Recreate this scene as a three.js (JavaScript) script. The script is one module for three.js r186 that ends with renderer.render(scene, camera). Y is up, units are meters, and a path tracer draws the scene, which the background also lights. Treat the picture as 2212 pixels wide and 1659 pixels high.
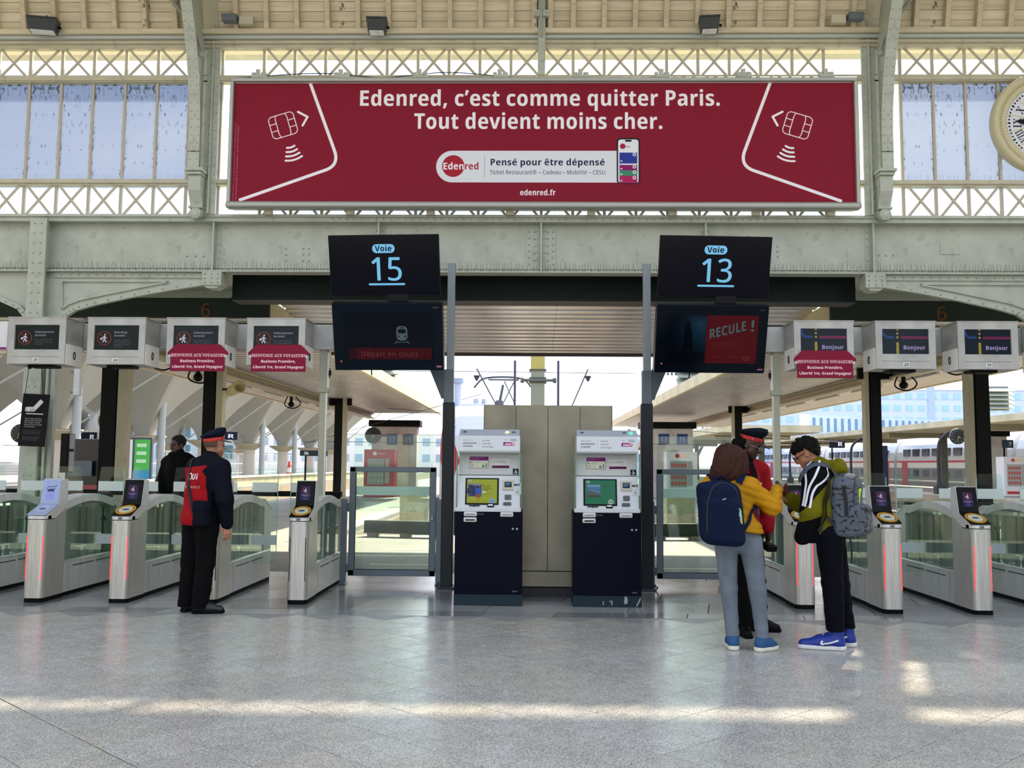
import * as THREE from 'three';
import { mergeGeometries } from 'three/addons/utils/BufferGeometryUtils.js';
import { RoundedBoxGeometry } from 'three/addons/geometries/RoundedBoxGeometry.js';

// ---------------------------------------------------------------- camera, sky, sun, exposure
const scene = new THREE.Scene();
const camera = new THREE.PerspectiveCamera(45.05, 2212 / 1659, 0.1, 600);
camera.rotation.order = 'YXZ';
camera.position.set(0, 1.5, 0);
camera.rotation.set(0.0863, 0.0219, 0.008);
const renderer = new THREE.WebGLRenderer({ antialias: true });
renderer.toneMapping = THREE.LinearToneMapping;
renderer.toneMappingExposure = 1.95;
renderer.shadowMap.enabled = true;

const SUN = new THREE.Vector3(2.6, 7.1, -6.6).normalize();
const rnd = ((s) => () => { s = (s + 0x6d2b79f5) | 0; let t = Math.imul(s ^ (s >>> 15), 1 | s); t = (t + Math.imul(t ^ (t >>> 7), 61 | t)) ^ t; return ((t ^ (t >>> 14)) >>> 0) / 4294967296; })(7);
const hash = (x, y, z = 0) => { let h = (Math.imul(x | 0, 374761393) + Math.imul(y | 0, 668265263) + Math.imul(z | 0, 2147483647 ^ 0x5bd1e995)) | 0; h = Math.imul(h ^ (h >>> 13), 1274126177); return ((h ^ (h >>> 16)) >>> 0) / 4294967296; };
const sm = (t) => t * t * (3 - 2 * t), mix = (a, b, t) => a + (b - a) * t, clamp = (x, a = 0, b = 1) => Math.min(b, Math.max(a, x));
const step = (a, b, x) => sm(clamp((x - a) / (b - a)));
function noise2(x, y, per = 0, s = 0) {           // value noise, tileable when per > 0
  const ix = Math.floor(x), iy = Math.floor(y), fx = sm(x - ix), fy = sm(y - iy), w = (a) => (per ? ((a % per) + per) % per : a);
  const h = (a, b) => hash(w(a), w(b), s);
  return mix(mix(h(ix, iy), h(ix + 1, iy), fx), mix(h(ix, iy + 1), h(ix + 1, iy + 1), fx), fy);
}
function noise3(x, y, z) {
  const iz = Math.floor(z), f = sm(z - iz);
  return mix(noise2(x, y, 0, iz), noise2(x, y, 0, iz + 1), f);
}
const fbm = (x, y, o = 4, per = 0, s = 0) => { let a = 0.5, t = 0, n = 0; for (let i = 0; i < o; i++) { t += a * noise2(x, y, per, s + i); n += a; a /= 2; x *= 2; y *= 2; per *= 2; } return t / n; };

{ // an afternoon sky of broken white cloud
  const W = 1024, H = 512, d = new Float32Array(W * H * 4);
  for (let r = 0; r < H; r++) for (let c = 0; c < W; c++) {
    const el = ((r + 0.5) / H - 0.5) * Math.PI, az = ((c + 0.5) / W - 0.5) * 2 * Math.PI;
    const x = Math.cos(az) * Math.cos(el), y = Math.sin(el), z = Math.sin(az) * Math.cos(el), k = (r * W + c) * 4;
    const up = Math.max(y, 0), q = 1.6 / (up + 0.22), s = Math.max(0, x * SUN.x + y * SUN.y + z * SUN.z);
    const cl = step(0.40, 0.66, fbm(x * q + 11.3, z * q + 4.1, 5)), glow = Math.pow(s, 6) * 0.55 + Math.pow(s, 40) * 1.2;
    const sky = [mix(0.80, 0.36, Math.pow(up, 0.55)), mix(0.92, 0.56, Math.pow(up, 0.55)), mix(1.12, 1.02, Math.pow(up, 0.55))];
    const w = Math.max(cl * 0.92, 0.75 * Math.exp(-up * 14));
    for (let i = 0; i < 3; i++) d[k + i] = y < 0 ? 0.25 : mix(sky[i], [1.42, 1.39, 1.33][i], w) + glow * [1, 0.97, 0.9][i];
    d[k + 3] = 1;
  }
  const t = new THREE.DataTexture(d, W, H, THREE.RGBAFormat, THREE.FloatType);
  t.mapping = THREE.EquirectangularReflectionMapping; t.magFilter = THREE.LinearFilter; t.needsUpdate = true;
  scene.background = t; scene.environment = t;
}
const sun = new THREE.DirectionalLight(0xfff0d8, 6.5);
sun.name = 'sun'; sun.position.copy(SUN).multiplyScalar(60); sun.castShadow = true; sun.shadow.radius = 2.2;
sun.shadow.mapSize.set(4096, 4096);
Object.assign(sun.shadow.camera, { left: -45, right: 45, top: 45, bottom: -45, near: 1, far: 160 });
scene.add(sun, sun.target);

// ---------------------------------------------------------------- helpers
const V = (x, y, z) => new THREE.Vector3(x, y, z);
const flat = (g) => { const n = g.index ? g.toNonIndexed() : g; for (const k of Object.keys(n.attributes)) if (!['position', 'normal', 'uv'].includes(k)) n.deleteAttribute(k); n.morphAttributes = {}; return n; };
const tf = (g, x = 0, y = 0, z = 0, rx = 0, ry = 0, rz = 0) => { g.applyMatrix4(new THREE.Matrix4().compose(V(x, y, z), new THREE.Quaternion().setFromEuler(new THREE.Euler(rx, ry, rz, 'YXZ')), V(1, 1, 1))); return g; };
const B = (w, h, d, x, y, z, rx, ry, rz) => flat(tf(new THREE.BoxGeometry(w, h, d), x, y, z, rx, ry, rz));
const RB = (w, h, d, r, x, y, z, rx, ry, rz, s = 2) => flat(tf(new RoundedBoxGeometry(w, h, d, s, r), x, y, z, rx, ry, rz));
const BX = (x0, x1, y0, y1, z0, z1) => B(Math.abs(x1 - x0), Math.abs(y1 - y0), Math.abs(z1 - z0), (x0 + x1) / 2, (y0 + y1) / 2, (z0 + z1) / 2);
const UP = V(0, 1, 0);
function C(a, b, r, r2 = r, seg = 10) {           // cylinder between two points
  a = V(...a); b = V(...b);
  const d = b.clone().sub(a), g = new THREE.CylinderGeometry(r2, r, d.length(), seg);
  g.applyQuaternion(new THREE.Quaternion().setFromUnitVectors(UP, d.normalize()));
  return flat(g.translate((a.x + b.x) / 2, (a.y + b.y) / 2, (a.z + b.z) / 2));
}
function bar(a, b, w, t) {                        // flat bar: width in the plane seen from +z, thickness along z
  a = V(...a); b = V(...b);
  const d = b.clone().sub(a), L = d.length(), m = a.clone().add(b).multiplyScalar(0.5), g = new THREE.BoxGeometry(w, L, t);
  g.applyQuaternion(new THREE.Quaternion().setFromUnitVectors(UP, d.normalize()));
  return flat(g.translate(m.x, m.y, m.z));
}
const T = (pts, r, seg = 24, rs = 6, closed = false) => flat(new THREE.TubeGeometry(new THREE.CatmullRomCurve3(pts.map((p) => V(...p)), closed, 'centripetal'), seg, r, rs, closed));
const shape = (pts) => new THREE.Shape(pts.map((p) => new THREE.Vector2(p[0], p[1])));
const X = (pts, depth, bevel = 0, holes = []) => { const s = pts.getPoints ? pts : shape(pts); for (const h of holes) s.holes.push(new THREE.Path(h.map((p) => new THREE.Vector2(p[0], p[1])))); return flat(new THREE.ExtrudeGeometry(s, { depth, bevelEnabled: bevel > 0, bevelSize: bevel, bevelThickness: bevel, bevelSegments: 2, curveSegments: 10 })); };
const L = (pts, seg = 24) => flat(new THREE.LatheGeometry(pts.map((p) => new THREE.Vector2(p[0], p[1])), seg));
const S = (r, x, y, z, sx = 1, sy = 1, sz = 1, n = 16) => flat(tf(new THREE.SphereGeometry(r, n, Math.round(n * 0.7)).scale(sx, sy, sz), x, y, z));
const dome = (r, x, y, z) => flat(tf(new THREE.SphereGeometry(r, 7, 3, 0, 6.2832, 0, 1.5708), x, y, z, 1.5708));   // a rivet head that faces +z
const PL = (w, h, x, y, z, rx, ry, rz) => flat(tf(new THREE.PlaneGeometry(w, h), x, y, z, rx, ry, rz));
const at = (g, x, y, z, rx, ry, rz) => tf(Array.isArray(g) ? mergeGeometries(g) : g, x, y, z, rx, ry, rz);
function metreUV(g, s = 1) {
  const p = g.attributes.position, n = g.attributes.normal, uv = new Float32Array(p.count * 2);
  for (let i = 0; i < p.count; i++) {
    const ax = Math.abs(n.getX(i)), ay = Math.abs(n.getY(i)), az = Math.abs(n.getZ(i));
    const [u, v] = ay > ax && ay > az ? [p.getX(i), p.getZ(i)] : ax > az ? [p.getZ(i), p.getY(i)] : [p.getX(i), p.getY(i)];
    uv[i * 2] = u * s; uv[i * 2 + 1] = v * s;
  }
  g.setAttribute('uv', new THREE.BufferAttribute(uv, 2));
  return g;
}
const join = (gs) => (gs.length === 1 ? gs[0] : mergeGeometries(gs));
const names = new Map();
const numbered = (n) => { const k = (names.get(n) ?? -1) + 1; names.set(n, k); return k ? n + '_' + String(k).padStart(3, '0') : n; };
function mk(name, gs, m, parent = scene, label, kind) {   // one mesh from a geometry or a list of them
  let g = Array.isArray(gs) ? join(gs) : gs;
  if (m.userData.uv && !g.userData.uvDone) { metreUV(g, m.userData.uv); g.userData.uvDone = true; }
  const o = new THREE.Mesh(g, m);
  o.name = parent === scene ? numbered(name) : name;
  o.castShadow = o.receiveShadow = true;
  if (label) o.userData.label = label;
  if (kind) o.userData.kind = kind;
  parent.add(o);
  return o;
}
function thing(name, label, category, pos = [0, 0, 0], ry = 0, group) {
  const o = new THREE.Group();
  o.name = numbered(name); o.position.set(...pos); o.rotation.y = ry;
  o.userData = { label, category };
  if (group) o.userData.group = group;
  scene.add(o);
  return o;
}
function tag(o, label, category, group) { o.userData = { label, category }; if (group) o.userData.group = group; return o; }
function struct(name, label) { const o = new THREE.Group(); o.name = numbered(name); o.userData = { kind: 'structure' }; if (label) o.userData.label = label; scene.add(o); return o; }
function dup(root, pos, ry, label, group) {
  const r = root.clone(); r.name = numbered(root.name.replace(/_\d{3}$/, '')); r.userData = { ...root.userData };
  r.position.set(...pos); if (ry !== undefined) r.rotation.y = ry;
  if (label) r.userData.label = label;
  if (group) r.userData.group = group;
  scene.add(r);
  return r;
}
// textures
function canvas(w, h, draw, srgb = true) {
  const c = document.createElement('canvas'); c.width = w; c.height = h;
  const x = c.getContext('2d'); draw(x, w, h);
  const t = new THREE.CanvasTexture(c); if (srgb) t.colorSpace = THREE.SRGBColorSpace;
  t.magFilter = THREE.LinearFilter; t.anisotropy = 8;
  return t;
}
function data(n, fn, srgb = true) {               // tileable grey or rgb texture from fn(u, v) in 0..1
  const d = new Uint8Array(n * n * 4);
  for (let j = 0; j < n; j++) for (let i = 0; i < n; i++) { const v = fn(i / n, j / n), k = (j * n + i) * 4; for (let c = 0; c < 3; c++) d[k + c] = clamp(v.length ? v[c] : v) * 255; d[k + 3] = 255; }
  const t = new THREE.DataTexture(d, n, n); t.wrapS = t.wrapT = THREE.RepeatWrapping; t.magFilter = THREE.LinearFilter; t.needsUpdate = true;
  if (srgb) t.colorSpace = THREE.SRGBColorSpace;
  return t;
}
const M = (color, roughness = 0.6, metalness = 0, extra = {}) => { const { uv, ...e } = extra; const m = new (e.transmission || e.clearcoat || e.sheen || e.specularIntensity !== undefined ? THREE.MeshPhysicalMaterial : THREE.MeshStandardMaterial)({ color, roughness, metalness, ...e }); if (uv) m.userData.uv = uv; return m; };
const print = (t, rough = 0.5, extra = {}) => M(0xffffff, rough, 0, { map: t, specularIntensity: 0.3, ...extra });
const screen = (t, power, base = 0x05070c) => M(base, 0.15, 0, { specularIntensity: 0.25, emissive: 0xffffff, emissiveMap: t, emissiveIntensity: power });
function fit(x, s, x0, x1, y, font, size, color, align = 'left') {   // text squeezed or stretched to an exact width
  x.save(); x.font = font.replace('$', size); x.fillStyle = color; x.textBaseline = 'alphabetic'; x.textAlign = 'left';
  const w = x.measureText(s).width; x.translate(x0, y); x.scale((x1 - x0) / w, 1); x.fillText(s, 0, 0); x.restore();
}
const BOLD = 'bold $px sans-serif', SANS = '$px sans-serif', SERIF = 'bold $px serif';
const rr = (x, a, b, w, h, r) => { x.beginPath(); x.roundRect(a, b, w, h, r); };
// shared materials
const paintGrain = data(256, (u, v) => 0.90 + 0.10 * fbm(u * 8, v * 8, 5, 8, 3) - 0.07 * step(0.70, 0.80, fbm(u * 16, v * 16, 4, 16, 9)));
const fineBump = data(256, (u, v) => fbm(u * 32, v * 32, 3, 32, 21), false);
const brushed = data(256, (u, v) => 0.86 + 0.14 * noise2(u * 128, v * 3, 128, 5) , true);
const plasterGrain = data(256, (u, v) => 0.80 + 0.2 * fbm(u * 6, v * 6, 5, 6, 31));
const mat = {
  green: M(0xbcc2b3, 0.55, 0, { map: paintGrain, bumpMap: fineBump, bumpScale: 0.002, uv: 0.7 }),
  cream: M(0xc8c2a8, 0.6, 0, { map: paintGrain, uv: 0.6 }),
  lattice: M(0xb9b09c, 0.6),
  steel: M(0xc6c5bd, 0.36, 0.5, { map: brushed, uv: 1.2 }),
  steelPale: M(0xdededa, 0.45, 0.12, { map: brushed, uv: 1.2 }),
  steelDark: M(0x6c6e6a, 0.35, 0.85, { map: brushed, uv: 1.2 }),
  dark: M(0x0b0e0d, 0.6, 0, { specularIntensity: 0.3 }), black: M(0x05060a, 0.4, 0, { specularIntensity: 0.3 }), rubber: M(0x040405, 0.75, 0, { specularIntensity: 0.3 }),
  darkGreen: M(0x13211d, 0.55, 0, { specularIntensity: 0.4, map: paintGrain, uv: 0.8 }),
  navy: M(0x040818, 0.5, 0, { specularIntensity: 0.15 }), slate: M(0x22303a, 0.45),
  white: M(0xd8d8d4, 0.45), grey: M(0x8b8d8c, 0.5), aluminium: M(0xb4b4b0, 0.35, 0.8),
  glass: M(0xf2fbf7, 0.02, 0, { specularIntensity: 0.6, transmission: 1, thickness: 0, ior: 1.5, side: THREE.DoubleSide }),
  frost: M(0xdfe8e4, 0.8, 0, { transmission: 0.35, thickness: 0, side: THREE.DoubleSide }),
  glassEdge: M(0x9fc4b4, 0.1),
  spike: M(0x2b2c28, 0.4, 0.6),
};
// ---------------------------------------------------------------- the hall: floor, walls, roof
const granite = data(1024, (u, v) => {
  const n = hash(Math.floor(u * 300), Math.floor(v * 300), 2), m = noise2(u * 170, v * 170, 170, 5), f = fbm(u * 10, v * 10, 3, 10, 8);
  const k = 0.68 + 0.30 * (m - 0.5) + 0.24 * (n - 0.5) + 0.07 * (f - 0.5);
  return [k * 1.0, k * 0.985, k * 0.94];
});
const wear = data(512, (u, v) => 0.17 + 0.22 * fbm(u * 7, v * 7, 5, 7, 14), false);
const tileMats = [0xffffff, 0xfafaf8, 0xf6f6f5, 0xfcfaf5].map((c) => M(c, 0.85, 0, { map: granite, roughnessMap: wear, bumpMap: fineBump, bumpScale: 0.0004 }));
{
  const floor = struct('floor', 'polished grey granite hall floor of diagonal square tiles');
  mk('screed', BX(-15.5, 15.5, -0.4, -0.012, -9.3, 13), M(0x232321, 0.9), floor);
  // the tiles: directions at about 48 degrees to either side of the view
  const a = 0.84, d1 = V(Math.sin(a), 0, -Math.cos(a)), d2 = V(-Math.sin(a), 0, -Math.cos(a)), P = 0.401, o = V(-1.995, 0, -4.715);
  const corner = (i, j) => o.clone().addScaledVector(d1, i * P).addScaledVector(d2, j * P);
  const variants = [];
  for (let k = 0; k < 10; k++) {
    const q = [[0, 0], [1, 0], [1, 1], [0, 1]].map(([i, j]) => { const p = d1.clone().multiplyScalar((i - 0.5) * (P - 0.005)).addScaledVector(d2, (j - 0.5) * (P - 0.005)); return [p.x, p.z]; });
    const ring = (s, y) => q.map(([x, z]) => [x * s, y, z * s]), top = ring(0.993, 0), rim = ring(1, -0.0012), low = ring(1, -0.012), v = [];
    const quad = (A, Bq, Cq, D) => v.push(...A, ...Bq, ...Cq, ...A, ...Cq, ...D);
    quad(top[0], top[1], top[2], top[3]);
    for (let i = 0; i < 4; i++) { const j = (i + 1) % 4; quad(rim[i], rim[j], top[j], top[i]); quad(low[i], low[j], rim[j], rim[i]); }
    const g = new THREE.BufferGeometry(); g.setAttribute('position', new THREE.Float32BufferAttribute(v, 3)); g.computeVertexNormals();
    const uv = new Float32Array(v.length / 3 * 2), r = k * 1.7; for (let i = 0; i < v.length / 3; i++) { const x = v[i * 3], z = v[i * 3 + 2]; uv[i * 2] = (x * Math.cos(r) - z * Math.sin(r)) / 0.9 + k * 0.37; uv[i * 2 + 1] = (x * Math.sin(r) + z * Math.cos(r)) / 0.9 + k * 0.61; }
    g.setAttribute('uv', new THREE.BufferAttribute(uv, 2)); variants.push(g);
  }
  const all = [];
  for (let i = -40; i < 44; i++) for (let j = -40; j < 44; j++) {
    const c = corner(i + 0.5, j + 0.5);
    if (c.z < -9.02 || c.z > 3 || Math.abs(c.x) > 9) continue;
    all.push([c, i, j]);
  }
  // the tiles the camera sees come first
  const inView = ([c]) => c.z < -4.55 && Math.abs(c.x + 0.03 * c.z) < 0.60 * -c.z + 0.35;
  const near = all.filter(inView).sort((p, q) => q[0].z - p[0].z).slice(0, 300), keep = new Set(near), rest = tileMats.map(() => []);
  for (const t of all) {
    const [c, i, j] = t, k = Math.floor(hash(i, j, 4) * 10), m = Math.floor(hash(i, j, 6) * 4);
    if (keep.has(t)) { const e = mk('tile', variants[k], tileMats[m], floor); e.position.copy(c); }
    else { const g = variants[k].clone(); g.translate(c.x, 0, c.z); rest[0].push(g); }
  }
  mk('tiles', rest[0], tileMats[1], floor, undefined, 'stuff');
  mk('floor_rim', [BX(-15.5, -9.2, -0.012, -0.001, -9.05, 13), BX(9.2, 15.5, -0.012, -0.001, -9.05, 13), BX(-9.2, 9.2, -0.012, -0.001, 3.1, 13)], M(0xb9b8b2, 0.35), floor);
  mk('edge_strip', BX(-15.5, 15.5, -0.012, -0.0015, -9.3, -9.0), M(0x8b8c8a, 0.4), floor);
  const e1 = corner(-3.2, 0), e2 = corner(-3.2, 14);   // a pale metal joint between two fields of tiles
  mk('metal_joint', bar([o.x + d2.x * -2, 0.0008, o.z + d2.z * -2], [o.x + d2.x * 2.05, 0.0008, o.z + d2.z * 2.05], 0.0015, 0.012), M(0xcfcab0, 0.3, 0.6), floor);
}
const slabMats = [0x9b9c98, 0x8b8c89, 0xa6a7a2, 0x7f817e].map((c) => M(c, 0.62, 0, { map: plasterGrain, roughnessMap: wear, uv: 0.45 }));
{ // worn stone slabs under the gates
  const f = struct('floor', 'worn dark stone slabs under the row of ticket gates');
  mk('slab_bed', BX(-15.5, 15.5, -0.4, -0.014, -12.9, -9.3), M(0x2a2a29, 0.9), f);
  const rows = [-9.3, -9.62, -10.35, -11.1, -11.75, -12.3, -12.9];
  for (let r = 0; r < rows.length - 1; r++) {
    let x = -8.2 + hash(r, 3) * 0.8;
    const skew = 0.35;
    while (x < 8.2) {
      const w = 0.7 + hash(r, Math.round(x * 10), 2) * 1.3, z0 = rows[r], z1 = rows[r + 1];
      const s = X([[x + 0.004, -z0 + 0.003], [x + w - 0.004, -z0 + 0.003], [x + w - 0.004 + skew * (z0 - z1) * 0.6, -z1 - 0.003], [x + 0.004 + skew * (z0 - z1) * 0.6, -z1 - 0.003]], 0.012);
      mk('slab', at(s, 0, -0.0135 + (hash(r, Math.round(x * 7)) - 0.5) * 0.002, 0, -Math.PI / 2), slabMats[Math.floor(hash(r, Math.round(x * 10), 9) * 4)], f);
      x += w;
    }
  }
}
const plaster = M(0xcfcabc, 0.8, 0, { map: plasterGrain, uv: 0.3 });
{ // side and rear walls, outside the picture; the rear wall is a screen of tall open arches
  for (const [n, x] of [['wall_left', -15.4], ['wall_right', 15.4]]) { const w = struct(n); mk('wall_face', BX(x - 0.2, x + 0.2, 0, 9.2, -12.6, 13), plaster, w); }
  const w = struct('wall_rear');
  const g = [BX(-15.4, 15.4, 7.6, 9.2, 12.6, 13)];
  for (let i = 0; i < 7; i++) g.push(BX(-15.2 + i * 5, -14.8 + i * 5, 0, 7.6, 12.6, 13));
  mk('piers', g, plaster, w);
}
const wood = data(512, (u, v) => { const k = 0.86 + 0.10 * noise2(u * 6, v * 90, 90, 3) + 0.07 * fbm(u * 10, v * 10, 4, 10, 17) - 0.5 * step(0.69, 0.78, fbm(u * 26, v * 22, 4, 0, 23)) * step(0.5, 0.62, noise2(u * 3, v * 3, 3, 8)); return [k, k * 0.97, k * 0.92]; });
const boardMats = [0xdcd6c2, 0xd4cdb8, 0xe2dcca].map((c) => M(c, 0.75, 0, { map: wood, uv: 0.37 }));
{ // boarded slope above the glazing and the glazed roof behind it
  const c = struct('ceiling', 'cream boarded slope of the hall roof with rafters');
  const tilt = 0.24, y0 = 7.46, z0 = -12.32, up = [Math.cos(tilt), Math.sin(tilt)];
  const spans = [[-10.5, -4.62], [-4.38, 0.05], [0.17, 4.52], [4.74, 10.5]];
  for (let r = 0; r < 12; r++) for (const [a, b] of spans) {
    const s = r * 0.131 + 0.065;
    mk('board', RB(b - a, 0.127, 0.022, 0.006, (a + b) / 2, y0 + s * up[0], z0 + s * up[1] + (hash(r, Math.round(a * 10)) - 0.5) * 0.004, tilt, 0, 0, 1), boardMats[Math.floor(hash(r, Math.round(a * 3), 5) * 3)], c);
  }
  const raft = (x) => mk('rafter', RB(0.072, 1.58, 0.10, 0.01, x, y0 + 0.79 * up[0] + 0.002, z0 + 0.79 * up[1] + 0.06, tilt, 0, 0, 1), boardMats[1], c);
  for (let k = -23; k <= 23; k++) { const x = 0.11 + k * 0.4225; if (Math.abs(x + 4.5) < 0.16 || Math.abs(x - 4.63) < 0.16 || k === 0) continue; raft(x); }
  for (const x of [0.0, 0.22]) raft(x);
  mk('backing', B(21, 1.7, 0.03, 0, y0 + 0.8 * up[0], z0 + 0.8 * up[1] - 0.03, tilt), mat.cream, c);
  // the roof over the hall: girders with open skylights between them
  mk('roof_girders', [BX(-15.4, 15.4, 8.95, 9.25, -12.2, -8.5), BX(-15.4, 15.4, 8.95, 9.25, 10.5, 13), ...[-14.6, -9.5, -4.55, 0.11, 4.65, 9.5, 14.6].map((x) => BX(x - 0.25, x + 0.25, 8.9, 9.25, -8.5, 10.5)), ...[-5, -2, 1.5, 4.5, 8].map((z) => BX(-15, 15, 8.95, 9.2, z - 0.12, z + 0.12))], mat.cream, c);
  const e = struct('trim', 'cream eaves board and gutter along the foot of the boarded slope');
  mk('eaves_board', RB(21, 0.075, 0.12, 0.015, 0, 7.42, -12.26), boardMats[0], e);
  mk('cable_tray', RB(21, 0.05, 0.09, 0.01, 0, 7.352, -12.29), M(0xb3b8b0, 0.5), e);
  mk('top_rail', [BX(-10.5, 10.5, 7.235, 7.32, -12.44, -12.32), BX(-10.5, 10.5, 7.275, 7.31, -12.32, -12.28)], mat.cream, e);
  mk('outer_eaves', BX(-10.5, 10.5, 7.53, 7.8, -13.4, -13.2), mat.cream, e);
}
// the iron front between hall and platforms
const front = struct('wall_back', 'riveted iron front of the hall above the platform entrance');
const ZF = -12.4, HX = 10.5, rivets = [];
const rivRow = (x0, x1, dx, y, z, r = 0.014) => { for (let x = x0; x <= x1 + 1e-6; x += dx) rivets.push(dome(r, x, y, z)); };
{
  mk('top_flange', [RB(2 * HX, 0.09, 0.20, 0.006, 0, 4.835, ZF - 0.1, 0, 0, 0, 1), BX(-HX, HX, 4.85, 4.885, ZF - 0.2, ZF + 0.03)], mat.green, front);
  mk('bottom_flange', [RB(2 * HX, 0.025, 0.22, 0.006, 0, 4.10, ZF - 0.1, 0, 0, 0, 1), BX(-HX, HX, 4.11, 4.20, ZF - 0.15, ZF - 0.125)], mat.green, front);
  for (const [a, b] of [[-HX, -6.77], [-6.77, -4.45], [-4.35, -2.15], [-2.09, 0.08], [0.14, 2.32], [2.38, 4.56], [4.66, HX]]) mk('web_plate', BX(a, b, 4.11, 4.80, ZF - 0.17, ZF - 0.15), mat.green, front);
  for (const x of [-4.40, -2.12, 0.11, 2.35, 4.61]) {
    mk('stiffener', [BX(x - 0.012, x + 0.012, 4.11, 4.8, ZF - 0.17, ZF - 0.02), BX(x - 0.075, x + 0.075, 4.11, 4.8, ZF - 0.17, ZF - 0.138)], mat.green, front);
    for (let y = 4.2; y < 4.78; y += 0.1) for (const s of [-1, 1]) rivets.push(dome(0.014, x + s * 0.05, y, ZF - 0.138));
  }
  for (const s of [-1, 1]) {
    mk('splice_plate', X([[0.02, 4.13], [0.14, 4.13], [0.20, 4.2], [0.20, 4.68], [0.14, 4.76], [0.02, 4.76]].map(([x, y]) => [0.11 + s * x, y]), 0.014).translate(0, 0, ZF - 0.148), mat.green, front);
    for (let k = 0; k < 6; k++) { rivets.push(dome(0.016, 0.11 + s * 0.09, 4.19 + k * 0.1, ZF - 0.134), dome(0.016, 0.11 + s * 0.165, 4.24 + k * 0.09, ZF - 0.134)); }
  }
  for (const [x, y] of [[-3.42, 4.45], [-3.42, 4.36], [-3.42, 4.28], [-3.18, 4.45], [-3.10, 4.45], [-3.18, 4.37], [-3.10, 4.37], [-3.18, 4.28], [-3.10, 4.28], [-4.8, 4.34], [-4.68, 4.34], [-4.57, 4.34], [3.05, 4.5], [3.12, 4.5], [3.05, 4.42], [3.12, 4.42], [3.35, 4.5], [3.35, 4.43], [3.35, 4.36], [4.72, 4.38], [4.82, 4.38], [4.92, 4.38]]) rivets.push(dome(0.017, x, y, ZF - 0.15));
  rivRow(-2.75, 3.2, 0.1, 4.83, ZF + 0.0); rivRow(-HX, HX, 0.1, 4.155, ZF - 0.125, 0.013);
  mk('maker_plate', [RB(0.26, 0.15, 0.012, 0.004, 5.68, 4.47, ZF - 0.145), BX(5.57, 5.79, 4.485, 4.49, ZF - 0.14, ZF - 0.137), BX(5.57, 5.79, 4.455, 4.46, ZF - 0.14, ZF - 0.137)], mat.green, front);
  // pigeon spikes along the lower flange
  const sp = [];
  for (let x = -HX; x < HX; x += 0.042) if (Math.abs(x + 6.77) > 0.14) sp.push(C([x, 4.115, ZF - 0.04], [x + (hash(Math.round(x * 100), 1) - 0.5) * 0.05, 4.20 + hash(Math.round(x * 100), 5) * 0.05, ZF - 0.02], 0.0022, 0.0014, 4));
  sp.push(C([-HX, 4.14, ZF - 0.03], [HX, 4.14, ZF - 0.03], 0.003, 0.003, 4));
  mk('pigeon_spikes', sp, mat.spike, front, undefined, 'stuff');
  // arch brackets on either side of the opening; the right one mirrors the left about x = 0.11
  const low = [[-6.5, 3.38], [-6.4, 3.47], [-6.28, 3.55], [-6.0, 3.63], [-5.52, 3.735], [-5.0, 3.835], [-4.5, 3.915]];
  const lowL = [[-6.95, 3.44], [-7.05, 3.56], [-7.3, 3.67], [-7.7, 3.77], [-8.6, 3.95]];
  for (const s of [1, -1]) {
    const mx = (p) => [s > 0 ? p[0] : 0.22 - p[0], p[1]], face = ZF - 0.1;
    mk('arch_plate', X([[-6.77, 4.08], [-6.77, 3.36], ...low, [-4.5, 4.08]].map(mx), 0.02).translate(0, 0, face), mat.green, front);
    mk('arch_plate', X([[-6.77, 4.08], [-6.77, 3.36], ...lowL, [-8.6, 4.08]].map(mx), 0.02).translate(0, 0, face), mat.green, front);
    const rib = (pts, w, z, d) => { const gs = []; for (let i = 1; i < pts.length; i++) gs.push(bar([...mx(pts[i - 1]), z], [...mx(pts[i]), z], w, d)); for (const p of pts.slice(1, -1)) gs.push(at(C([0, 0, -d / 2 + 0.003], [0, 0, d / 2 - 0.003], w / 2, w / 2, 10), ...mx(p), z)); return gs; };
    mk('arch_rib', rib(low.map(([x, y]) => [x, y + 0.03]), 0.07, face + 0.05, 0.07), mat.green, front);
    mk('arch_rib', rib(lowL.map(([x, y]) => [x, y + 0.03]), 0.07, face + 0.05, 0.07), mat.green, front);
    mk('arch_rib', rib([[-6.6, 4.05], [-4.5, 4.05]], 0.07, face + 0.03, 0.03), mat.green, front);
    mk('panel_mould', [...rib([[-6.49, 3.965], [-5.02, 3.965]], 0.02, face + 0.035, 0.03), ...rib([[-6.47, 3.58], [-6.38, 3.645], [-6.22, 3.705], [-5.9, 3.775], [-5.4, 3.88], [-5.02, 3.955]], 0.02, face + 0.035, 0.03), ...rib([[-6.49, 3.965], [-6.47, 3.58]], 0.02, face + 0.035, 0.03)], mat.green, front);
    for (let i = 0; i < 17; i++) { const t = i / 16, k = Math.min(5, Math.floor(t * 6)), f = t * 6 - k, p = mx([mix(low[k][0], low[k + 1][0], f), mix(low[k][1], low[k + 1][1], f) + 0.03]); rivets.push(dome(0.015, p[0], p[1], face + 0.085)); rivets.push(dome(0.014, ...mx([-6.5 + i * 0.122, 4.05]), face + 0.046)); }
    for (let i = 0; i < 9; i++) { const t = i / 9 * 3.9, k = Math.floor(t), f = t - k, p = mx([mix(lowL[k][0], lowL[k + 1][0], f), mix(lowL[k][1], lowL[k + 1][1], f) + 0.03]); rivets.push(dome(0.015, p[0], p[1], face + 0.085)); }
    const cx = mx([-4.375, 0])[0];
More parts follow.
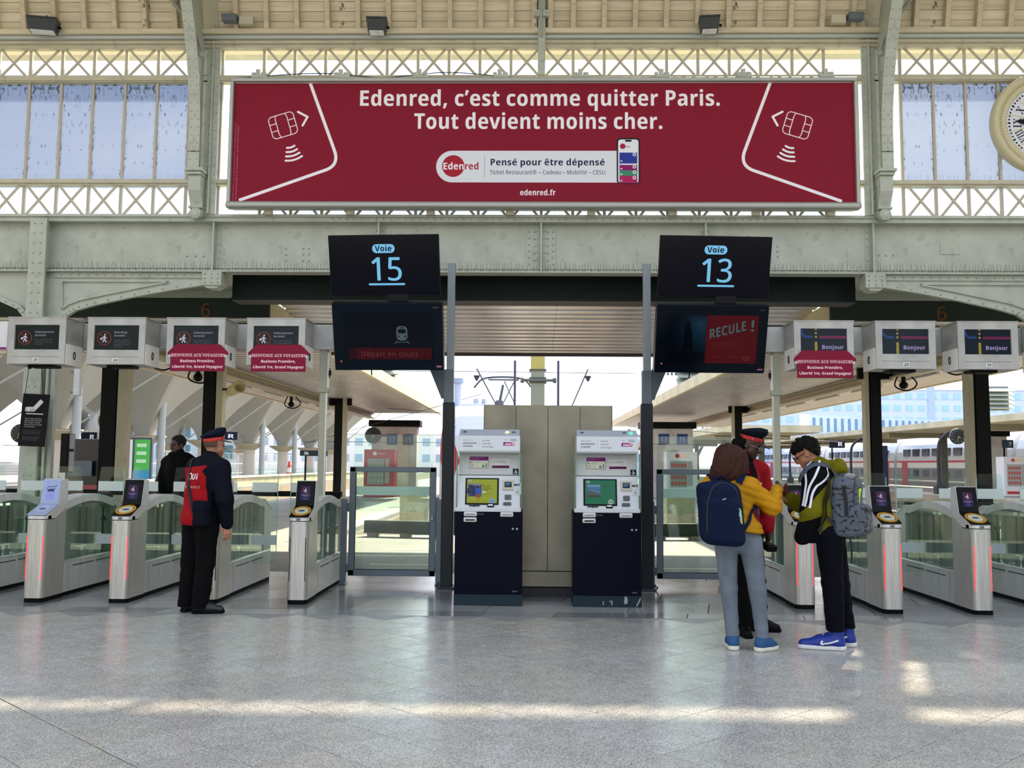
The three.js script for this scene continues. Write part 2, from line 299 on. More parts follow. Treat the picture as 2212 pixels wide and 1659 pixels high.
    mk('corbel', [RB(0.27, 0.19, 0.24, 0.008, cx, 3.985, ZF - 0.06, 0, 0, 0, 1), at(X([[-0.11, 0], [0.11, 0], [0.06, -0.035], [-0.06, -0.035]], 0.2), cx, 3.89, ZF - 0.16)], mat.green, front);
    for (const dx of [-0.09, 0, 0.09]) for (const dy of [0.06, 0, -0.06]) rivets.push(dome(0.015, cx + dx, 3.99 + dy, ZF + 0.06));
    // the riveted column
    const px = mx([-6.77, 0])[0];
    mk('pilaster', [RB(0.235, 1.39, 0.05, 0.006, px, 4.115, ZF + 0.08, 0, 0, 0, 1), BX(px - 0.05, px + 0.05, 3.36, 4.8, ZF - 0.2, ZF + 0.06)], mat.green, front);
    for (let k = 0; k < 10; k++) for (const d of [-0.048, 0.048]) rivets.push(dome(0.015, px + d, 3.5 + k * 0.137, ZF + 0.104));
    mk('pilaster_shoe', BX(px - 0.12, px + 0.12, 3.3, 3.42, ZF - 0.2, ZF + 0.09), mat.darkGreen, front);
    mk('lower_column', [BX(px - 0.12, px + 0.12, 0, 3.3, ZF + 0.02, ZF + 0.06), BX(px - 0.02, px + 0.02, 0, 3.3, ZF - 0.22, ZF + 0.02), BX(px - 0.12, px + 0.12, 0, 3.3, ZF - 0.25, ZF - 0.22), C([px + 0.19 * s, 0, ZF + 0.02], [px + 0.19 * s, 3.3, ZF + 0.02], 0.022, 0.022, 8), BX(px + 0.22 * s - 0.012, px + 0.22 * s + 0.05, 0, 3.3, ZF - 0.1, ZF - 0.02)], mat.green, front);
    for (let k = 0; k < 6; k++) for (const d of [-0.045, 0.045]) rivets.push(dome(0.015, px + d, 0.9 + k * 0.4, ZF + 0.06));
  }
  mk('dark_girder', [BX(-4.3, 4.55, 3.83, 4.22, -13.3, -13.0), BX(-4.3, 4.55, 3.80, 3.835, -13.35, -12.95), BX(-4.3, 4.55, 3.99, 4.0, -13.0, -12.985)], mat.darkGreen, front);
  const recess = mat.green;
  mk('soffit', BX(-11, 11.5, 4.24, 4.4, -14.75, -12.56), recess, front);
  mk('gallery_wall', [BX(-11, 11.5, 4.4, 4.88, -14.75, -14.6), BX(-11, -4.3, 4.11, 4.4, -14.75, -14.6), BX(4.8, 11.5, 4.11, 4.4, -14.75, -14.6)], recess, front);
  mk('rivets', rivets, mat.green, front, undefined, 'stuff');
}
{ // lattice girders and glazing, three bays
  const win = struct('window', 'lattice girders and tall glazing of the iron front');
  const bay = (x0, dx, n, tall) => {
    for (let k = 0; k <= n; k++) {
      const x = x0 + k * dx;
      for (const [a, b] of [[6.86, 7.24], [4.88, 5.30]]) {
        mk('upright', BX(x - 0.02, x + 0.02, a, b, ZF - 0.05, ZF - 0.02), mat.lattice, win);
        if (k < n) for (const s of [0, 1]) mk('diagonal', bar([x + 0.05, s ? b : a, ZF - 0.01 + s * 0.014], [x + dx - 0.05, s ? a : b, ZF - 0.01 + s * 0.014], 0.034, 0.012), mat.lattice, win);
      }
      if (tall) mk('mullion', BX(x - 0.016, x + 0.016, 5.3, 6.86, ZF - 0.06, ZF - 0.02), mat.lattice, win);
      if (tall && k < n) mk('pane', B(dx - 0.034, 1.38, 0.008, x + dx / 2, 6.07, ZF - 0.05), paneMats[k % paneMats.length], win);
      if (k < n) mk('pane', B(dx - 0.002, 0.42, 0.006, x + dx / 2, 5.09, ZF - 0.07), addedLowPane, win);  // added panes, put in to stop direct sun patches on the floor
    }
  };
  const ridges = data(256, (u, v) => 0.5 + 0.5 * Math.sin(v * Math.PI * 2 * 64), false);
  const dirt = (s) => data(256, (u, v) => {
    const e = Math.min(u, 1 - u) * 2, edge = 1 - step(0.0, 0.30, e + 0.2 * fbm(u * 9, v * 9, 3, 9, s)), sp = step(0.60, 0.72, fbm(u * 14, v * 22, 4, 0, s + 40)), spot = step(0.66, 0.74, fbm(u * 9, v * 9, 3, 0, s + 9));
    const k = 1 - 0.5 * sp * Math.max(edge, step(0.75, 1.0, v)) - 0.35 * spot * sp; return [k, k * 0.985, k * 0.95];
  });
  const paneMats = [1, 2, 3].map((s) => M(0xb0bacd, 0.5, 0, { transmission: 0.92, thickness: 0, map: dirt(s), bumpMap: ridges, bumpScale: 0.0006, side: THREE.DoubleSide }));
  const addedLowPane = M(0xd8dee8, 0.5, 0, { transmission: 0.95, thickness: 0, side: THREE.DoubleSide });  // added glazing in the lower lattice, there to scatter the sun
  mk('middle_rail', [BX(-HX, HX, 6.765, 6.86, ZF - 0.09, ZF + 0.02), BX(-HX, HX, 6.78, 6.845, ZF + 0.02, ZF + 0.04)], mat.cream, win);
  mk('lower_rail', [BX(-HX, HX, 5.295, 5.38, ZF - 0.09, ZF + 0.02), BX(-HX, HX, 5.32, 5.36, ZF + 0.02, ZF + 0.05)], mat.cream, win);
  bay(-8.427, 0.4525, 9, true); bay(-3.77, 0.431, 18, false); bay(5.03, 0.44, 9, true);
  const sp = [];
  for (let x = -9; x < 9; x += 0.05) { if (Math.abs(x + 4.5) < 0.3 || Math.abs(x - 4.6) < 0.3) continue; for (const y of [6.86, ...(Math.abs(x) > 4.5 ? [5.38] : []), 4.88]) sp.push(C([x, y, ZF - 0.08], [x + (hash(Math.round(x * 100), 2, Math.round(y * 10)) - 0.5) * 0.05, y + 0.10, ZF - 0.06], 0.002, 0.0012, 4)); }
  mk('pigeon_spikes', sp, mat.spike, win, undefined, 'stuff');
}
// the two curved iron ribs that carry the roof
function roofRib(x, s, label) {
  const t = thing('roof_rib', label, 'iron rib', [x, 0, 0]);
  const curve = []; for (let i = 0; i <= 14; i++) { const y = 5.45 + i * 0.22, k = Math.max(0, y - 5.9); curve.push([-12.08 + 0.16 * k * k + 0.02 * k, y]); }
  const back = curve.map(([z, y]) => [Math.min(z - 0.16, -12.3 + Math.max(0, y - 7.3) * 0.35), y]);
  const side = (pts, w) => X(pts.map(([z, y]) => [-z, y]), w).rotateY(Math.PI / 2);                // profile in the z-y plane
  mk('web', at(side([...curve, ...back.reverse()], 0.03), -0.015, 0, 0), mat.green, t);
  const fl = []; for (let i = 1; i < curve.length; i++) { const [z0, y0] = curve[i - 1], [z1, y1] = curve[i], d = Math.hypot(z1 - z0, y1 - y0); fl.push(B(0.15, d + 0.012, 0.016, 0, (y0 + y1) / 2, (z0 + z1) / 2, Math.atan2(z1 - z0, y1 - y0))); }
  mk('front_flange', fl, mat.green, t);
  const rv = []; for (let i = 1; i < curve.length * 2 - 1; i++) { const k = i >> 1, f = (i & 1) / 2, z = mix(curve[k][0], curve[Math.min(k + 1, 14)][0], f), y = mix(curve[k][1], curve[Math.min(k + 1, 14)][1], f); for (const d of [-0.045, 0.045]) rv.push(dome(0.011, d, y, z + 0.008)); }
  // the upright behind it with its angle irons
  mk('upright', [BX(-0.02 * s + 0.07 * s, 0.0 + 0.22 * s, 4.88, 7.95, ZF + 0.02, ZF + 0.05), BX(0.13 * s, 0.15 * s, 4.88, 7.95, ZF + 0.05, ZF + 0.11), BX(-0.10, 0.10, 4.88, 7.5, ZF - 0.1, ZF + 0.02)], mat.green, t);
  for (let y = 5.0; y < 7.9; y += 0.125) rv.push(dome(0.013, 0.10 * s, y, ZF + 0.05), dome(0.012, 0.19 * s, y + 0.06, ZF + 0.05));
  mk('rivets', rv, mat.green, t, undefined, 'stuff');
  mk('console', [RB(0.23, 0.045, 0.34, 0.008, 0, 5.43, -12.24), RB(0.20, 0.04, 0.30, 0.008, 0, 5.385, -12.25), RB(0.18, 0.13, 0.26, 0.01, 0, 5.30, -12.27),
    at(side([[-12.14, 5.24], [-12.15, 5.16], [-12.2, 5.08], [-12.24, 5.0], [-12.25, 4.95], [-12.4, 4.95], [-12.4, 5.24]], 0.17), -0.085, 0, 0), RB(0.19, 0.03, 0.2, 0.008, 0, 4.945, -12.3)], mat.green, t);
  mk('roundel', [at(L([[0, 0.05], [0.04, 0.05], [0.05, 0.03], [0.075, 0.03], [0.085, 0.015], [0.085, -0.06]], 20), 0, 4.86, -12.24, Math.PI / 2), RB(0.17, 0.10, 0.12, 0.01, 0, 4.89, -12.33)], mat.green, t);
  mk('tie_rod', [C([0.06 * s, 7.05, -12.1], [-0.12 * s, 8.0, -11.75], 0.018, 0.018, 8), at(C([0, 0, -0.02], [0, 0, 0.02], 0.035, 0.035, 10), 0.06 * s, 7.03, -12.09), C([-0.02 * s, 7.5, -11.95], [-0.40 * s, 8.2, -11.2], 0.03, 0.024, 8)], mat.green, t);
  mk('scroll', [T([[-0.1 * s, 7.45, -11.9], [-0.24 * s, 7.62, -11.8], [-0.34 * s, 7.8, -11.75], [-0.28 * s, 7.98, -11.7], [-0.16 * s, 7.9, -11.75], [-0.2 * s, 7.76, -11.8]], 0.028, 30, 7), T([[-0.3 * s, 7.7, -11.85], [-0.42 * s, 7.86, -11.8], [-0.4 * s, 8.05, -11.75]], 0.03, 16, 7)], M(0x8f8d80, 0.7), t);
  return t;
}
roofRib(-4.585, 1, 'curved riveted iron roof rib left of the red advertising board');
roofRib(4.70, -1, 'curved riveted iron roof rib right of the red advertising board, beside the big clock');
{ // the conduit post above the middle of the board
  const t = thing('conduit_post', 'narrow grey-green post above the middle of the red board', 'post');
  mk('post', [RB(0.10, 1.3, 0.06, 0.01, 0.10, 7.42, -12.2, 0, 0, 0, 1)], mat.green, t);
  mk('pipe', C([0.09, 7.3, -12.15], [0.10, 8.2, -11.98], 0.02, 0.02, 8), mat.green, t);
  mk('clamp', [RB(0.20, 0.09, 0.08, 0.008, 0.1, 7.62, -12.15, 0, 0, 0, 1), dome(0.018, 0.03, 7.62, -12.11), dome(0.018, 0.17, 7.62, -12.11)], mat.green, t);
}
{ // floodlights under the eaves
  const proto = (name, label, pos, ry, w) => {
    const t = thing('floodlight', label, 'floodlight', pos, ry, undefined);
    mk('housing', [at(X([[-w / 2, 0.08], [w / 2, 0.08], [w / 2 - 0.025, -0.08], [-w / 2 + 0.025, -0.08]], 0.16, 0.006), 0, 0, -0.05), RB(w + 0.01, 0.02, 0.2, 0.004, 0, 0.085, 0.03)], M(0x35393a, 0.5), t);
    mk('lamp_glass', B(w - 0.08, 0.012, 0.13, 0, -0.092, 0.03), M(0xcfd4d6, 0.1), t);
    mk('bracket', [C([0, 0.09, -0.02], [0, 0.2, -0.1], 0.014, 0.014, 8), C([w / 2, 0, 0], [w / 2 + 0.03, 0, 0], 0.02, 0.02, 8)], mat.black, t);
    return t;
  };
  proto('a', 'wide dark floodlight under the eaves at the far left, pale lamp showing', [-6.73, 7.43, -12.1], 0.2, 0.38);
  proto('b', 'dark floodlight above the left half of the red board', [-2.14, 7.41, -12.1], 0.06, 0.27);
  proto('c', 'dark floodlight with a bright lamp, above the right half of the red board', [2.36, 7.42, -12.1], -0.1, 0.27);
  const small = (label, pos, s) => { const t = thing('junction_lamp', label, 'lamp', pos); mk('housing', [RB(0.2, 0.1, 0.12, 0.012, 0, 0, 0), RB(0.22, 0.03, 0.13, 0.008, 0, 0.02, 0)], M(0x5f686c, 0.5), t); mk('mounting_box', RB(0.2, 0.12, 0.08, 0.01, -0.22 * s, -0.02, -0.03), mat.cream, t); };
  small('small grey lamp box beside the left roof rib', [-4.16, 7.54, -12.1], -1);
  small('small grey lamp box beside the right roof rib', [4.32, 7.54, -12.1], 1);
}
// ---------------------------------------------------------------- signs and screens
{ // the long red advertising board
  const t = thing('advertising_board', 'long red advertising board with white slogan and card outlines in a pale metal frame', 'billboard', [0.105, 4.92, -12.2]);
  const art = canvas(2048, 412, (x, W, H) => {
    const s = W / 1344; x.scale(s, s); x.translate(-504, -176);
    x.fillStyle = '#840a26'; x.fillRect(504, 176, 1344, 272);
    const white = '#f0f0f2', red = '#a81d30';
    fit(x, 'Edenred, c’est comme quitter Paris.', 777, 1563, 230, BOLD, 48, white);
    fit(x, 'Tout devient moins cher.', 899, 1439, 281, BOLD, 48, white);
    fit(x, 'edenred.fr', 1130, 1207, 428, BOLD, 17, white);
    x.lineJoin = 'round'; x.lineCap = 'butt';
    for (const m of [1, -1]) {
      x.save(); if (m < 0) { x.translate(1672 + 668, 0); x.scale(-1, 1); }
      x.strokeStyle = white; x.lineWidth = 7; x.beginPath(); x.moveTo(668, 172); x.lineTo(727, 328); x.quadraticCurveTo(740, 360, 712, 372); x.lineTo(523, 440); x.stroke();
      x.lineWidth = 5; x.lineCap = 'round'; x.beginPath(); x.moveTo(646, 244); x.lineTo(667, 255); x.lineTo(657, 274); x.stroke();
      x.save(); x.translate(614, 274); x.rotate(-0.3); x.lineWidth = 2; rr(x, -28, -25, 56, 50, 9); x.stroke();
      for (const q of [-1, 1]) { x.beginPath(); x.moveTo(q * 28, -8); x.lineTo(q * 13, -8); x.moveTo(q * 28, 8); x.lineTo(q * 13, 8); x.moveTo(q * 10, -25); x.quadraticCurveTo(q * 14, -20, q * 13, -8); x.lineTo(q * 13, 8); x.quadraticCurveTo(q * 14, 20, q * 10, 25); x.stroke(); }
      x.restore();
      x.lineWidth = 4.5; x.save(); x.translate(626, 300); x.rotate(-0.22); for (let i = 0; i < 4; i++) { x.beginPath(); x.arc(0, 0, 24 + i * 9.5, Math.PI / 2 - 0.42, Math.PI / 2 + 0.30); x.stroke(); } x.restore();
      x.restore();
    }
    x.fillStyle = '#dfe3e8'; x.beginPath(); x.moveTo(1345, 330); x.lineTo(984, 330); x.arc(984, 365, 35, -Math.PI / 2, Math.PI / 2, true); x.lineTo(1345, 400); x.fill();
    x.fillStyle = red; x.beginPath(); x.arc(986, 364, 24, 0, 7); x.fill();
    fit(x, 'Edenred', 963, 1042, 371, BOLD, 21, red);
    x.save(); x.beginPath(); x.arc(986, 364, 24, 0, 7); x.clip(); fit(x, 'Edenred', 963, 1042, 371, BOLD, 21, '#eef0f3'); x.restore();
    x.fillStyle = '#b98a90'; x.fillRect(1053, 341, 1, 47);
    fit(x, 'Pensé pour être dépensé', 1065, 1313, 362, BOLD, 20, '#141a3c');
    fit(x, 'Ticket Restaurant® – Cadeau – Mobilité – CESU', 1065, 1314, 382, SANS, 13, '#3a3f58');
    x.fillStyle = '#10131c'; rr(x, 1338, 302, 50, 101, 8); x.fill(); x.fillStyle = '#e6e9ee'; rr(x, 1341, 305, 44, 96, 6); x.fill();
    x.fillStyle = '#10131c'; rr(x, 1356, 306, 14, 4, 2); x.fill();
    x.fillStyle = red; x.beginPath(); x.arc(1351, 320, 6, 0, 7); x.fill(); fit(x, 'Edenred', 1346, 1366, 322, BOLD, 5, '#7a3a44');
    for (const [y, h, c] of [[334, 24, '#2b3a95'], [361, 14, '#8a1a66'], [373, 14, '#3d8a6a'], [385, 16, '#b01f5e']]) { x.fillStyle = c; x.fillRect(1344, y, 38, h); x.fillStyle = '#eee'; x.beginPath(); x.arc(1376, y + 4, 4, 0, 7); x.fill(); x.fillStyle = c; x.beginPath(); x.arc(1376, y + 4, 2, 0, 7); x.fill(); x.fillStyle = '#dde'; x.fillRect(1346, y + h - 7, 4, 3); }
    x.save(); x.translate(511, 440); x.rotate(-Math.PI / 2); fit(x, 'EDENRED FRANCE, S.A.S. au capital de 464 966 992 €, dont le siège social est situé', 0, 172, 0, SANS, 5, '#c08a96'); fit(x, '166-180 boulevard Gabriel Péri, 92240 Malakoff – 393 365 135 R.C.S. Nanterre', 0, 165, 6.5, SANS, 5, '#c08a96'); x.restore();
  });
  mk('box', BX(-4.23, 4.23, 0.03, 1.79, -0.22, -0.035), M(0x7d8078, 0.6), t);
  mk('poster', PL(8.44, 1.705, 0, 0.93, -0.025), print(art, 0.42), t);
  const fr = M(0xa9aba2, 0.4, 0.4);
  mk('frame_top', RB(8.52, 0.06, 0.12, 0.02, 0, 1.79, -0.02), fr, t);
  mk('frame_bottom', RB(8.54, 0.10, 0.16, 0.045, 0, 0.045, -0.02), fr, t);
  mk('frame_side', RB(0.05, 1.76, 0.10, 0.016, -4.235, 0.9, -0.02), fr, t); mk('frame_side', RB(0.055, 1.76, 0.10, 0.016, 4.235, 0.9, -0.02), fr, t);
  for (const y of [1.757, 0.097]) mk('bead', B(8.4, 0.008, 0.012, 0, y, -0.018), M(0xd3c7c9, 0.4), t);
  for (const X0 of [-3.78, -2.64, -1.56, -0.46, 0.64, 1.74, 2.85, 3.96]) mk('hanging_clamp', [B(0.20, 0.05, 0.10, X0 - 0.1, 1.845, -0.05), RB(0.06, 0.15, 0.06, 0.008, X0 - 0.115, 1.88, -0.04), B(0.05, 0.07, 0.05, X0 - 0.18, 1.88, -0.05), B(0.07, 0.03, 0.05, X0 - 0.04, 1.9, -0.05), C([X0 - 0.03, 1.87, -0.02], [X0 - 0.03, 1.87, -0.1], 0.02, 0.02, 8)], mat.green, t);
  for (const X0 of [-3.72, -2.6, -1.5, -0.42, 0.68, 1.78, 2.9, 3.9]) mk('foot', RB(0.11, 0.08, 0.08, 0.008, X0, -0.02, -0.12), mat.cream, t);
  mk('wire', T([[-4.2, 1.86, -0.08], [-3, 1.93, -0.1], [-2.2, 1.87, -0.1], [-1.3, 1.94, -0.1], [-0.4, 1.87, -0.1]], 0.006, 60, 5), mat.dark, t);
}
const cyan = '#79bfe6';
function voie(n, label, pos, ry) {
  const t = thing('platform_number_screen', label, 'screen', pos, ry);
  const g = new THREE.Group(); g.name = 'monitor'; g.rotation.set(0.30, 0, 0); t.add(g);
  const art = canvas(640, 350, (x) => {
    x.fillStyle = '#000009'; x.fillRect(0, 0, 640, 350);
    x.fillStyle = cyan; rr(x, 254, 50, 132, 52, 24); x.fill();
    fit(x, 'Voie', 270, 370, 92, BOLD, 46, '#05071a');
    fit(x, n, 232, 430, 264, SANS, 190, cyan); fit(x, n, 234, 432, 264, SANS, 190, cyan); fit(x, n, 229, 429, 263, SANS, 190, cyan);
    x.fillStyle = cyan; rr(x, 224, 280, 216, 12, 6); x.fill();
  });
  mk('bezel', RB(1.30, 0.705, 0.06, 0.008, 0, 0, -0.035), mat.black, g);
  mk('panel', PL(1.285, 0.69, 0, 0, -0.003), screen(art, 0.5, 0x020204), g);
  mk('back_box', RB(1.1, 0.5, 0.12, 0.03, 0, 0, -0.12), M(0x14171a, 0.6), g);
  mk('neck', B(0.24, 0.2, 0.05, 0.15, -0.42, -0.12), mat.black, t);
  return t;
}
voie('15', 'black screen with the number 15 in pale blue, hung left of centre', [-1.735, 3.795, -10.6], -0.06);
voie('13', 'black screen with the number 13 in pale blue, hung right of centre', [2.105, 3.79, -10.6], 0.06);
const sncf = (x, a, b, w) => { const h = w * 0.42; const g = x.createLinearGradient(a, b, a + w, b + h); g.addColorStop(0, '#6d1f74'); g.addColorStop(1, '#b5123a'); x.fillStyle = g; x.beginPath(); x.moveTo(a, b + h); x.lineTo(a + w * 0.02, b); x.lineTo(a + w * 0.5, b + h * 0.03); x.quadraticCurveTo(a + w * 0.85, b + h * 0.1, a + w, b + h * 0.35); x.lineTo(a + w * 0.9, b + h); x.fill(); x.save(); x.transform(1, 0, -0.2, 1, 0.2 * (b + h), 0); fit(x, 'SNCF', a + w * 0.1, a + w * 0.9, b + h * 0.85, BOLD, h * 0.7, '#fff'); x.restore(); };
function monitor(label, pos, ry, draw, led, power) {
  const t = thing('departure_monitor', label, 'monitor', pos, ry);
  const g = new THREE.Group(); g.name = 'monitor'; g.rotation.set(0.34, 0, 0); t.add(g);
  mk('casing', RB(1.28, 0.80, 0.14, 0.012, 0, 0, -0.075), M(0x060c12, 0.35, 0, { specularIntensity: 0.3 }), g);
  mk('panel', PL(1.265, 0.785, 0, 0, -0.001), screen(canvas(768, 476, draw), power, 0x03070c), g);
  mk('power_light', S(0.007, led, -0.29, 0.0, 1, 1, 1, 8), M(0x200800, 0.4, 0, { emissive: 0xff5a20, emissiveIntensity: 1.5 }), g);
  mk('lower_stub', C([-0.22, -0.4, -0.05], [-0.22, -0.47, -0.05], 0.008, 0.008, 6), mat.black, g);
  return t;
}
monitor('dark departure monitor with a pale train symbol and a red banner', [-1.675, 2.955, -10.6], -0.03, (x) => {
  x.fillStyle = '#04131f'; x.fillRect(0, 0, 768, 476); x.fillStyle = '#010512'; x.fillRect(72, 70, 634, 340);
  x.fillStyle = '#55060f'; x.fillRect(100, 316, 590, 84); x.fillStyle = '#3a0716'; x.fillRect(100, 316, 60, 84);
  fit(x, 'Départ en cours', 186, 596, 378, SANS, 50, '#8c564a');
  x.fillStyle = '#6f7f8a'; rr(x, 446, 160, 78, 104, 30); x.fill(); x.fillStyle = '#04101c'; rr(x, 458, 182, 54, 30, 8); x.fill(); x.fillRect(470, 170, 30, 6); x.beginPath(); x.arc(462, 234, 6, 0, 7); x.arc(508, 234, 6, 0, 7); x.fill();
  x.strokeStyle = '#6f7f8a'; x.lineWidth = 5; x.beginPath(); x.moveTo(452, 264); x.lineTo(430, 288); x.moveTo(518, 264); x.lineTo(540, 288); x.moveTo(442, 276); x.lineTo(528, 276); x.stroke();
  x.fillStyle = '#8d979c'; x.fillRect(706, 28, 42, 4); sncf(x, 718, 440, 44);
}, -0.56, 0.2);
monitor('dark departure monitor showing a blue and red notice with slanted capitals', [2.055, 2.945, -10.6], 0.03, (x) => {
  x.fillStyle = '#04131f'; x.fillRect(0, 0, 768, 476); x.fillStyle = '#020a18'; x.fillRect(70, 68, 634, 340);
  const g = x.createRadialGradient(300, 130, 10, 290, 200, 190); g.addColorStop(0, '#235a7c'); g.addColorStop(1, '#020a18'); x.fillStyle = g; x.fillRect(70, 68, 276, 340);
  x.fillStyle = '#010409'; x.beginPath(); x.moveTo(180, 408); x.lineTo(196, 120); x.lineTo(226, 110); x.lineTo(250, 200); x.lineTo(262, 408); x.fill(); x.fillRect(80, 330, 260, 78); x.fillRect(230, 300, 20, 60);
  x.fillStyle = '#8a0713'; x.fillRect(346, 68, 358, 340);
  x.save(); x.translate(362, 236); x.rotate(-0.24); x.transform(1, 0, -0.18, 1, 0, 0); fit(x, 'RECULE', 4, 272, 0, BOLD, 92, '#7fb2b4'); x.restore();
  fit(x, '!', 650, 682, 180, BOLD, 110, '#7fb2b4');
  for (let i = 0; i < 3; i++) fit(x, ['À vous d’apprécier des vues', 'vous offrez bien plus que', 'le coucher du soleil.'][i], 366, [576, 600, 500][i], 268 + i * 20, SANS, 16, '#b5363b');
  fit(x, 'CONDITIONS EN GARE ET SUR NOS SITES', 366, 600, 366, SANS, 10, '#c05028'); x.strokeStyle = '#c98a3a'; x.lineWidth = 3; rr(x, 612, 362, 44, 22, 4); x.stroke();
  x.fillStyle = '#8d979c'; x.fillRect(710, 28, 40, 4); sncf(x, 716, 440, 46);
}, -0.56, 0.11);

// ---------------------------------------------------------------- the row of gate displays on its beam
const noEntry = (x, cx, cy, r) => {
  x.strokeStyle = '#a53a2c'; x.lineWidth = r * 0.1; x.beginPath(); x.arc(cx, cy, r, 0, 7); x.stroke(); x.beginPath(); x.moveTo(cx - r * 0.7, cy - r * 0.7); x.lineTo(cx + r * 0.7, cy + r * 0.7); x.stroke();
  x.fillStyle = '#ded6e4'; x.beginPath(); x.arc(cx + r * 0.08, cy - r * 0.52, r * 0.13, 0, 7); x.fill(); x.strokeStyle = '#ded6e4'; x.lineWidth = r * 0.16; x.lineCap = 'round'; x.beginPath(); x.moveTo(cx + r * 0.05, cy - r * 0.3); x.lineTo(cx, cy + r * 0.1); x.lineTo(cx + r * 0.25, cy + r * 0.6); x.moveTo(cx, cy + r * 0.1); x.lineTo(cx - r * 0.2, cy + r * 0.6); x.moveTo(cx - r * 0.3, cy); x.lineTo(cx, cy - r * 0.25); x.lineTo(cx + r * 0.3, cy); x.stroke(); x.fillRect(cx - r * 0.62, cy - r * 0.05, r * 0.35, r * 0.32);
};
const closed = (head, lines) => canvas(320, 180, (x) => { x.fillStyle = '#14201f'; x.fillRect(0, 0, 320, 180); noEntry(x, 70, 92, 46); head.forEach((s, i) => fit(x, s, 138, 138 + s.length * 11.2, 58 + i * 23, BOLD, 20, '#a99bb4')); lines.forEach((s, i) => fit(x, s, 138, 138 + s.length * 6.6, 110 + i * 15, SANS, 13, '#85788f')); });
const artFr = closed(['Embarquement', 'terminé'], ['Pour votre sécurité', 'l’accès au quai est', 'interdit.']);
const artDe = closed(['Boarding', 'beendet'], ['Zu Ihrer eigenen', 'Sicherheit ist der', 'Zugang nicht mehr', 'gestattet.']);
const artHi = canvas(320, 180, (x) => {
  x.fillStyle = '#131d2c'; x.fillRect(0, 0, 320, 180); x.lineWidth = 4; x.lineCap = 'round';
  x.strokeStyle = '#3a5fc0'; for (const d of [0, 9]) { x.beginPath(); x.moveTo(6 + d, 4); x.quadraticCurveTo(8 + d, 60 - d, 50, 64 - d); x.lineTo(88, 64 - d); x.stroke(); }
  x.strokeStyle = '#c42a6e'; rr(x, 136, 56, 200, 10, 5); x.stroke();
  x.fillStyle = '#a8963a'; for (const y of [6, 34, 60]) { x.beginPath(); x.arc(111, y, 8, 0, 7); x.fill(); } rr(x, 102, 92, 18, 100, 8); x.fill();
  fit(x, 'Bonjour', 148, 298, 142, BOLD, 38, '#b9a5dc');
});
const housing = M(0xb9b9b3, 0.42, 0.25, { map: plasterGrain, uv: 1 });
const numberArt = (n, bg = '#d4d6cf') => canvas(64, 48, (x) => { x.fillStyle = bg; x.fillRect(0, 0, 64, 48); fit(x, n, 8, 56, 40, BOLD, 42, '#16181c'); });
function gateDisplay(n, label, x0, art, ring) {
  const t = thing('gate_display', label, 'gate display', [x0, 2.6, -10.4], 0, 'displays over the ticket gates');
  const f = shape([[-0.33, 0], [0.33, 0], [0.33, 0.53], [-0.33, 0.53]]);
  mk('housing', [X(f, 0.03, 0.004, [[[-0.262, 0.16], [-0.262, 0.45], [0.262, 0.45], [0.262, 0.16]]]).translate(0, 0, -0.03), BX(-0.33, 0.33, 0, 0.53, -0.40, -0.05)], housing, t);
  mk('screen', PL(0.53, 0.30, 0, 0.305, -0.022), screen(art, 0.34, 0x0c1212), t);
  mk('lip', RB(0.52, 0.012, 0.014, 0.005, 0, 0.088, 0.004), housing, t);
  mk('cover_plate', [BX(-0.34, 0.34, 0.53, 0.54, -0.42, 0.01)], housing, t);
  if (n) mk('number_plate', PL(0.07, 0.05, 0, 0.045, 0.0055), print(numberArt(n)), t);
  for (const s of [-1, 1]) {
    mk('cheek', RB(0.008, 0.24, 0.38, 0.003, s * 0.335, 0.115, -0.205), M(0xe2e0da, 0.5), t);
    mk('cheek_ring', at(new THREE.TorusGeometry(0.032, 0.006, 6, 20).scale(0.7, 1.25, 1).toNonIndexed(), s * 0.341, 0.115, -0.205, 0, Math.PI / 2), mat.black, t);
  }
  mk('sensor_pod', [RB(0.3, 0.03, 0.2, 0.01, 0, -0.015, -0.2), C([-0.12, -0.02, -0.1], [-0.12, -0.05, -0.1], 0.02, 0.02, 10)], mat.dark, t);
  return t;
}
const d25 = gateDisplay('25', 'grey gate display numbered 25, leftmost over the gates', -5.675, artFr);
gateDisplay('24', 'grey gate display numbered 24 over the left gates', -4.755, artDe);
gateDisplay('', 'grey gate display with a red welcome sign, above the gate beside the red-vested guard', -3.84, artFr);
gateDisplay('', 'grey gate display with a red welcome sign, next to the left olive post', -2.92, artFr);
gateDisplay('', 'grey gate display greeting Bonjour, with a red welcome sign', 3.275, artHi);
gateDisplay('20', 'grey gate display numbered 20 greeting Bonjour', 4.185, artHi);
gateDisplay('19', 'grey gate display numbered 19 greeting Bonjour, rightmost whole one', 5.10, artHi);
gateDisplay('18', 'grey gate display cut by the right edge of the picture', 6.02, artHi);
function displayBeam(x0, x1, s, label) {
  const t = thing('display_beam', label, 'beam');
  mk('beam', RB(x1 - x0, 0.30, 0.22, 0.008, (x0 + x1) / 2, 2.98, -10.94), housing, t);
  mk('end_cap', RB(0.03, 0.31, 0.24, 0.008, s > 0 ? x1 : x0, 2.98, -10.94), housing, t);
  mk('cable', C([x0, 3.15, -10.9], [x1, 3.15, -10.9], 0.008, 0.008, 6), mat.dark, t);
  return t;
}
displayBeam(-8, -2.34, 1, 'pale grey box beam carrying the left gate displays');
displayBeam(2.72, 8, -1, 'pale grey box beam carrying the right gate displays');
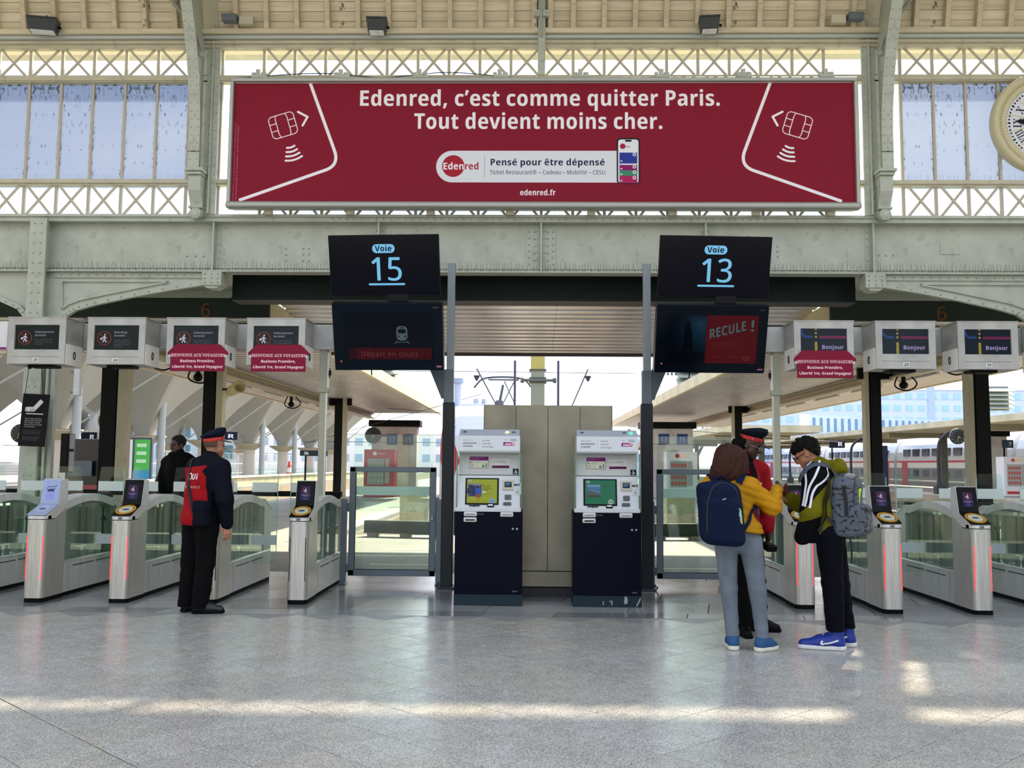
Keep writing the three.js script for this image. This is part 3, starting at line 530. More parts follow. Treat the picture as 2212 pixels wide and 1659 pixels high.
function beamPost(x, s, label) {
  const t = thing('beam_post', label, 'post', [x, 0, -10.9]);
  const p = M(0x9b9c88, 0.5), w = M(0xdedbd0, 0.4);
  mk('upper_tube', RB(0.092, 0.5, 0.075, 0.006, 0, 2.61, 0), p, t);
  mk('lower_tube', RB(0.072, 2.02, 0.06, 0.006, -0.004, 1.39, 0), p, t);
  mk('side_strip', [BX(0.046 * s, 0.06 * s, 2.38, 2.8, -0.04, 0.03), BX(0.032 * s, 0.045 * s, 0.4, 2.36, -0.03, 0.025)], w, t);
  mk('collar', [RB(0.13, 0.055, 0.1, 0.006, 0, 2.355, 0)], p, t);
  mk('fixing', [RB(0.03, 0.06, 0.04, 0.008, 0.075 * s, 2.56, 0), C([0.07 * s, 2.5, 0], [0.07 * s, 2.62, 0], 0.006, 0.006, 6)], mat.black, t);
  return t;
}
beamPost(-2.475, 1, 'olive grey post between the left gate displays and the Voie 15 screen');
beamPost(2.865, -1, 'olive grey post between the Voie 13 screen and the right gate displays');
const welcomeArt = canvas(512, 240, (x) => {
  x.fillStyle = '#7c1231'; x.fillRect(0, 0, 512, 240);
  fit(x, 'BIENVENUE AUX VOYAGEURS', 30, 486, 110, SERIF, 34, '#e9c9cf'); fit(x, 'Business Première,', 108, 404, 158, BOLD, 32, '#ecd3d8'); fit(x, 'Liberté 1re, Grand Voyageur', 42, 472, 206, BOLD, 32, '#ecd3d8');
});
{
  const sh = shape([[-0.31, -0.14], [0.31, -0.14], [0.31, 0.045], [0.345, 0.045], [0.345, 0.075], [0.25, 0.165], [-0.25, 0.165], [-0.345, 0.075], [-0.345, 0.045], [-0.31, 0.045]]);
  const t = thing('welcome_sign', 'dark red welcome sign hung on the display above the guard’s gate', 'sign', [-3.79, 2.66, -10.35], 0, 'dark red welcome signs');
  const g = X(sh, 0.006, 0.001), p = g.attributes.position, uv = g.attributes.uv;
  for (let i = 0; i < p.count; i++) uv.setXY(i, (p.getX(i) + 0.345) / 0.69, (p.getY(i) + 0.15) / 0.323);
  mk('board', g, print(welcomeArt, 0.55), t);
  mk('clip', RB(0.025, 0.035, 0.03, 0.005, -0.32, 0.03, 0.0), M(0xb9b9b3, 0.4), t); mk('clip', RB(0.025, 0.035, 0.03, 0.005, 0.32, 0.03, 0.0), M(0xb9b9b3, 0.4), t);
  dup(t, [-2.87, 2.66, -10.35], 0, 'dark red welcome sign hung on the display beside the olive post on the left');
  dup(t, [3.265, 2.625, -10.35], 0, 'dark red welcome sign hung on the Bonjour display right of the Voie 13 screen');
}
{ // sign cut by the left edge
  const t = thing('hanging_sign', 'white sign with a purple line at the left edge, its word cut off', 'sign', [-6.62, 2.83, -10.75]);
  const a = canvas(256, 128, (x) => { x.fillStyle = '#d9d9d6'; x.fillRect(0, 0, 256, 128); x.fillStyle = '#7d2a6e'; x.fillRect(0, 118, 256, 10); fit(x, 'Départ', 60, 226, 78, SANS, 52, '#20222c'); });
  mk('board', RB(0.8, 0.34, 0.05, 0.006, 0, 0.14, -0.03), mat.white, t); mk('face', PL(0.79, 0.33, 0, 0.14, -0.003), print(a), t); mk('under_tray', RB(0.8, 0.04, 0.1, 0.006, 0, -0.06, -0.05), M(0xb9a98c, 0.5), t);
}
{ // the big station clock at the right edge
  const t = thing('station_clock', 'large round clock with a cream ring and Roman numerals at the right edge', 'clock', [6.88, 6.14, -12.3]);
  const R = 0.70;
  mk('ring', at(L([[R * 0.72, 0.02], [R * 0.74, 0.05], [R * 0.80, 0.055], [R * 0.82, 0.035], [R * 0.86, 0.04], [R * 0.9, 0.075], [R * 0.96, 0.075], [R, 0.04], [R * 1.005, -0.02], [R * 0.98, -0.09], [R * 0.7, -0.1], [R * 0.7, 0.0]], 72), 0, 0, 0, Math.PI / 2), M(0xc9c09c, 0.5), t);
  const beads = []; for (let i = 0; i < 90; i++) { const a = i / 90 * Math.PI * 2; beads.push(dome(0.013, Math.cos(a) * R * 0.84, Math.sin(a) * R * 0.84, 0.038)); }
  mk('bead_moulding', beads, M(0xb3a97f, 0.5), t, undefined, 'stuff');
  const a = canvas(1024, 1024, (x) => {
    x.fillStyle = '#d8dbe4'; x.fillRect(0, 0, 1024, 1024); x.translate(512, 512);
    const num = ['XII', 'I', 'II', 'III', 'IIII', 'V', 'VI', 'VII', 'VIII', 'IX', 'X', 'XI'];
    for (let i = 0; i < 12; i++) {
      x.save(); x.rotate(i * Math.PI / 6);
      x.fillStyle = '#11161e'; x.font = 'bold 150px serif'; x.textAlign = 'center'; x.save(); x.translate(0, -300); x.scale(num[i].length > 3 ? 0.62 : 0.8, 1); x.fillText(num[i], 0, 0); x.restore();
      for (let k = 0; k < 5; k++) { x.save(); x.rotate(k * Math.PI / 30); x.beginPath(); if (k) x.arc(0, -462, 13, 0, 7); else { x.moveTo(0, -490); x.lineTo(16, -462); x.lineTo(0, -434); x.lineTo(-16, -462); } x.fill(); x.restore(); }
      x.rotate(Math.PI / 12); x.fillStyle = '#c9b878'; x.fillRect(-5, -512, 10, 300); x.restore();
    }
    x.strokeStyle = '#c9b878'; x.lineWidth = 12; x.beginPath(); x.arc(0, 0, 225, 0, 7); x.stroke(); x.fillStyle = '#cfc48d'; x.beginPath(); x.arc(0, 0, 215, 0, 7); x.fill();
  });
  const face = flat(new THREE.CircleGeometry(R * 0.735, 64)); face.translate(0, 0, 0.012);
  mk('dial', face, print(a, 0.35), t);
  mk('hand', [at(X([[-0.02, -0.08], [0.02, -0.08], [0.03, 0.12], [0.02, 0.22], [0.045, 0.26], [0, 0.36], [-0.045, 0.26], [-0.02, 0.22], [-0.03, 0.12]], 0.008, 0.002), 0, 0, 0.03, 0, 0, 1.52)], mat.black, t);
  mk('hand', [at(X([[-0.015, -0.08], [0.015, -0.08], [0.02, 0.2], [0.035, 0.3], [0, 0.44], [-0.035, 0.3], [-0.02, 0.2]], 0.008, 0.002), 0, 0, 0.045, 0, 0, -0.6)], mat.black, t);
  mk('bracket', [BX(0.5, 3, -0.03, 0.03, -0.12, -0.08), BX(-0.03, 0.03, 0.5, 1.1, -0.12, -0.08)], mat.cream, t);
}

// ---------------------------------------------------------------- ticket gates
const gateArt = canvas(160, 216, (x) => { x.fillStyle = '#231f48'; x.fillRect(0, 0, 160, 216); noEntry(x, 80, 66, 50); fit(x, 'Embarquement', 14, 146, 140, BOLD, 17, '#a8a0d8'); fit(x, 'terminé', 46, 114, 158, BOLD, 17, '#a8a0d8'); fit(x, 'Boarding', 44, 116, 186, SANS, 15, '#8880c0'); fit(x, 'completed', 38, 122, 203, SANS, 15, '#8880c0'); });
const reflectionArt = canvas(256, 360, (x) => { x.fillStyle = '#8a97c0'; x.fillRect(0, 0, 256, 360); x.fillStyle = '#7d8cc4'; x.fillRect(60, 170, 136, 150); x.strokeStyle = '#3a4470'; x.lineWidth = 12; x.beginPath(); x.moveTo(50, 150); x.bezierCurveTo(90, 60, 130, 140, 220, 80); x.moveTo(70, 170); x.bezierCurveTo(100, 120, 170, 170, 200, 120); x.stroke(); x.fillStyle = '#33355f'; x.fillRect(70, 150, 110, 34); });  // sky reflection on the gate screen, painted as a glowing pale picture
const led = M(0x3a0508, 0.3, 0, { emissive: 0xff2a30, emissiveIntensity: 1.5 }), ledOff = M(0x2a1012, 0.4);
const profile = (pts, w, bevel = 0) => at(X(pts.map(([z, y]) => [-z, y]), w, bevel).rotateY(Math.PI / 2), -w / 2, 0, 0);     // (z, y) outline, width across x
const plan = (pts, y0, y1) => at(X(pts.map(([x, z]) => [x, -z]), y1 - y0).rotateX(-Math.PI / 2), 0, y0, 0);
function roundedPlan(w, z0, z1, r) { const p = [[-w, z1], [w, z1]]; for (let i = 0; i <= 6; i++) { const a = i / 6 * Math.PI / 2; p.push([w - r + Math.cos(a) * r, z0 - r + Math.sin(a) * r]); } for (let i = 0; i <= 6; i++) { const a = Math.PI / 2 + i / 6 * Math.PI / 2; p.push([-w + r + Math.cos(a) * r, z0 - r + Math.sin(a) * r]); } return p; }
function makeGate(label, pos, opts) {
  const t = thing('ticket_gate', label, 'ticket gate', pos, 0, 'ticket gates');
  const W = 0.108;
  mk('pylon', [plan(roundedPlan(W, 0, -0.44, 0.055), 0.045, 0.868), profile([[-0.2, 0.86], [-0.44, 0.86], [-0.44, 0.985]], W * 2 - 0.002)], mat.steel, t);
  mk('cap', [plan(roundedPlan(W, 0, -0.12, 0.055), 0.876, 0.908), profile([[-0.05, 0.876], [-0.05, 0.925], [-0.28, 1.018], [-0.34, 1.292], [-0.36, 1.30], [-0.45, 1.29], [-0.46, 0.995], [-0.215, 0.876]], W * 2)], mat.steelPale, t);
  mk('seam', plan(roundedPlan(W - 0.004, -0.004, -0.2, 0.05), 0.867, 0.877), mat.black, t);
  const slope = Math.atan2(0.11, 0.28);
  const onSlope = (g) => at(g, 0, 0.968, -0.135, slope - Math.PI / 2);
  const oval = (rx, ry, h, hole) => { const s = new THREE.Shape(); s.absellipse(0, 0, rx, ry, 0, Math.PI * 2); if (hole) { const q = new THREE.Path(); q.absellipse(0, 0, rx * hole, ry * hole, 0, Math.PI * 2); s.holes.push(q); } return flat(new THREE.ExtrudeGeometry(s, { depth: h, bevelEnabled: false, curveSegments: 28 })); };
  mk('reader_plate', onSlope(RB(0.21, 0.27, 0.012, 0.005, 0, 0, 0)), opts.pale ? M(0x9aa6c0, 0.3) : mat.black, t);  // pale gate: reflected sky put into the reader and screen-head colours
  if (!opts.pale) mk('reader_ring', onSlope(oval(0.102, 0.118, 0.012, 0.80)), M(0xc08a1e, 0.45), t);
  mk('reader_pad', onSlope(oval(0.075, 0.085, 0.0115)), M(opts.pale ? 0xa8b2cc : 0xc2c4a8, 0.4), t);
  mk('reader_symbol', onSlope(at(oval(0.036, 0.02, 0.001), 0, 0, 0.0116)), M(0x3a4660, 0.5), t);
  const head = (g) => at(g, 0, 1.155, -0.303, -Math.atan2(0.06, 0.275));
  mk('screen_head', head(RB(0.205, 0.282, 0.02, 0.009, 0, 0, 0.004, 0, 0, 0, 3)), opts.pale ? M(0x9aa6c0, 0.2) : mat.black, t);
  mk('display', head(PL(opts.pale ? 0.17 : 0.115, opts.pale ? 0.24 : 0.16, 0, 0.005, 0.0155)), screen(opts.pale ? reflectionArt : gateArt, opts.pale ? 0.6 : 0.4), t);
  if (opts.n) mk('number', PL(0.045, 0.026, 0.0, 0.892, 0.0008), print(canvas(64, 36, (x) => { x.fillStyle = '#85867f'; x.fillRect(0, 0, 64, 36); fit(x, opts.n, 6, 58, 32, BOLD, 34, '#1b1d20'); }), 0.4), t);
  for (const s of [-1, 1]) mk('light_strip', RB(0.009, 0.46, 0.012, 0.004, s * 0.083, 0.47, -0.011), opts.led ? led : ledOff, t);
  mk('skirt', [plan(roundedPlan(W - 0.004, -0.004, -0.44, 0.05), 0, 0.045), BX(-0.09, 0.09, 0, 0.045, -2.05, -0.44)], mat.rubber, t);
  mk('plinth', BX(-0.096, 0.096, 0.045, 0.375, -2.05, -0.44), mat.steelPale, t);
  mk('rail', [RB(0.2, 0.02, 1.6, 0.004, 0, 0.385, -1.24)], M(0xd6d8d4, 0.22, 0.8), t);
  for (const s of [-1, 1]) for (const z of [-0.92, -1.47]) mk('slot', BX(s * 0.0955, s * 0.0975, 0.315, 0.326, z - 0.25, z + 0.25), mat.black, t);
  for (const s of [-1, 1]) mk('panel_joint', BX(s * 0.0955, s * 0.0972, 0.05, 0.37, -0.565, -0.562), mat.dark, t);
  // arch and tail post
  const out = [], inn = []; for (let i = 0; i <= 12; i++) { const u = i / 12, z = -0.44 - u * 1.22, y = 0.99 + 0.125 * Math.sin(Math.PI * (0.1 + 0.78 * u)) - 0.01 * u; out.push([z, y]); inn.push([z, y - 0.075 - 0.02 * Math.abs(u - 0.5)]); }
  mk('arch', profile([...out, ...inn.reverse()], 0.17, 0.006), mat.steelPale, t);
  mk('tail_post', [profile([[-1.64, 1.03], [-1.72, 1.03], [-2.05, 0.90], [-2.05, 0.375], [-1.74, 0.375], [-1.74, 0.94], [-1.64, 0.96]], 0.19), profile([[-1.62, 1.04], [-1.73, 1.045], [-2.06, 0.91], [-2.06, 0.89], [-1.73, 1.025], [-1.62, 1.02]], 0.2)], mat.steelPale, t);
  const shape2 = [[-0.45, 0.39], [-1.74, 0.39], [-1.74, 0.95], ...out.slice(0, 12).reverse().map(([z, y]) => [z, y - 0.08])];
  for (const s of [-1, 1]) mk('side_glass', profile(shape2, 0.006).translate(s * 0.082, 0, 0), mat.glass, t);
  for (const z of [-0.98, -1.13]) mk('drive_column', [RB(0.09, 0.44, 0.10, 0.01, 0, 0.74, z), RB(0.03, 0.1, 0.04, 0.006, 0, 0.45, z), RB(0.05, 0.07, 0.05, 0.006, 0, 0.42, z), RB(0.02, 0.08, 0.03, 0.005, 0.03, 0.99, z)], mat.steelDark, t);
  mk('motor', RB(0.13, 0.06, 0.3, 0.01, 0, 1.03, -1.055), mat.steelDark, t);
  for (const z of [-0.78, -1.33]) mk('inner_plate', BX(-0.06, 0.06, 0.40, 1.0, z - 0.035, z + 0.035), M(0x6d716d, 0.4, 0.5), t);
  mk('hinge_rod', [C([0.0, 0.39, -1.56], [0.0, 0.95, -1.56], 0.012, 0.012, 8), S(0.034, 0, 0.79, -1.56, 1, 1, 1, 12)], mat.black, t);
  mk('rear_plate', BX(-0.06, 0.06, 0.40, 0.97, -1.72, -1.62), M(0x7d8272, 0.45), t);
  for (const s of opts.sides ?? [-1, 1]) {
    const sh = new THREE.Shape(); const r = 0.04; sh.moveTo(0.07, 0.30); sh.lineTo(0.40, 0.30); sh.lineTo(0.40, 1.43 - r); sh.quadraticCurveTo(0.40, 1.43, 0.40 - r, 1.43); sh.lineTo(0.15, 1.43); sh.quadraticCurveTo(0.12, 1.43, 0.115, 1.40); sh.lineTo(0.07, 1.0);
    const g = X(sh, 0.01); if (s < 0) { g.rotateY(Math.PI); g.translate(0, 0, 0.01); }
    const f = mk('glass_flap', g.translate(0, 0, -1.21), mat.glass, t);
    for (const [y, h] of [[1.20, 0.115], [0.575, 0.115]]) mk('frosted_band', B(0.30, h, 0.012, s * 0.245, y, -1.205), mat.frost, f);
    mk('flap_edge', B(0.006, 1.0, 0.011, s * 0.401, 0.88, -1.205), mat.glassEdge, f);
  }
  return t;
}
for (const [n, x, z, o, l] of [
  ['26', -6.21, -9.83, { led: true }, 'steel ticket gate cut by the left edge of the picture'],
  ['25', -5.285, -9.85, { led: true, pale: true, n: '' }, 'steel ticket gate, screen and card reader coloured pale blue for a sky reflection'],
  ['24', -4.384, -9.87, { led: true }, 'steel ticket gate numbered 24 with red light strips, left of the red-vested guard'],
  ['23', -3.44, -9.9, { led: false }, 'steel ticket gate directly behind the guard in the red vest'],
  ['22', -2.49, -9.93, { led: false, sides: [-1] }, 'steel ticket gate numbered 22 with unlit strips, beside the glass swing gate'],
  ['21', 2.905, -10.0, { led: true, sides: [1] }, 'steel ticket gate partly hidden by the youth in the olive hoodie'],
  ['20', 3.73, -9.74, { led: true, n: '141' }, 'steel ticket gate with red strips just right of the patterned backpack'],
  ['19', 4.645, -9.74, { led: true, n: '139' }, 'steel ticket gate with red strips, second from the right edge'],
  ['18', 5.57, -9.73, { led: true }, 'steel ticket gate cut by the right edge of the picture'],
]) makeGate(l, [x, 0, z], { n, ...o, ...(o.n !== undefined ? { n: o.n } : {}) });

// ---------------------------------------------------------------- posts, glass swing gates
function darkPost(x, s, label) {
  const t = thing('monitor_post', label, 'post', [x, 0, -11.4]);
  mk('lower_tube', RB(0.145, 2.24, 0.14, 0.012, 0, 1.13, 0), M(0x0d151c, 0.35, 0, { specularIntensity: 0.5 }), t);
  mk('upper_tube', RB(0.092, 1.75, 0.09, 0.01, 0.01, 3.12, 0), M(0x868f93, 0.45), t);
  mk('sleeve', RB(0.12, 0.42, 0.12, 0.01, -0.005 * s, 2.45, 0), M(0x59636a, 0.45), t);
  mk('gusset', X([[0, 2.3], [0.02, 2.55], [0.0, 2.62], [-0.2 * s, 3.0], [-0.34 * s, 3.0], [-0.05 * s, 2.3]].map(([a, b]) => [a - 0.04 * s, b]), 0.03, 0.003).translate(0, 0, 0.02), M(0x3f4a52, 0.45), t);
  mk('arm', RB(0.08, 0.1, 0.6, 0.01, -0.3 * s, 2.95, 0.32), mat.black, t);
  mk('base_plate', [RB(0.24, 0.02, 0.30, 0.006, 0.02 * s, 0.012, 0), ...[-0.11, 0.11].flatMap((a) => [-0.09, 0.09].map((b) => C([a, 0.02, b], [a, 0.05, b], 0.012, 0.012, 6)))], M(0x343b40, 0.5, 0.4), t);
  return t;
}
darkPost(-1.025, 1, 'tall dark post left of the two ticket machines, carrying a monitor');
darkPost(1.405, -1, 'tall dark post right of the two ticket machines, carrying a monitor');
function swingGate(x0, w, s, label) {
  const t = thing('swing_gate', label, 'glass gate', [x0, 0, -11.6]);
  const fr = M(0x59646b, 0.4, 0.3), h = [0.11, 1.45];
  mk('frame', [RB(w, 0.065, 0.05, 0.006, w / 2, h[1] - 0.03, 0), RB(w, 0.075, 0.05, 0.006, w / 2, h[0] + 0.035, 0), RB(0.075, h[1] - h[0], 0.05, 0.006, 0.037, (h[0] + h[1]) / 2, 0), RB(0.075, h[1] - h[0], 0.05, 0.006, w - 0.037, (h[0] + h[1]) / 2, 0)], fr, t);
  mk('pane', BX(0.07, w - 0.07, 0.17, 1.39, -0.005, 0.005), mat.glass, t);
  mk('gasket', [BX(0.072, 0.08, 0.18, 1.38, -0.01, 0.012), BX(w - 0.08, w - 0.072, 0.18, 1.38, -0.01, 0.012), BX(0.07, w - 0.07, 0.18, 0.19, -0.01, 0.012)], mat.black, t);
  mk('frosted_band', BX(0.08, w - 0.08, 1.10, 1.21, -0.008, -0.006), mat.frost, t);
  mk('screen_glass', BX(0.02, w - 0.05, 0.9, 1.86, -0.09, -0.08), mat.glass, t);
  for (const x of [-0.065, w + 0.045]) mk('side_post', [RB(0.075, 1.05, 0.07, 0.008, x, 0.53, 0), RB(0.085, 0.014, 0.16, 0.005, x, 0.01, 0)], fr, t);
  for (const y of [0.2, 0.95]) mk('hinge', C([-0.015, y - 0.05, 0.02], [-0.015, y + 0.05, 0.02], 0.014, 0.014, 8), fr, t);
  mk('lock', [RB(0.03, 0.05, 0.05, 0.008, w - 0.04, 0.82, 0.03)], M(0x8a9296, 0.3, 0.6), t);
  return t;
}
swingGate(-2.27, 1.08, 1, 'grey framed glass swing gate left of the ticket machines');
swingGate(1.55, 1.05, -1, 'grey framed glass swing gate behind the woman in the yellow jacket');

// ---------------------------------------------------------------- ticket machines and the beige cabinet behind
function infoArt(x) { x.fillStyle = '#c7c8b4'; x.fillRect(0, 0, 256, 160); x.strokeStyle = '#4c4440'; x.lineWidth = 5; x.strokeRect(2, 2, 252, 156); x.fillStyle = '#6a1763'; x.fillRect(2, 2, 252, 50); fit(x, 'Achetez votre billet en quelques minutes', 12, 200, 22, SANS, 14, '#d8a8d0'); fit(x, 'carte bancaire', 12, 120, 38, SANS, 12, '#d8a8d0'); x.fillStyle = '#2c2c2c'; x.fillRect(18, 74, 22, 12); for (let i = 0; i < 4; i++) { x.fillStyle = '#b2b09c'; x.fillRect(66, 64 + i * 9, 90 - i * 9, 4); x.fillRect(66, 114 + i * 9, 70, 4); } x.strokeStyle = '#4a4a46'; x.lineWidth = 4; x.beginPath(); x.arc(36, 126, 17, 0, 7); x.moveTo(36, 116); x.lineTo(36, 126); x.lineTo(44, 128); x.stroke(); x.fillStyle = '#1f7d66'; x.beginPath(); x.moveTo(164, 146); x.lineTo(186, 100); x.lineTo(206, 146); x.fill(); x.fillStyle = '#6a4a42'; x.fillRect(218, 104, 16, 42); x.beginPath(); x.arc(226, 97, 7, 0, 7); x.fill(); }
const headArt = canvas(768, 240, (x) => {
  x.fillStyle = '#ccd0d2'; x.fillRect(0, 0, 768, 240);
  fit(x, 'BILLETS', 44, 176, 84, SANS, 36, '#6a6e74'); fit(x, 'GRANDES', 40, 222, 134, BOLD, 38, '#23262e'); fit(x, 'LIGNES', 40, 170, 182, BOLD, 38, '#23262e');
  x.fillStyle = '#9a9ea4'; x.fillRect(258, 46, 3, 140);
  fit(x, 'achat', 294, 388, 86, SANS, 38, '#33363e'); fit(x, 'retrait', 292, 404, 138, SANS, 38, '#33363e'); fit(x, 'échange', 292, 436, 190, SANS, 38, '#33363e');
  sncf(x, 564, 98, 148); x.strokeStyle = '#4c4f66'; x.lineWidth = 4; x.strokeRect(660, 46, 72, 36); fit(x, '024', 668, 724, 76, BOLD, 30, '#555a6e'); fit(x, '17', 600, 630, 72, SANS, 24, '#7a80a8'); x.fillStyle = '#7a80c0'; x.fillRect(580, 56, 14, 14);
});
const posterA = canvas(256, 160, infoArt), posterB = canvas(256, 150, (x) => { x.fillStyle = '#c4c5c2'; x.fillRect(0, 0, 256, 150); x.strokeStyle = '#6a6a70'; x.lineWidth = 3; x.beginPath(); x.moveTo(26, 50); x.lineTo(110, 50); x.lineTo(150, 36); x.lineTo(210, 48); x.moveTo(150, 52); x.lineTo(170, 78); x.lineTo(236, 80); x.moveTo(110, 50); x.lineTo(200, 50); x.stroke(); for (const [a, b] of [[26, 50], [104, 50], [150, 50], [206, 48]]) { x.beginPath(); x.arc(a, b, 7, 0, 7); x.stroke(); } x.fillStyle = '#501040'; x.fillRect(6, 104, 246, 38); fit(x, 'Échange et annulation', 16, 92, 118, SANS, 11, '#c890b4'); });
const wheel = canvas(96, 96, (x) => { x.fillStyle = '#0b0e16'; x.fillRect(0, 0, 96, 96); x.strokeStyle = '#e6e8ee'; x.lineWidth = 8; x.lineCap = 'round'; x.beginPath(); x.arc(46, 62, 18, -0.6, 3.6); x.stroke(); x.beginPath(); x.moveTo(46, 30); x.lineTo(48, 54); x.lineTo(64, 54); x.lineTo(72, 72); x.moveTo(47, 42); x.lineTo(60, 43); x.stroke(); x.fillStyle = '#e6e8ee'; x.beginPath(); x.arc(45, 18, 7, 0, 7); x.fill(); });
const saleArt = canvas(512, 416, (x) => {
  x.fillStyle = '#a9b53e'; x.fillRect(0, 0, 512, 416); x.fillStyle = '#c5d6f0'; rr(x, 28, 6, 42, 34, 6); x.fill(); fit(x, 'en', 34, 62, 30, BOLD, 24, '#2a4ab0');
  x.fillStyle = '#4a5a78'; x.fillRect(20, 80, 226, 222); x.fillStyle = '#33405e'; for (let i = 0; i < 26; i++) { x.beginPath(); x.arc(20 + hash(i, 1) * 200, 110 + hash(i, 2) * 170, 12 + hash(i, 3) * 22, 0, 7); x.fill(); } x.fillStyle = '#7d90b4'; x.beginPath(); x.moveTo(20, 80); x.lineTo(246, 80); x.lineTo(200, 130); x.lineTo(90, 104); x.fill();
  x.fillStyle = '#3c64c8'; x.beginPath(); x.ellipse(190, 210, 52, 62, 0, 0, 7); x.fill(); x.fillStyle = '#5a3040'; x.beginPath(); x.arc(178, 130, 24, 0, 7); x.fill(); x.fillStyle = '#a8553a'; x.fillRect(150, 262, 80, 56); x.fillStyle = '#b9894a'; x.fillRect(172, 318, 14, 66); x.fillRect(200, 318, 14, 66);
  ['WE', 'ÉTÉ EN TRAIN', 'PAR ICI LES', 'BONNES IDÉES', 'À SAISIR'].forEach((s, i) => fit(x, s, 258, 258 + s.length * 13, 94 + i * 26, BOLD, 22, '#3a4420')); x.fillStyle = '#d7e0ec'; rr(x, 256, 208, 66, 28, 12); x.fill();
  x.fillStyle = '#747e3a'; x.fillRect(258, 256, 150, 4); x.fillRect(258, 270, 170, 3); x.fillRect(20, 384, 370, 4); x.fillStyle = '#8fb0ea'; x.beginPath(); x.arc(430, 384, 48, 0, 7); x.fill(); fit(x, 'PCM', 398, 462, 392, BOLD, 30, '#3a60b8');
});
const seaArt = canvas(512, 416, (x) => {
  x.fillStyle = '#2f7a5c'; x.fillRect(0, 0, 512, 416); x.fillStyle = '#b5c3bd'; rr(x, 28, 12, 52, 40, 6); x.fill(); fit(x, 'en', 38, 70, 42, BOLD, 26, '#27505a');
  x.fillStyle = '#4d7ea4'; x.fillRect(30, 80, 230, 220); x.fillStyle = '#7a9cc0'; x.fillRect(30, 80, 230, 40); x.fillStyle = '#5b6a66'; x.beginPath(); x.moveTo(30, 180); x.lineTo(150, 195); x.lineTo(260, 250); x.lineTo(260, 300); x.lineTo(30, 300); x.fill(); x.strokeStyle = '#a8bcc4'; x.lineWidth = 5; x.beginPath(); x.moveTo(90, 176); x.lineTo(170, 196); x.lineTo(250, 214); x.stroke(); x.fillStyle = '#48544f'; x.fillRect(30, 260, 230, 40);
  x.fillStyle = '#39614f'; x.fillRect(262, 84, 120, 8); x.fillRect(262, 104, 130, 5); x.fillRect(262, 116, 100, 5); x.fillStyle = '#a9bdb6'; x.beginPath(); x.arc(430, 380, 48, 0, 7); x.fill(); fit(x, 'PCM', 398, 462, 390, BOLD, 30, '#2c5560');
});
const cash = canvas(96, 128, (x) => { x.fillStyle = '#c9cacb'; x.fillRect(0, 0, 96, 128); x.fillStyle = '#3a3f44'; x.fillRect(8, 10, 38, 22); x.fillStyle = '#24282c'; x.fillRect(52, 6, 12, 26); x.fillRect(70, 8, 8, 20); x.strokeStyle = '#777'; x.lineWidth = 3; x.beginPath(); x.arc(46, 70, 8, 0, 7); x.stroke(); x.fillStyle = '#999'; x.fillRect(30, 88, 32, 26); });
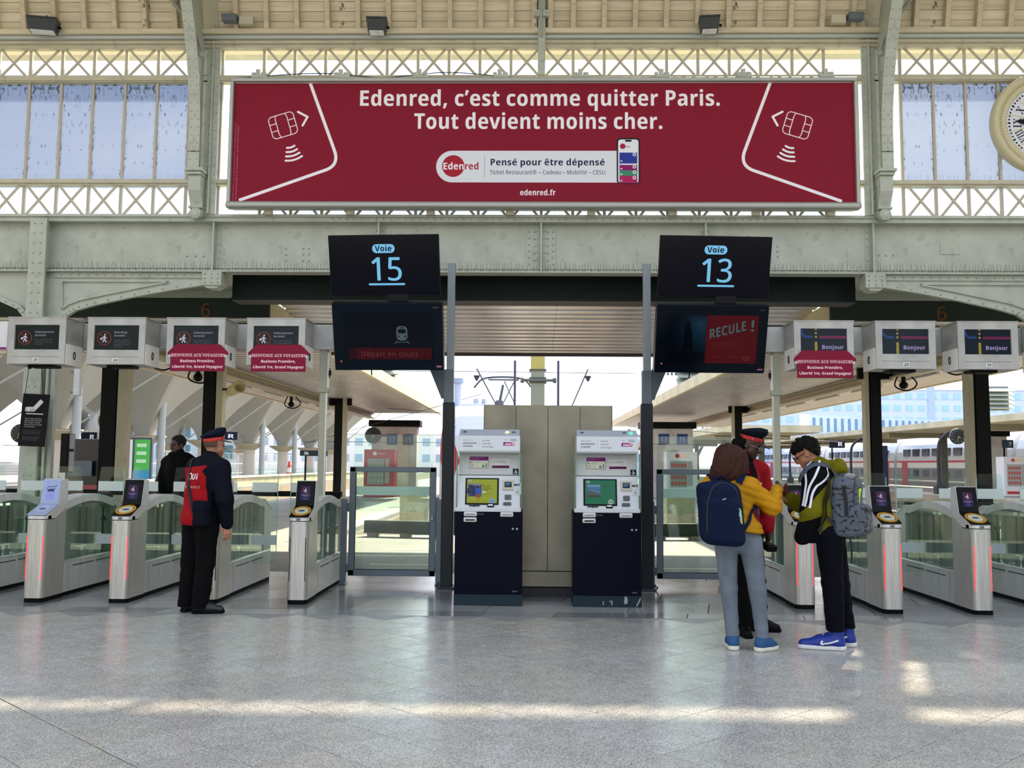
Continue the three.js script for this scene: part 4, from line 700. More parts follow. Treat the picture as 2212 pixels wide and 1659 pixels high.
function machine(label, x0, art, lampOn) {
  const t = thing('ticket_machine', label, 'ticket machine', [x0, 0, -9.98], 0, 'ticket machines');
  const w = M(0xc6cacc, 0.42, 0.05), W = 0.36;
  mk('plinth', BX(-W - 0.005, W + 0.005, 0, 0.125, -0.48, -0.012), M(0x1a2d36, 0.55, 0, { specularIntensity: 0.4 }), t);
  mk('body', RB(2 * W, 0.88, 0.5, 0.008, 0, 0.56, -0.25), mat.navy, t);
  mk('shelf', RB(0.70, 0.045, 0.2, 0.008, -0.004, 1.012, -0.085), w, t);
  const lean = Math.atan2(0.07, 0.345), on = (y, g) => at(g, 0, y, -0.02 - (y - 1.035) * 0.203, -lean);
  mk('screen_panel', profile([[-0.015, 1.03], [-0.085, 1.375], [-0.3, 1.375], [-0.3, 1.03]], 0.67), w, t);
  mk('upper_panel', profile([[-0.092, 1.38], [-0.145, 1.64], [-0.3, 1.64], [-0.3, 1.38]], 0.665), M(0xb3b6b2, 0.5), t);
  mk('seam', BX(-0.335, 0.335, 1.373, 1.382, -0.3, -0.0895), mat.dark, t);
  mk('header', profile([[-0.01, 1.625], [0.0, 1.64], [-0.03, 1.80], [-0.35, 1.80], [-0.35, 1.625]], 0.655, 0.004), w, t);
  mk('hood', profile([[-0.035, 1.805], [-0.15, 1.872], [-0.38, 1.875], [-0.38, 1.805]], 0.645, 0.004), M(0xaab3be, 0.4, 0.2), t);
  mk('header_print', at(PL(0.64, 0.158, 0, 0, 0), 0, 1.722, -0.0098, -Math.atan2(0.03, 0.16)), print(headArt, 0.45), t);
  for (const [x, i] of [[-0.27, 0], [0.19, 1], [0.26, 2]]) mk('status_lamp', at(S(0.018, 0, 0, 0, 1.2, 0.5, 1, 12), x, 1.842, -0.092, -1.0), i === lampOn ? M(0x0a3020, 0.3, 0, { emissive: i === 2 ? 0x30ff90 : 0xffd070, emissiveIntensity: 1.6 }) : M(0x54585c, 0.4), t);
  const panel = (name, g, m, x, y) => mk(name, at(g, x, y, -0.013 - (y - 1.03) * 0.203, -lean), m, t);
  panel('screen_bezel', RB(0.36, 0.29, 0.02, 0.006, 0, 0, -0.002), mat.black, -0.075, 1.205);
  panel('screen', PL(0.325, 0.258, 0, 0, 0.0085), screen(art, 0.33), -0.075, 1.206);
  panel('card_terminal', RB(0.12, 0.11, 0.018, 0.008, 0, 0, 0.004), M(0xb9b6a2, 0.5), 0.205, 1.275);
  panel('terminal_screen', PL(0.078, 0.06, 0, 0, 0.0138), screen(canvas(64, 48, (x) => { x.fillStyle = '#20303e'; x.fillRect(0, 0, 64, 48); x.fillStyle = '#6a90b8'; x.fillRect(8, 10, 48, 6); x.fillRect(8, 24, 36, 6); }), 0.5), 0.205, 1.278);
  panel('coin_plate', PL(0.085, 0.125, 0, 0, 0.002), print(cash), 0.305, 1.235);
  panel('keypad', [RB(0.07, 0.055, 0.012, 0.004, 0, 0, 0.003), ...[0, 1, 2].flatMap((a) => [0, 1, 2].map((b) => B(0.016, 0.012, 0.006, -0.021 + a * 0.021, -0.016 + b * 0.016, 0.011)))], M(0x5b5f5e, 0.5), 0.205, 1.145);
  panel('card_slot', RB(0.085, 0.035, 0.016, 0.004, 0, 0, 0.004), M(0x4a4d4e, 0.4, 0.5), 0.198, 1.075);
  panel('receipt_outlet', [RB(0.07, 0.035, 0.03, 0.005, 0, 0, 0.005)], mat.black, 0.02, 1.055);
  panel('receipt', B(0.05, 0.016, 0.006, 0, 0, 0.022), mat.white, 0.02, 1.058);
  panel('document_shelf', X([[-0.06, 0.008], [0.06, 0.008], [0.055, -0.004], [0.012, -0.002], [0, -0.01], [-0.012, -0.002], [-0.055, -0.004]], 0.008), mat.black, -0.155, 1.05);
  const up = (name, pw, ph, x, y, tx) => mk(name, at(PL(pw, ph, 0, 0, 0.003), x, y, -0.092 - (y - 1.38) * 0.204, -0.2), print(tx), t);
  up('instruction_poster', 0.205, 0.128, -0.115, 1.515, posterA); up('route_notice', 0.195, 0.115, 0.12, 1.505, posterB); up('wheelchair_symbol', 0.062, 0.062, 0.285, 1.42, wheel);
  for (const s of [-1, 1]) mk('side_glass', profile([[0.0, 1.02], [-0.02, 1.62], [-0.12, 1.62], [-0.13, 1.02]], 0.008).translate(s * 0.349, 0, 0), M(0x9ad0b8, 0.05, 0, { transmission: 0.85, thickness: 0 }), t);
  for (const [x, y, d] of [[-0.195, 0.965, 0], [-0.197, 0.905, 1], [0.195, 0.963, 0]]) { const s = mk('ticket_slot', [RB(0.14, 0.05, 0.026, 0.012, x, y, 0.006, 0, 0, 0, 3)], M(0xc9cac6, 0.4), t); mk('slot_mouth', B(0.10, d ? 0.014 : 0.008, 0.006, x, y - 0.002, 0.0185), d ? mat.black : M(0x6a6c6c, 0.5), s); }
  mk('slot_caption', PL(0.075, 0.02, -0.085, 0.965, 0.0012), print(canvas(128, 34, (x) => { x.fillStyle = '#0a0f1d'; x.fillRect(0, 0, 128, 34); fit(x, 'Échange', 4, 122, 26, SANS, 26, '#8d94a4'); })), t);
  for (const x of [0.26, 0.305]) mk('lock', at(L([[0, 0.008], [0.010, 0.008], [0.013, 0.004], [0.014, 0]], 16), x, 0.81, 0.0, Math.PI / 2), M(0x8b8f92, 0.3, 0.8), t);
  mk('maker_mark', PL(0.06, 0.022, 0.285, 0.155, 0.0012), print(canvas(96, 36, (x) => { x.fillStyle = '#0a0f1d'; x.fillRect(0, 0, 96, 36); fit(x, 'ôoro', 6, 88, 30, 'italic $px sans-serif', 32, '#9aa4a8'); })), t);
  return t;
}
machine('navy and white ticket machine with a yellow-green screen, left of the pair', -0.458, saleArt, 1);
{
  const t = machine('navy and white ticket machine with a dark green screen, right of the pair', 0.812, seaArt, 2);
  const peel = M(0x9aa09a, 0.8);
  mk('peeled_paint', [at(X([[0, 0], [0.03, 0.01], [0.034, 0.05], [0.02, 0.085], [0.002, 0.08], [-0.006, 0.03]], 0.001), 0.18, 0.03, -0.0122), at(X([[0, 0], [0.014, 0], [0.05, 0.07], [0.05, 0.1], [0.03, 0.06]], 0.001), 0.3, 0.01, -0.0122), BX(-0.05, -0.04, 0.02, 0.06, -0.0122, -0.0112), at(X([[0, 0], [0.012, 0], [0.012, 0.045], [-0.02, 0.045], [-0.02, 0.034], [0, 0.034]], 0.001), 0.04, 0.02, -0.0122)], peel, t);
}
{
  const t = thing('utility_cabinet', 'beige metal cabinet of tall panels between and behind the ticket machines', 'cabinet', [0.185, 0, -10.72]);
  const m = M(0x8f8a76, 0.42, 0.35, { map: plasterGrain, uv: 0.8 });
  for (let i = 0; i < 4; i++) mk('panel', RB(0.369, 1.895, 0.03, 0.004, -0.558 + i * 0.372, 1.235, -0.015, 0, 0, 0, 1), m, t);
  mk('kick_panel', RB(1.485, 0.17, 0.03, 0.004, 0, 0.195, -0.015, 0, 0, 0, 1), m, t);
  mk('core', [BX(-0.735, 0.735, 0.1, 2.17, -0.9, -0.032)], mat.dark, t);
  mk('side', [BX(-0.745, -0.735, 0.1, 2.18, -0.9, 0), BX(0.735, 0.745, 0.1, 2.18, -0.9, 0)], m, t);
  mk('foot', BX(-0.72, 0.72, 0, 0.1, -0.88, 0.02), M(0x23262a, 0.6), t);
}
{ // the black notice hanging on the left column
  const t = thing('hanging_notice', 'black hanging notice with a white hand and pass symbol', 'sign', [-6.585, 2.03, -12.1]);
  const a = canvas(256, 512, (x) => {
    x.fillStyle = '#0c0e12'; x.fillRect(0, 0, 256, 512);
    x.fillStyle = '#d5d7d9'; x.save(); x.translate(150, 118); x.rotate(-0.9); rr(x, -42, -26, 110, 42, 6); x.fill(); x.restore(); rr(x, 46, 128, 84, 46, 10); x.fill(); x.fillRect(34, 130, 10, 44); x.fillStyle = '#0c0e12'; for (let i = 0; i < 3; i++) x.fillRect(86 + i * 14, 146, 4, 28);
    x.fillStyle = '#d5d7d9'; x.fillRect(46, 190, 166, 10);
    ['Quai ouvert aux voya-', 'geurs munis d’un titre', 'de transport valide,', 'présent être contrôlé', 'à tout moment.'].forEach((s, i) => fit(x, s, 40, [206, 210, 196, 210, 150][i], 248 + i * 20, BOLD, 17, '#a9acb0'));
    ['Platform access is reserved', 'for ticket holders only', 'and may be checked.'].forEach((s, i) => fit(x, s, 36, 208 - i * 6, 364 + i * 16, SANS, 13, '#7d8084')); ['Bahnsteig nur mit gültigem', 'Fahrschein betreten.', 'Kontrolle jederzeit möglich.'].forEach((s, i) => fit(x, s, 32, 204 - i * 10, 426 + i * 16, SANS, 13, '#7d8084'));
  });
  const q = new THREE.Group(); q.name = 'board'; q.rotation.set(-0.04, 0.05, -0.035); t.add(q);
  mk('sheet', RB(0.35, 0.695, 0.012, 0.004, 0, 0, -0.007), mat.black, q); mk('print', PL(0.345, 0.69, 0, 0, 0.0005), print(a, 0.5), q);
  mk('hook', [C([0.1, 0.34, -0.01], [-0.1, 1.29, -0.2], 0.004, 0.004, 6), C([-0.14, 0.34, -0.01], [-0.16, 1.29, -0.2], 0.004, 0.004, 6)], mat.dark, t);
}
// ---------------------------------------------------------------- outside: platforms, tracks, canopies
const asphalt = data(512, (u, v) => { const k = 0.78 + 0.2 * fbm(u * 5, v * 5, 5, 5, 61) + 0.16 * (hash(Math.floor(u * 256), Math.floor(v * 256), 3) - 0.5); return [k, k * 0.99, k * 0.97]; });
const asphaltMat = M(0x9c9a92, 0.8, 0, { map: asphalt, uv: 0.25 }), kerbMat = M(0xb9b2a2, 0.8, 0, { map: plasterGrain, uv: 0.5 });
{
  const g = struct('ground', 'asphalt forecourt between the gates and the track ends');
  mk('asphalt', BX(-60, 60, -1.3, 0, -19.6, -12.9), asphaltMat, g);
  for (const [x0, x1, z, w] of [[-2.4, -0.9, -13.9, 0.10], [-3.1, -1.4, -15.2, 0.11], [-2.6, -0.6, -16.3, 0.14], [1.6, 2.7, -13.7, 0.08], [1.5, 3.1, -15.6, 0.12], [1.6, 2.4, -16.6, 0.08]]) mk('road_marking', B(x1 - x0, 0.004, w, (x0 + x1) / 2, 0.002, z, 0, 0.03), M(0xd8d2b6, 0.7), g);
  const b = struct('ground', 'brown ballast of the railway tracks');
  mk('ballast', BX(-90, 110, -1.6, -1.1, -260, -19.6), M(0xa39c90, 0.95, 0, { map: asphalt, uv: 0.2 }), b);
  const tracks = [-2.05, 2.1, -12.4, -15.6, 14.6, 19.5, 35];
  for (const x of tracks) for (const s of [-0.72, 0.72]) mk('rail', BX(x + s - 0.035, x + s + 0.035, -1.1, -0.94, -200, -21), M(0x6d4d36, 0.5, 0.5), b);
  const sl = []; for (const x of tracks) for (let z = -22; z > -110; z -= 0.62) sl.push(BX(x - 1.2, x + 1.2, -1.1, -1.04, z - 0.12, z + 0.12));
  mk('sleepers', sl, M(0x5b4b3c, 0.9), b, undefined, 'stuff');
}
function platform(x0, x1, z1, label) {
  const p = struct('platform', label);
  mk('surface', BX(x0, x1, -1.1, 0, z1, -19.6), asphaltMat, p);
  for (const x of [x0, x1]) mk('kerb', BX(x - 0.06, x + 0.55 * (x === x0 ? 1 : -1), -0.12, 0.006, z1, -17.6), kerbMat, p);
  for (const x of [x0, x1]) mk('edge_wall', BX(x - 0.05, x + 0.05, -1.1, -0.12, z1, -19.6), M(0xa89a80, 0.9, 0, { map: plasterGrain, uv: 0.3 }), p);
}
platform(-10.2, -4.1, -160, 'left platform with pale kerbs'); platform(4.7, 11.6, -160, 'right platform with pale kerbs');
platform(23.5, 31, -160, 'far right platform beside the silver train'); platform(-32, -17.5, -160, 'far left platform under the fabric roofs');
// canopy roofs with ribbed metal undersides
const fasciaMat = M(0xe6dbb2, 0.65, 0, { map: plasterGrain, uv: 0.3 });
const ribMat = M(0xd0ccc4, 0.38, 0.6, { map: plasterGrain, uv: 0.4 }), ribMatC = M(0xdad7d2, 0.30, 0.85, { map: plasterGrain, uv: 0.4 });
function ribs(x0, x1, ya0, z0, z1, pitch, amp, slope = 0) {      // corrugation across x, stacked along z, seen from below
  const pos = [], n = Math.round((z0 - z1) / pitch), prof = [];
  for (let i = 0; i < n; i++) { const z = z0 - i * pitch, y = ya0 + slope * (z0 - z); prof.push([z, y], [z - pitch * 0.55, y + slope * pitch * 0.55], [z - pitch * 0.6, y + amp], [z - pitch * 0.94, y + amp]); }
  for (let i = 1; i < prof.length; i++) { const [za, ya] = prof[i - 1], [zb, yb] = prof[i]; pos.push(x0, ya, za, x0, yb, zb, x1, yb, zb, x0, ya, za, x1, yb, zb, x1, ya, za); }
  const g = new THREE.BufferGeometry(); g.setAttribute('position', new THREE.Float32BufferAttribute(pos, 3)); g.computeVertexNormals(); return metreUV(g, 0.4);
}
function canopy(x0, x1, z1, label, six) {
  const t = thing('platform_canopy', label, 'canopy');
  const Y = 3.8, Z0 = -14.6;
  const r = mk('ribbed_underside', ribs(x0 + 0.05, x1 - 0.05, Y, Z0 - 0.08, z1, 0.42, 0.05), ribMat, t);
  mk('roof_slab', BX(x0, x1, Y + 0.06, Y + 0.32, z1, Z0 - 0.06), M(0x8f8a7c, 0.8), t);
  for (const x of [x0, x1]) mk('edge_fascia', BX(x - 0.06, x + 0.06, Y - 0.02, Y + 0.3, z1, Z0 - 0.06), fasciaMat, t);
  mk('end_fascia', BX(x0 - 0.06, x1 + 0.06, Y, Y + 0.32, Z0 - 0.06, Z0), M(0x1c3029, 0.6, 0, { map: paintGrain, uv: 0.5 }), t);
  mk('painted_number', PL(0.24, 0.3, six, Y + 0.13, Z0 + 0.004), M(0x9a6a48, 0.8, 0, { map: canvas(64, 80, (x) => { x.clearRect(0, 0, 64, 80); fit(x, '6', 8, 56, 70, SANS, 80, '#e0c0a0'); }), alphaTest: 0.4 }), t);
  return t;
}
const cL = canopy(-9.6, -4.28, -43, 'left platform canopy with a sunlit cream edge and ribbed underside', -5.25);
const cR = canopy(4.77, 11.3, -56, 'right platform canopy with a pale edge and ribbed underside', 6.45);
function canopyFrame(t, s, xb, xc, zs, zEnd) {
  const cream = M(0xb3ad90, 0.6, 0, { map: paintGrain, uv: 0.5 });
  mk('long_beam', [BX(xb - 0.16, xb + 0.16, 3.56, 3.6, zEnd, -15.2), BX(xb - 0.03, xb + 0.03, 3.6, 3.78, zEnd, -15.2), BX(xb - 0.16, xb + 0.16, 3.76, 3.8, zEnd, -15.2)], cream, t);
  for (let i = 0; i < 7; i++) mk('tube_lamp', C([xb + s * 0.62, 3.62, -17.5 - i * 3.4], [xb + s * 0.62, 3.62, -19.7 - i * 3.4], 0.04, 0.04, 8), M(0xd9d9cf, 0.4), t);
  mk('cable_run', [C([xb + s * 0.5, 3.70, -15], [xb + s * 0.5, 3.66, zEnd], 0.035, 0.035, 6), T([[xb + s * 0.45, 3.7, -18], [xb + s * 0.5, 3.5, -19], [xb + s * 0.4, 3.45, -19.6], [xb + s * 0.3, 3.6, -20]], 0.02, 20, 5)], mat.black, t);
  for (const z of zs) {
    const c = mk('column', [BX(xc - 0.19, xc + 0.10, 0, 3.8, z - 0.2, z), BX(xc - 0.15, xc + 0.07, 0, 3.8, z, z + 0.02)], mat.dark, t);  // front painted near-black for the shade on it
    mk('column_flange', BX(xc + (s > 0 ? -0.28 : 0.10), xc + (s > 0 ? -0.19 : 0.24), 0, 3.8, z - 0.2, z + 0.03), cream, c);  // cream only on the side that catches light
    mk('column_head', [BX(xc - 0.4, xc + 0.4, 3.55, 3.8, z - 0.16, z - 0.04)], mat.dark, c);
  }
}
canopyFrame(cL, -1, -7.5, -6.88, [-15, -19.7, -33], -43);
canopyFrame(cR, 1, 8.5, 8.03, [-16.6, -21.7, -36], -56);
{
  const t = thing('middle_canopy', 'ribbed metal roof between the two platform canopies, glinting in the middle', 'canopy');
  mk('ribbed_underside', ribs(-4.2, 0.4, 4.16, -14.6, -19.1, 0.30, 0.045, -0.085), ribMatC, t); mk('ribbed_underside', ribs(0.405, 4.7, 4.16, -14.6, -19.1, 0.30, 0.045, -0.085), ribMatC, t);
  mk('far_edge', BX(-4.2, 4.7, 3.74, 3.98, -19.2, -19.1), M(0x453f46, 0.6), t); mk('roof_slab', at(BX(-4.2, 4.7, -0.05, 0.05, -2.3, 2.2), 0, 4.12, -16.9, -0.085), M(0x77736a, 0.8), t);
}
const louvre = (label, x, z, y) => { const t = thing('roof_vent', label, 'vent', [x, y, z]); for (let i = 0; i < 5; i++) mk('louvre', B(1.5, 0.04, 0.5, 0, i * 0.24, 0, 0.5), M(0x9aa39a, 0.5), t); mk('case', BX(-0.6, 0.6, -0.2, 1.15, -0.5, -0.15), M(0x6d746e, 0.7), t); return t; };
louvre('slatted roof vent on the left canopy behind the departure monitor', -5.1, -30, 4.25); louvre('slatted roof vent on the right canopy beside the dark post', 5.9, -33, 4.25); louvre('slatted roof vent on the far canopy behind the dark column', 26, -52, 4.9);
{
  const t = thing('loudspeaker', 'cream tube loudspeaker on the second left column', 'loudspeaker', [-6.35, 3.05, -19.6]);
  mk('horn', at(L([[0.0, -0.25], [0.11, -0.25], [0.12, 0.2], [0.14, 0.24], [0.11, 0.24], [0.05, 0.1], [0, 0.1]], 20), 0, 0, 0, Math.PI / 2 - 0.15, 0.7), M(0xb9ad7c, 0.5), t); mk('bracket', BX(-0.3, 0, -0.02, 0.02, -0.1, -0.06), mat.dark, t);
}
function cctv(label, x, y, z) { const t = thing('camera_pod', label, 'camera', [x, y, z]); mk('dome', S(0.10, 0, -0.08, 0, 1, 0.9, 1, 12), mat.black, t); mk('stem', C([0, 0, 0], [0, 0.3, 0], 0.05, 0.05, 8), mat.dark, t); mk('cable', T([[0.1, 0.2, 0], [0.3, -0.05, 0], [0.1, -0.2, 0], [-0.2, -0.1, 0], [-0.1, 0.2, 0]], 0.018, 24, 5), mat.black, t); return t; }
cctv('black camera pod with loose cables on the second left column', -7.05, 3.35, -19.3); cctv('black camera pod with loose cables on the nearer right column', 8.5, 3.45, -21.3); cctv('small black camera pod under the left canopy beside the olive post', -7.6, 3.4, -29);
// mast, wires, pantograph
{
  const t = thing('catenary_mast', 'thick grey mast with a crossbar rising behind the beige cabinet', 'mast', [0.16, 0, -27]);
  mk('shaft', BX(-0.2, 0.2, -1.1, 5.6, -0.2, 0.2), M(0x8f9488, 0.5, 0.2), t); mk('plate', BX(-0.205, 0.205, 4.25, 4.8, 0.2, 0.21), M(0xb3a860, 0.6), t);
  mk('crossbar', [C([-0.45, 3.93, 0.25], [0.5, 3.93, 0.25], 0.045, 0.045, 10), C([-0.5, 3.93, 0.25], [-0.4, 3.93, 0.25], 0.085, 0.085, 10), C([0.44, 3.93, 0.25], [0.54, 3.93, 0.25], 0.085, 0.085, 10)], M(0x5d6462, 0.5), t);
  for (const y of [4.22, 3.86, 3.98]) mk('band', BX(-0.25, 0.25, y, y + 0.04, -0.24, 0.24), M(0x4d5351, 0.5), t);
}
{
  const t = thing('overhead_wires', 'thin overhead wires crossing the bright gap between the canopies', 'wires');
  const w = M(0x3c3e48, 0.5); mk('cross_wire', [C([-12, 4.85, -33], [14, 4.7, -33], 0.012, 0.012, 5), C([-6, 3.75, -38], [16, 2.75, -48], 0.012, 0.012, 5), C([-4, 3.6, -40], [4, 2.6, -46], 0.012, 0.012, 5), C([-10, 2.4, -40], [14, 2.5, -44], 0.012, 0.012, 5), C([-9, 2.2, -36], [-2, 4.2, -36], 0.012, 0.012, 5)], w, t);
  for (const x of [-0.62, 0.93]) mk('dropper', C([x, 0, -33], [x, 5.2, -33], 0.045, 0.045, 8), M(0x4a4058, 0.5), t);
  for (const [a, b] of [[[-2.05, 5.0, -34], [-0.9, 2.9, -34]], [[2.05, 5.0, -34], [1.1, 2.8, -34]]]) mk('stay', [C(a, b, 0.03, 0.02, 6), C([a[0], 4.75, -34], [a[0], 4.55, -34], 0.13, 0.03, 8)], w, t);
  for (const [x, y, z] of [[-2.8, 3.55, -39], [4.7, 4.75, -33], [4.6, 2.95, -46]]) mk('insulator', [0, 1, 2, 3].map((i) => S(0.06, x + i * 0.14, y, z, 0.6, 1, 1, 8)), w, t);
}
{
  const t = thing('track_pole', 'pale blue round pole left of the gap, beside the dark monitor post', 'pole', [-2.9, -1.1, -36]);
  mk('shaft', C([0, 0, 0], [0, 5.9, 0], 0.15, 0.14, 12), M(0xa6b4cc, 0.5), t); mk('collar', C([0, 5.72, 0], [0, 5.92, 0], 0.22, 0.22, 12), M(0x8c9cb8, 0.5), t);
}
{ // the train at the track end
  const t = thing('train', 'rounded white, red and blue train nose behind the dark post', 'train', [-2.05, 0, -33]);
  const ring = (z, w, top, bot, r) => { const p = []; for (let i = 0; i <= 24; i++) { const a = -Math.PI / 2 + (i / 24) * Math.PI, c = Math.cos(a), s = Math.sin(a); p.push([w * Math.sign(s) * Math.pow(Math.abs(s), r), bot + (top - bot) * Math.pow(Math.max(c, 0), r), z]); } return p; };
  const secs = [[0, 0.75, 1.7, -0.2, 0.6], [-0.3, 1.1, 2.6, -0.4, 0.5], [-0.9, 1.32, 3.25, -0.5, 0.42], [-2, 1.42, 3.7, -0.55, 0.36], [-3.5, 1.45, 3.8, -0.6, 0.33], [-26, 1.45, 3.8, -0.6, 0.33]].map((s) => ring(...s));
  const strip = (i0, i1) => { const v = []; for (let s = 1; s < secs.length; s++) for (let i = i0; i < i1; i++) { const A = secs[s - 1][i], Bb = secs[s - 1][i + 1], Cc = secs[s][i + 1], D = secs[s][i]; v.push(...A, ...Bb, ...Cc, ...A, ...Cc, ...D); } const g = new THREE.BufferGeometry(); g.setAttribute('position', new THREE.Float32BufferAttribute(v, 3)); g.computeVertexNormals(); g.setAttribute('uv', new THREE.Float32BufferAttribute(new Float32Array(v.length / 3 * 2), 2)); return g; };
  const dbl = { side: THREE.DoubleSide };
  mk('body', [strip(0, 2), strip(8, 16), strip(22, 24)], M(0xc9ccd6, 0.3, 0, dbl), t); mk('red_side', strip(2, 8), M(0xb01c24, 0.35, 0, dbl), t); mk('red_side', strip(16, 22), M(0xb01c24, 0.35, 0, dbl), t);
  const f = []; const s0 = secs[0]; for (let i = 1; i < s0.length - 1; i++) f.push(...s0[0], ...s0[i], ...s0[i + 1]); const fg = new THREE.BufferGeometry(); fg.setAttribute('position', new THREE.Float32BufferAttribute(f, 3)); fg.computeVertexNormals(); mk('nose', fg, M(0xc9ccd6, 0.3, 0, dbl), t);
  mk('windscreen', RB(1.9, 0.62, 0.3, 0.1, 0.1, 2.55, -0.62, -0.45), M(0x35548a, 0.12), t); mk('brow_panel', RB(0.75, 0.3, 0.2, 0.05, 0.55, 3.1, -0.95, -0.7), M(0xb4bccb, 0.4), t);
  mk('roof_gear', [RB(1.9, 0.2, 8, 0.08, 0, 3.86, -9), C([-0.2, 3.9, -4], [-0.2, 4.1, -4], 0.12, 0.1, 10), C([0.1, 3.9, -4.2], [0.1, 4.1, -4.2], 0.1, 0.08, 10)], M(0x9aa3b3, 0.5), t);
  mk('pantograph', [C([0.7, 3.95, -5], [0.85, 4.75, -5], 0.06, 0.05, 8), C([0.85, 4.0, -5.2], [1.3, 4.9, -5.2], 0.025, 0.025, 6), C([1.3, 4.05, -5.1], [0.9, 4.9, -5.1], 0.025, 0.025, 6), T([[-0.35, 4.62, -5], [-0.05, 4.95, -5], [0.3, 5.05, -5], [1.4, 5.05, -5], [1.75, 4.95, -5], [2.05, 4.62, -5]], 0.045, 40, 6), BX(0.25, 1.5, 4.93, 4.98, -5.2, -4.8), C([0.7, 3.9, -5], [0.7, 4.1, -5], 0.2, 0.16, 10)], M(0x4a4c54, 0.5), t);
}
// things on the forecourt
{
  const low = (label, x, w, ry) => { const t = thing('barrier_kerb', label, 'barrier', [x, 0, -19.0], ry); mk('beam', RB(w, 0.26, 0.2, 0.015, 0, 0.2, 0), M(0x35402f, 0.8, 0, { map: plasterGrain, uv: 0.5 }), t); for (const k of [-0.4, 0, 0.4]) mk('foot', RB(0.2, 0.08, 0.22, 0.01, k * w, 0.04, 0), M(0x8d887a, 0.9), t); return t; };
  low('low dark green barrier beam across the track end, left of the ticket machines', -2.55, 1.75, -0.18); low('low dark green barrier beam across the track end, behind the woman', 3.3, 1.8, 0.12);
  const cab = (label, pos, s) => {
    const t = thing('relay_box', label, 'cabinet', pos); const m = M(0xcdc6a6, 0.6, 0, { map: paintGrain, uv: 1 });
    mk('case', RB(0.62, 0.82, 0.5, 0.015, 0, 0.41, 0), m, t); mk('cap', RB(0.68, 0.04, 0.56, 0.01, 0, 0.83, 0), m, t);
    for (const k of [-1, 1]) { const d = mk('door', RB(0.28, 0.3, 0.02, 0.006, k * 0.145, 0.42, 0.25), m, t); mk('hinge', [C([k * 0.25, 0.34, 0.265], [k * 0.25, 0.38, 0.265], 0.012, 0.012, 6), C([k * 0.25, 0.48, 0.265], [k * 0.25, 0.52, 0.265], 0.012, 0.012, 6), BX(k * 0.04 - 0.02, k * 0.04 + 0.02, 0.41, 0.44, 0.26, 0.275)], mat.grey, d); }
    return t;
  };
  cab('cream metal relay box seen through the left glass gate', [-2.66, 0, -21.2], 1); cab('cream metal relay box seen through the right glass gate', [3.25, 0, -20.6], 1);
  const b = thing('bollard', 'grey round-headed post beside the cream relay box', 'bollard', [-2.32, 0, -20.6]); mk('post', C([0, 0, 0], [0, 0.5, 0], 0.055, 0.055, 10), M(0xb0aca0, 0.6), b); mk('head', C([0, 0.5, 0], [0, 0.74, 0], 0.13, 0.13, 14), M(0xbab6a8, 0.6), b);
  const e = thing('rail_end', 'short rusty upright beside the barrier beam on the right', 'post', [3.75, 0, -19.6]); mk('post', RB(0.1, 0.5, 0.05, 0.008, 0, 0.25, 0, 0, 0, 0.2), M(0x4a3a2c, 0.8), e); mk('foot', RB(0.2, 0.04, 0.14, 0.006, 0, 0.02, 0), M(0x4a3a2c, 0.8), e);
  const cone = (label, pos, h) => { const t = thing('traffic_cone', label, 'traffic cone', pos, 0, undefined); mk('cone', L([[h * 0.2, 0.03], [h * 0.05, h], [0, h]], 16), M(0xd8402c, 0.6), t); mk('band', L([[h * 0.152, h * 0.38], [h * 0.152 + 0.004, h * 0.38], [h * 0.105 + 0.004, h * 0.65], [h * 0.105, h * 0.65]], 16), M(0xdad6d0, 0.6), t); mk('base', RB(h * 0.5, 0.03, h * 0.5, 0.008, 0, 0.015, 0), M(0xd8402c, 0.6), t); };
  cone('orange and white cone on the left platform behind the last gate', [-4.55, 0, -21.5], 0.62); cone('orange and white cone on the far left platform', [-21.5, 0, -82], 1.6); cone('orange cone at the far left behind the gates', [-11, 0, -20.5], 0.9);
}
function vending(label, pos, ry, red) {
  const t = thing('vending_machine', label, 'vending machine', pos, ry, undefined), c = M(red ? 0xb31f2c : 0xd2d3d4, 0.45);
  mk('case', RB(1.36, 2.1, 0.85, 0.02, 0, 1.05, -0.43), c, t); mk('window', BX(-0.52, 0.22, 0.55, 1.7, 0.0, 0.012), M(0x8a938e, 0.15), t);
  mk('goods', [0, 1, 2, 3].flatMap((r) => [0, 1, 2, 3, 4].map((k) => RB(0.1, 0.16, 0.02, 0.01, -0.42 + k * 0.14, 0.72 + r * 0.26, 0.016))), M(red ? 0xa8a49a : 0xb05048, 0.6), t, undefined, 'stuff');
  mk('control_panel', RB(0.2, 1.1, 0.03, 0.01, 0.36, 1.15, 0.005), M(0x9c9c9c, 0.5), t); mk('tray', RB(0.9, 0.14, 0.03, 0.01, -0.1, 0.2, 0.006), M(red ? 0xd0cdbf : 0xb31f2c, 0.5), t);
  mk('brand_disc', at(flat(new THREE.CircleGeometry(0.09, 20)), -0.2, 1.92, 0.005), M(red ? 0xe8e4e0 : 0xc02030, 0.5), t);
  mk('brand_text', PL(0.34, 0.1, 0.1, 1.92, 0.004), print(canvas(128, 40, (x) => { x.fillStyle = red ? '#b31f2c' : '#e8b060'; x.fillRect(0, 0, 128, 40); fit(x, 'selecta', 4, 124, 30, BOLD, 34, red ? '#f0e0dc' : '#f8ecd0'); })), t);
  return t;
}
vending('red vending machine on the left platform seen through the glass gate', [-6.75, 0, -41], 0, true);
vending('pale vending machine with a red tray on the right platform, behind the glass gate', [6.6, 0, -41], 0, false);
vending('pale vending machine with red goods on the far platform, at the right edge', [25.8, 0, -50], 0, false);
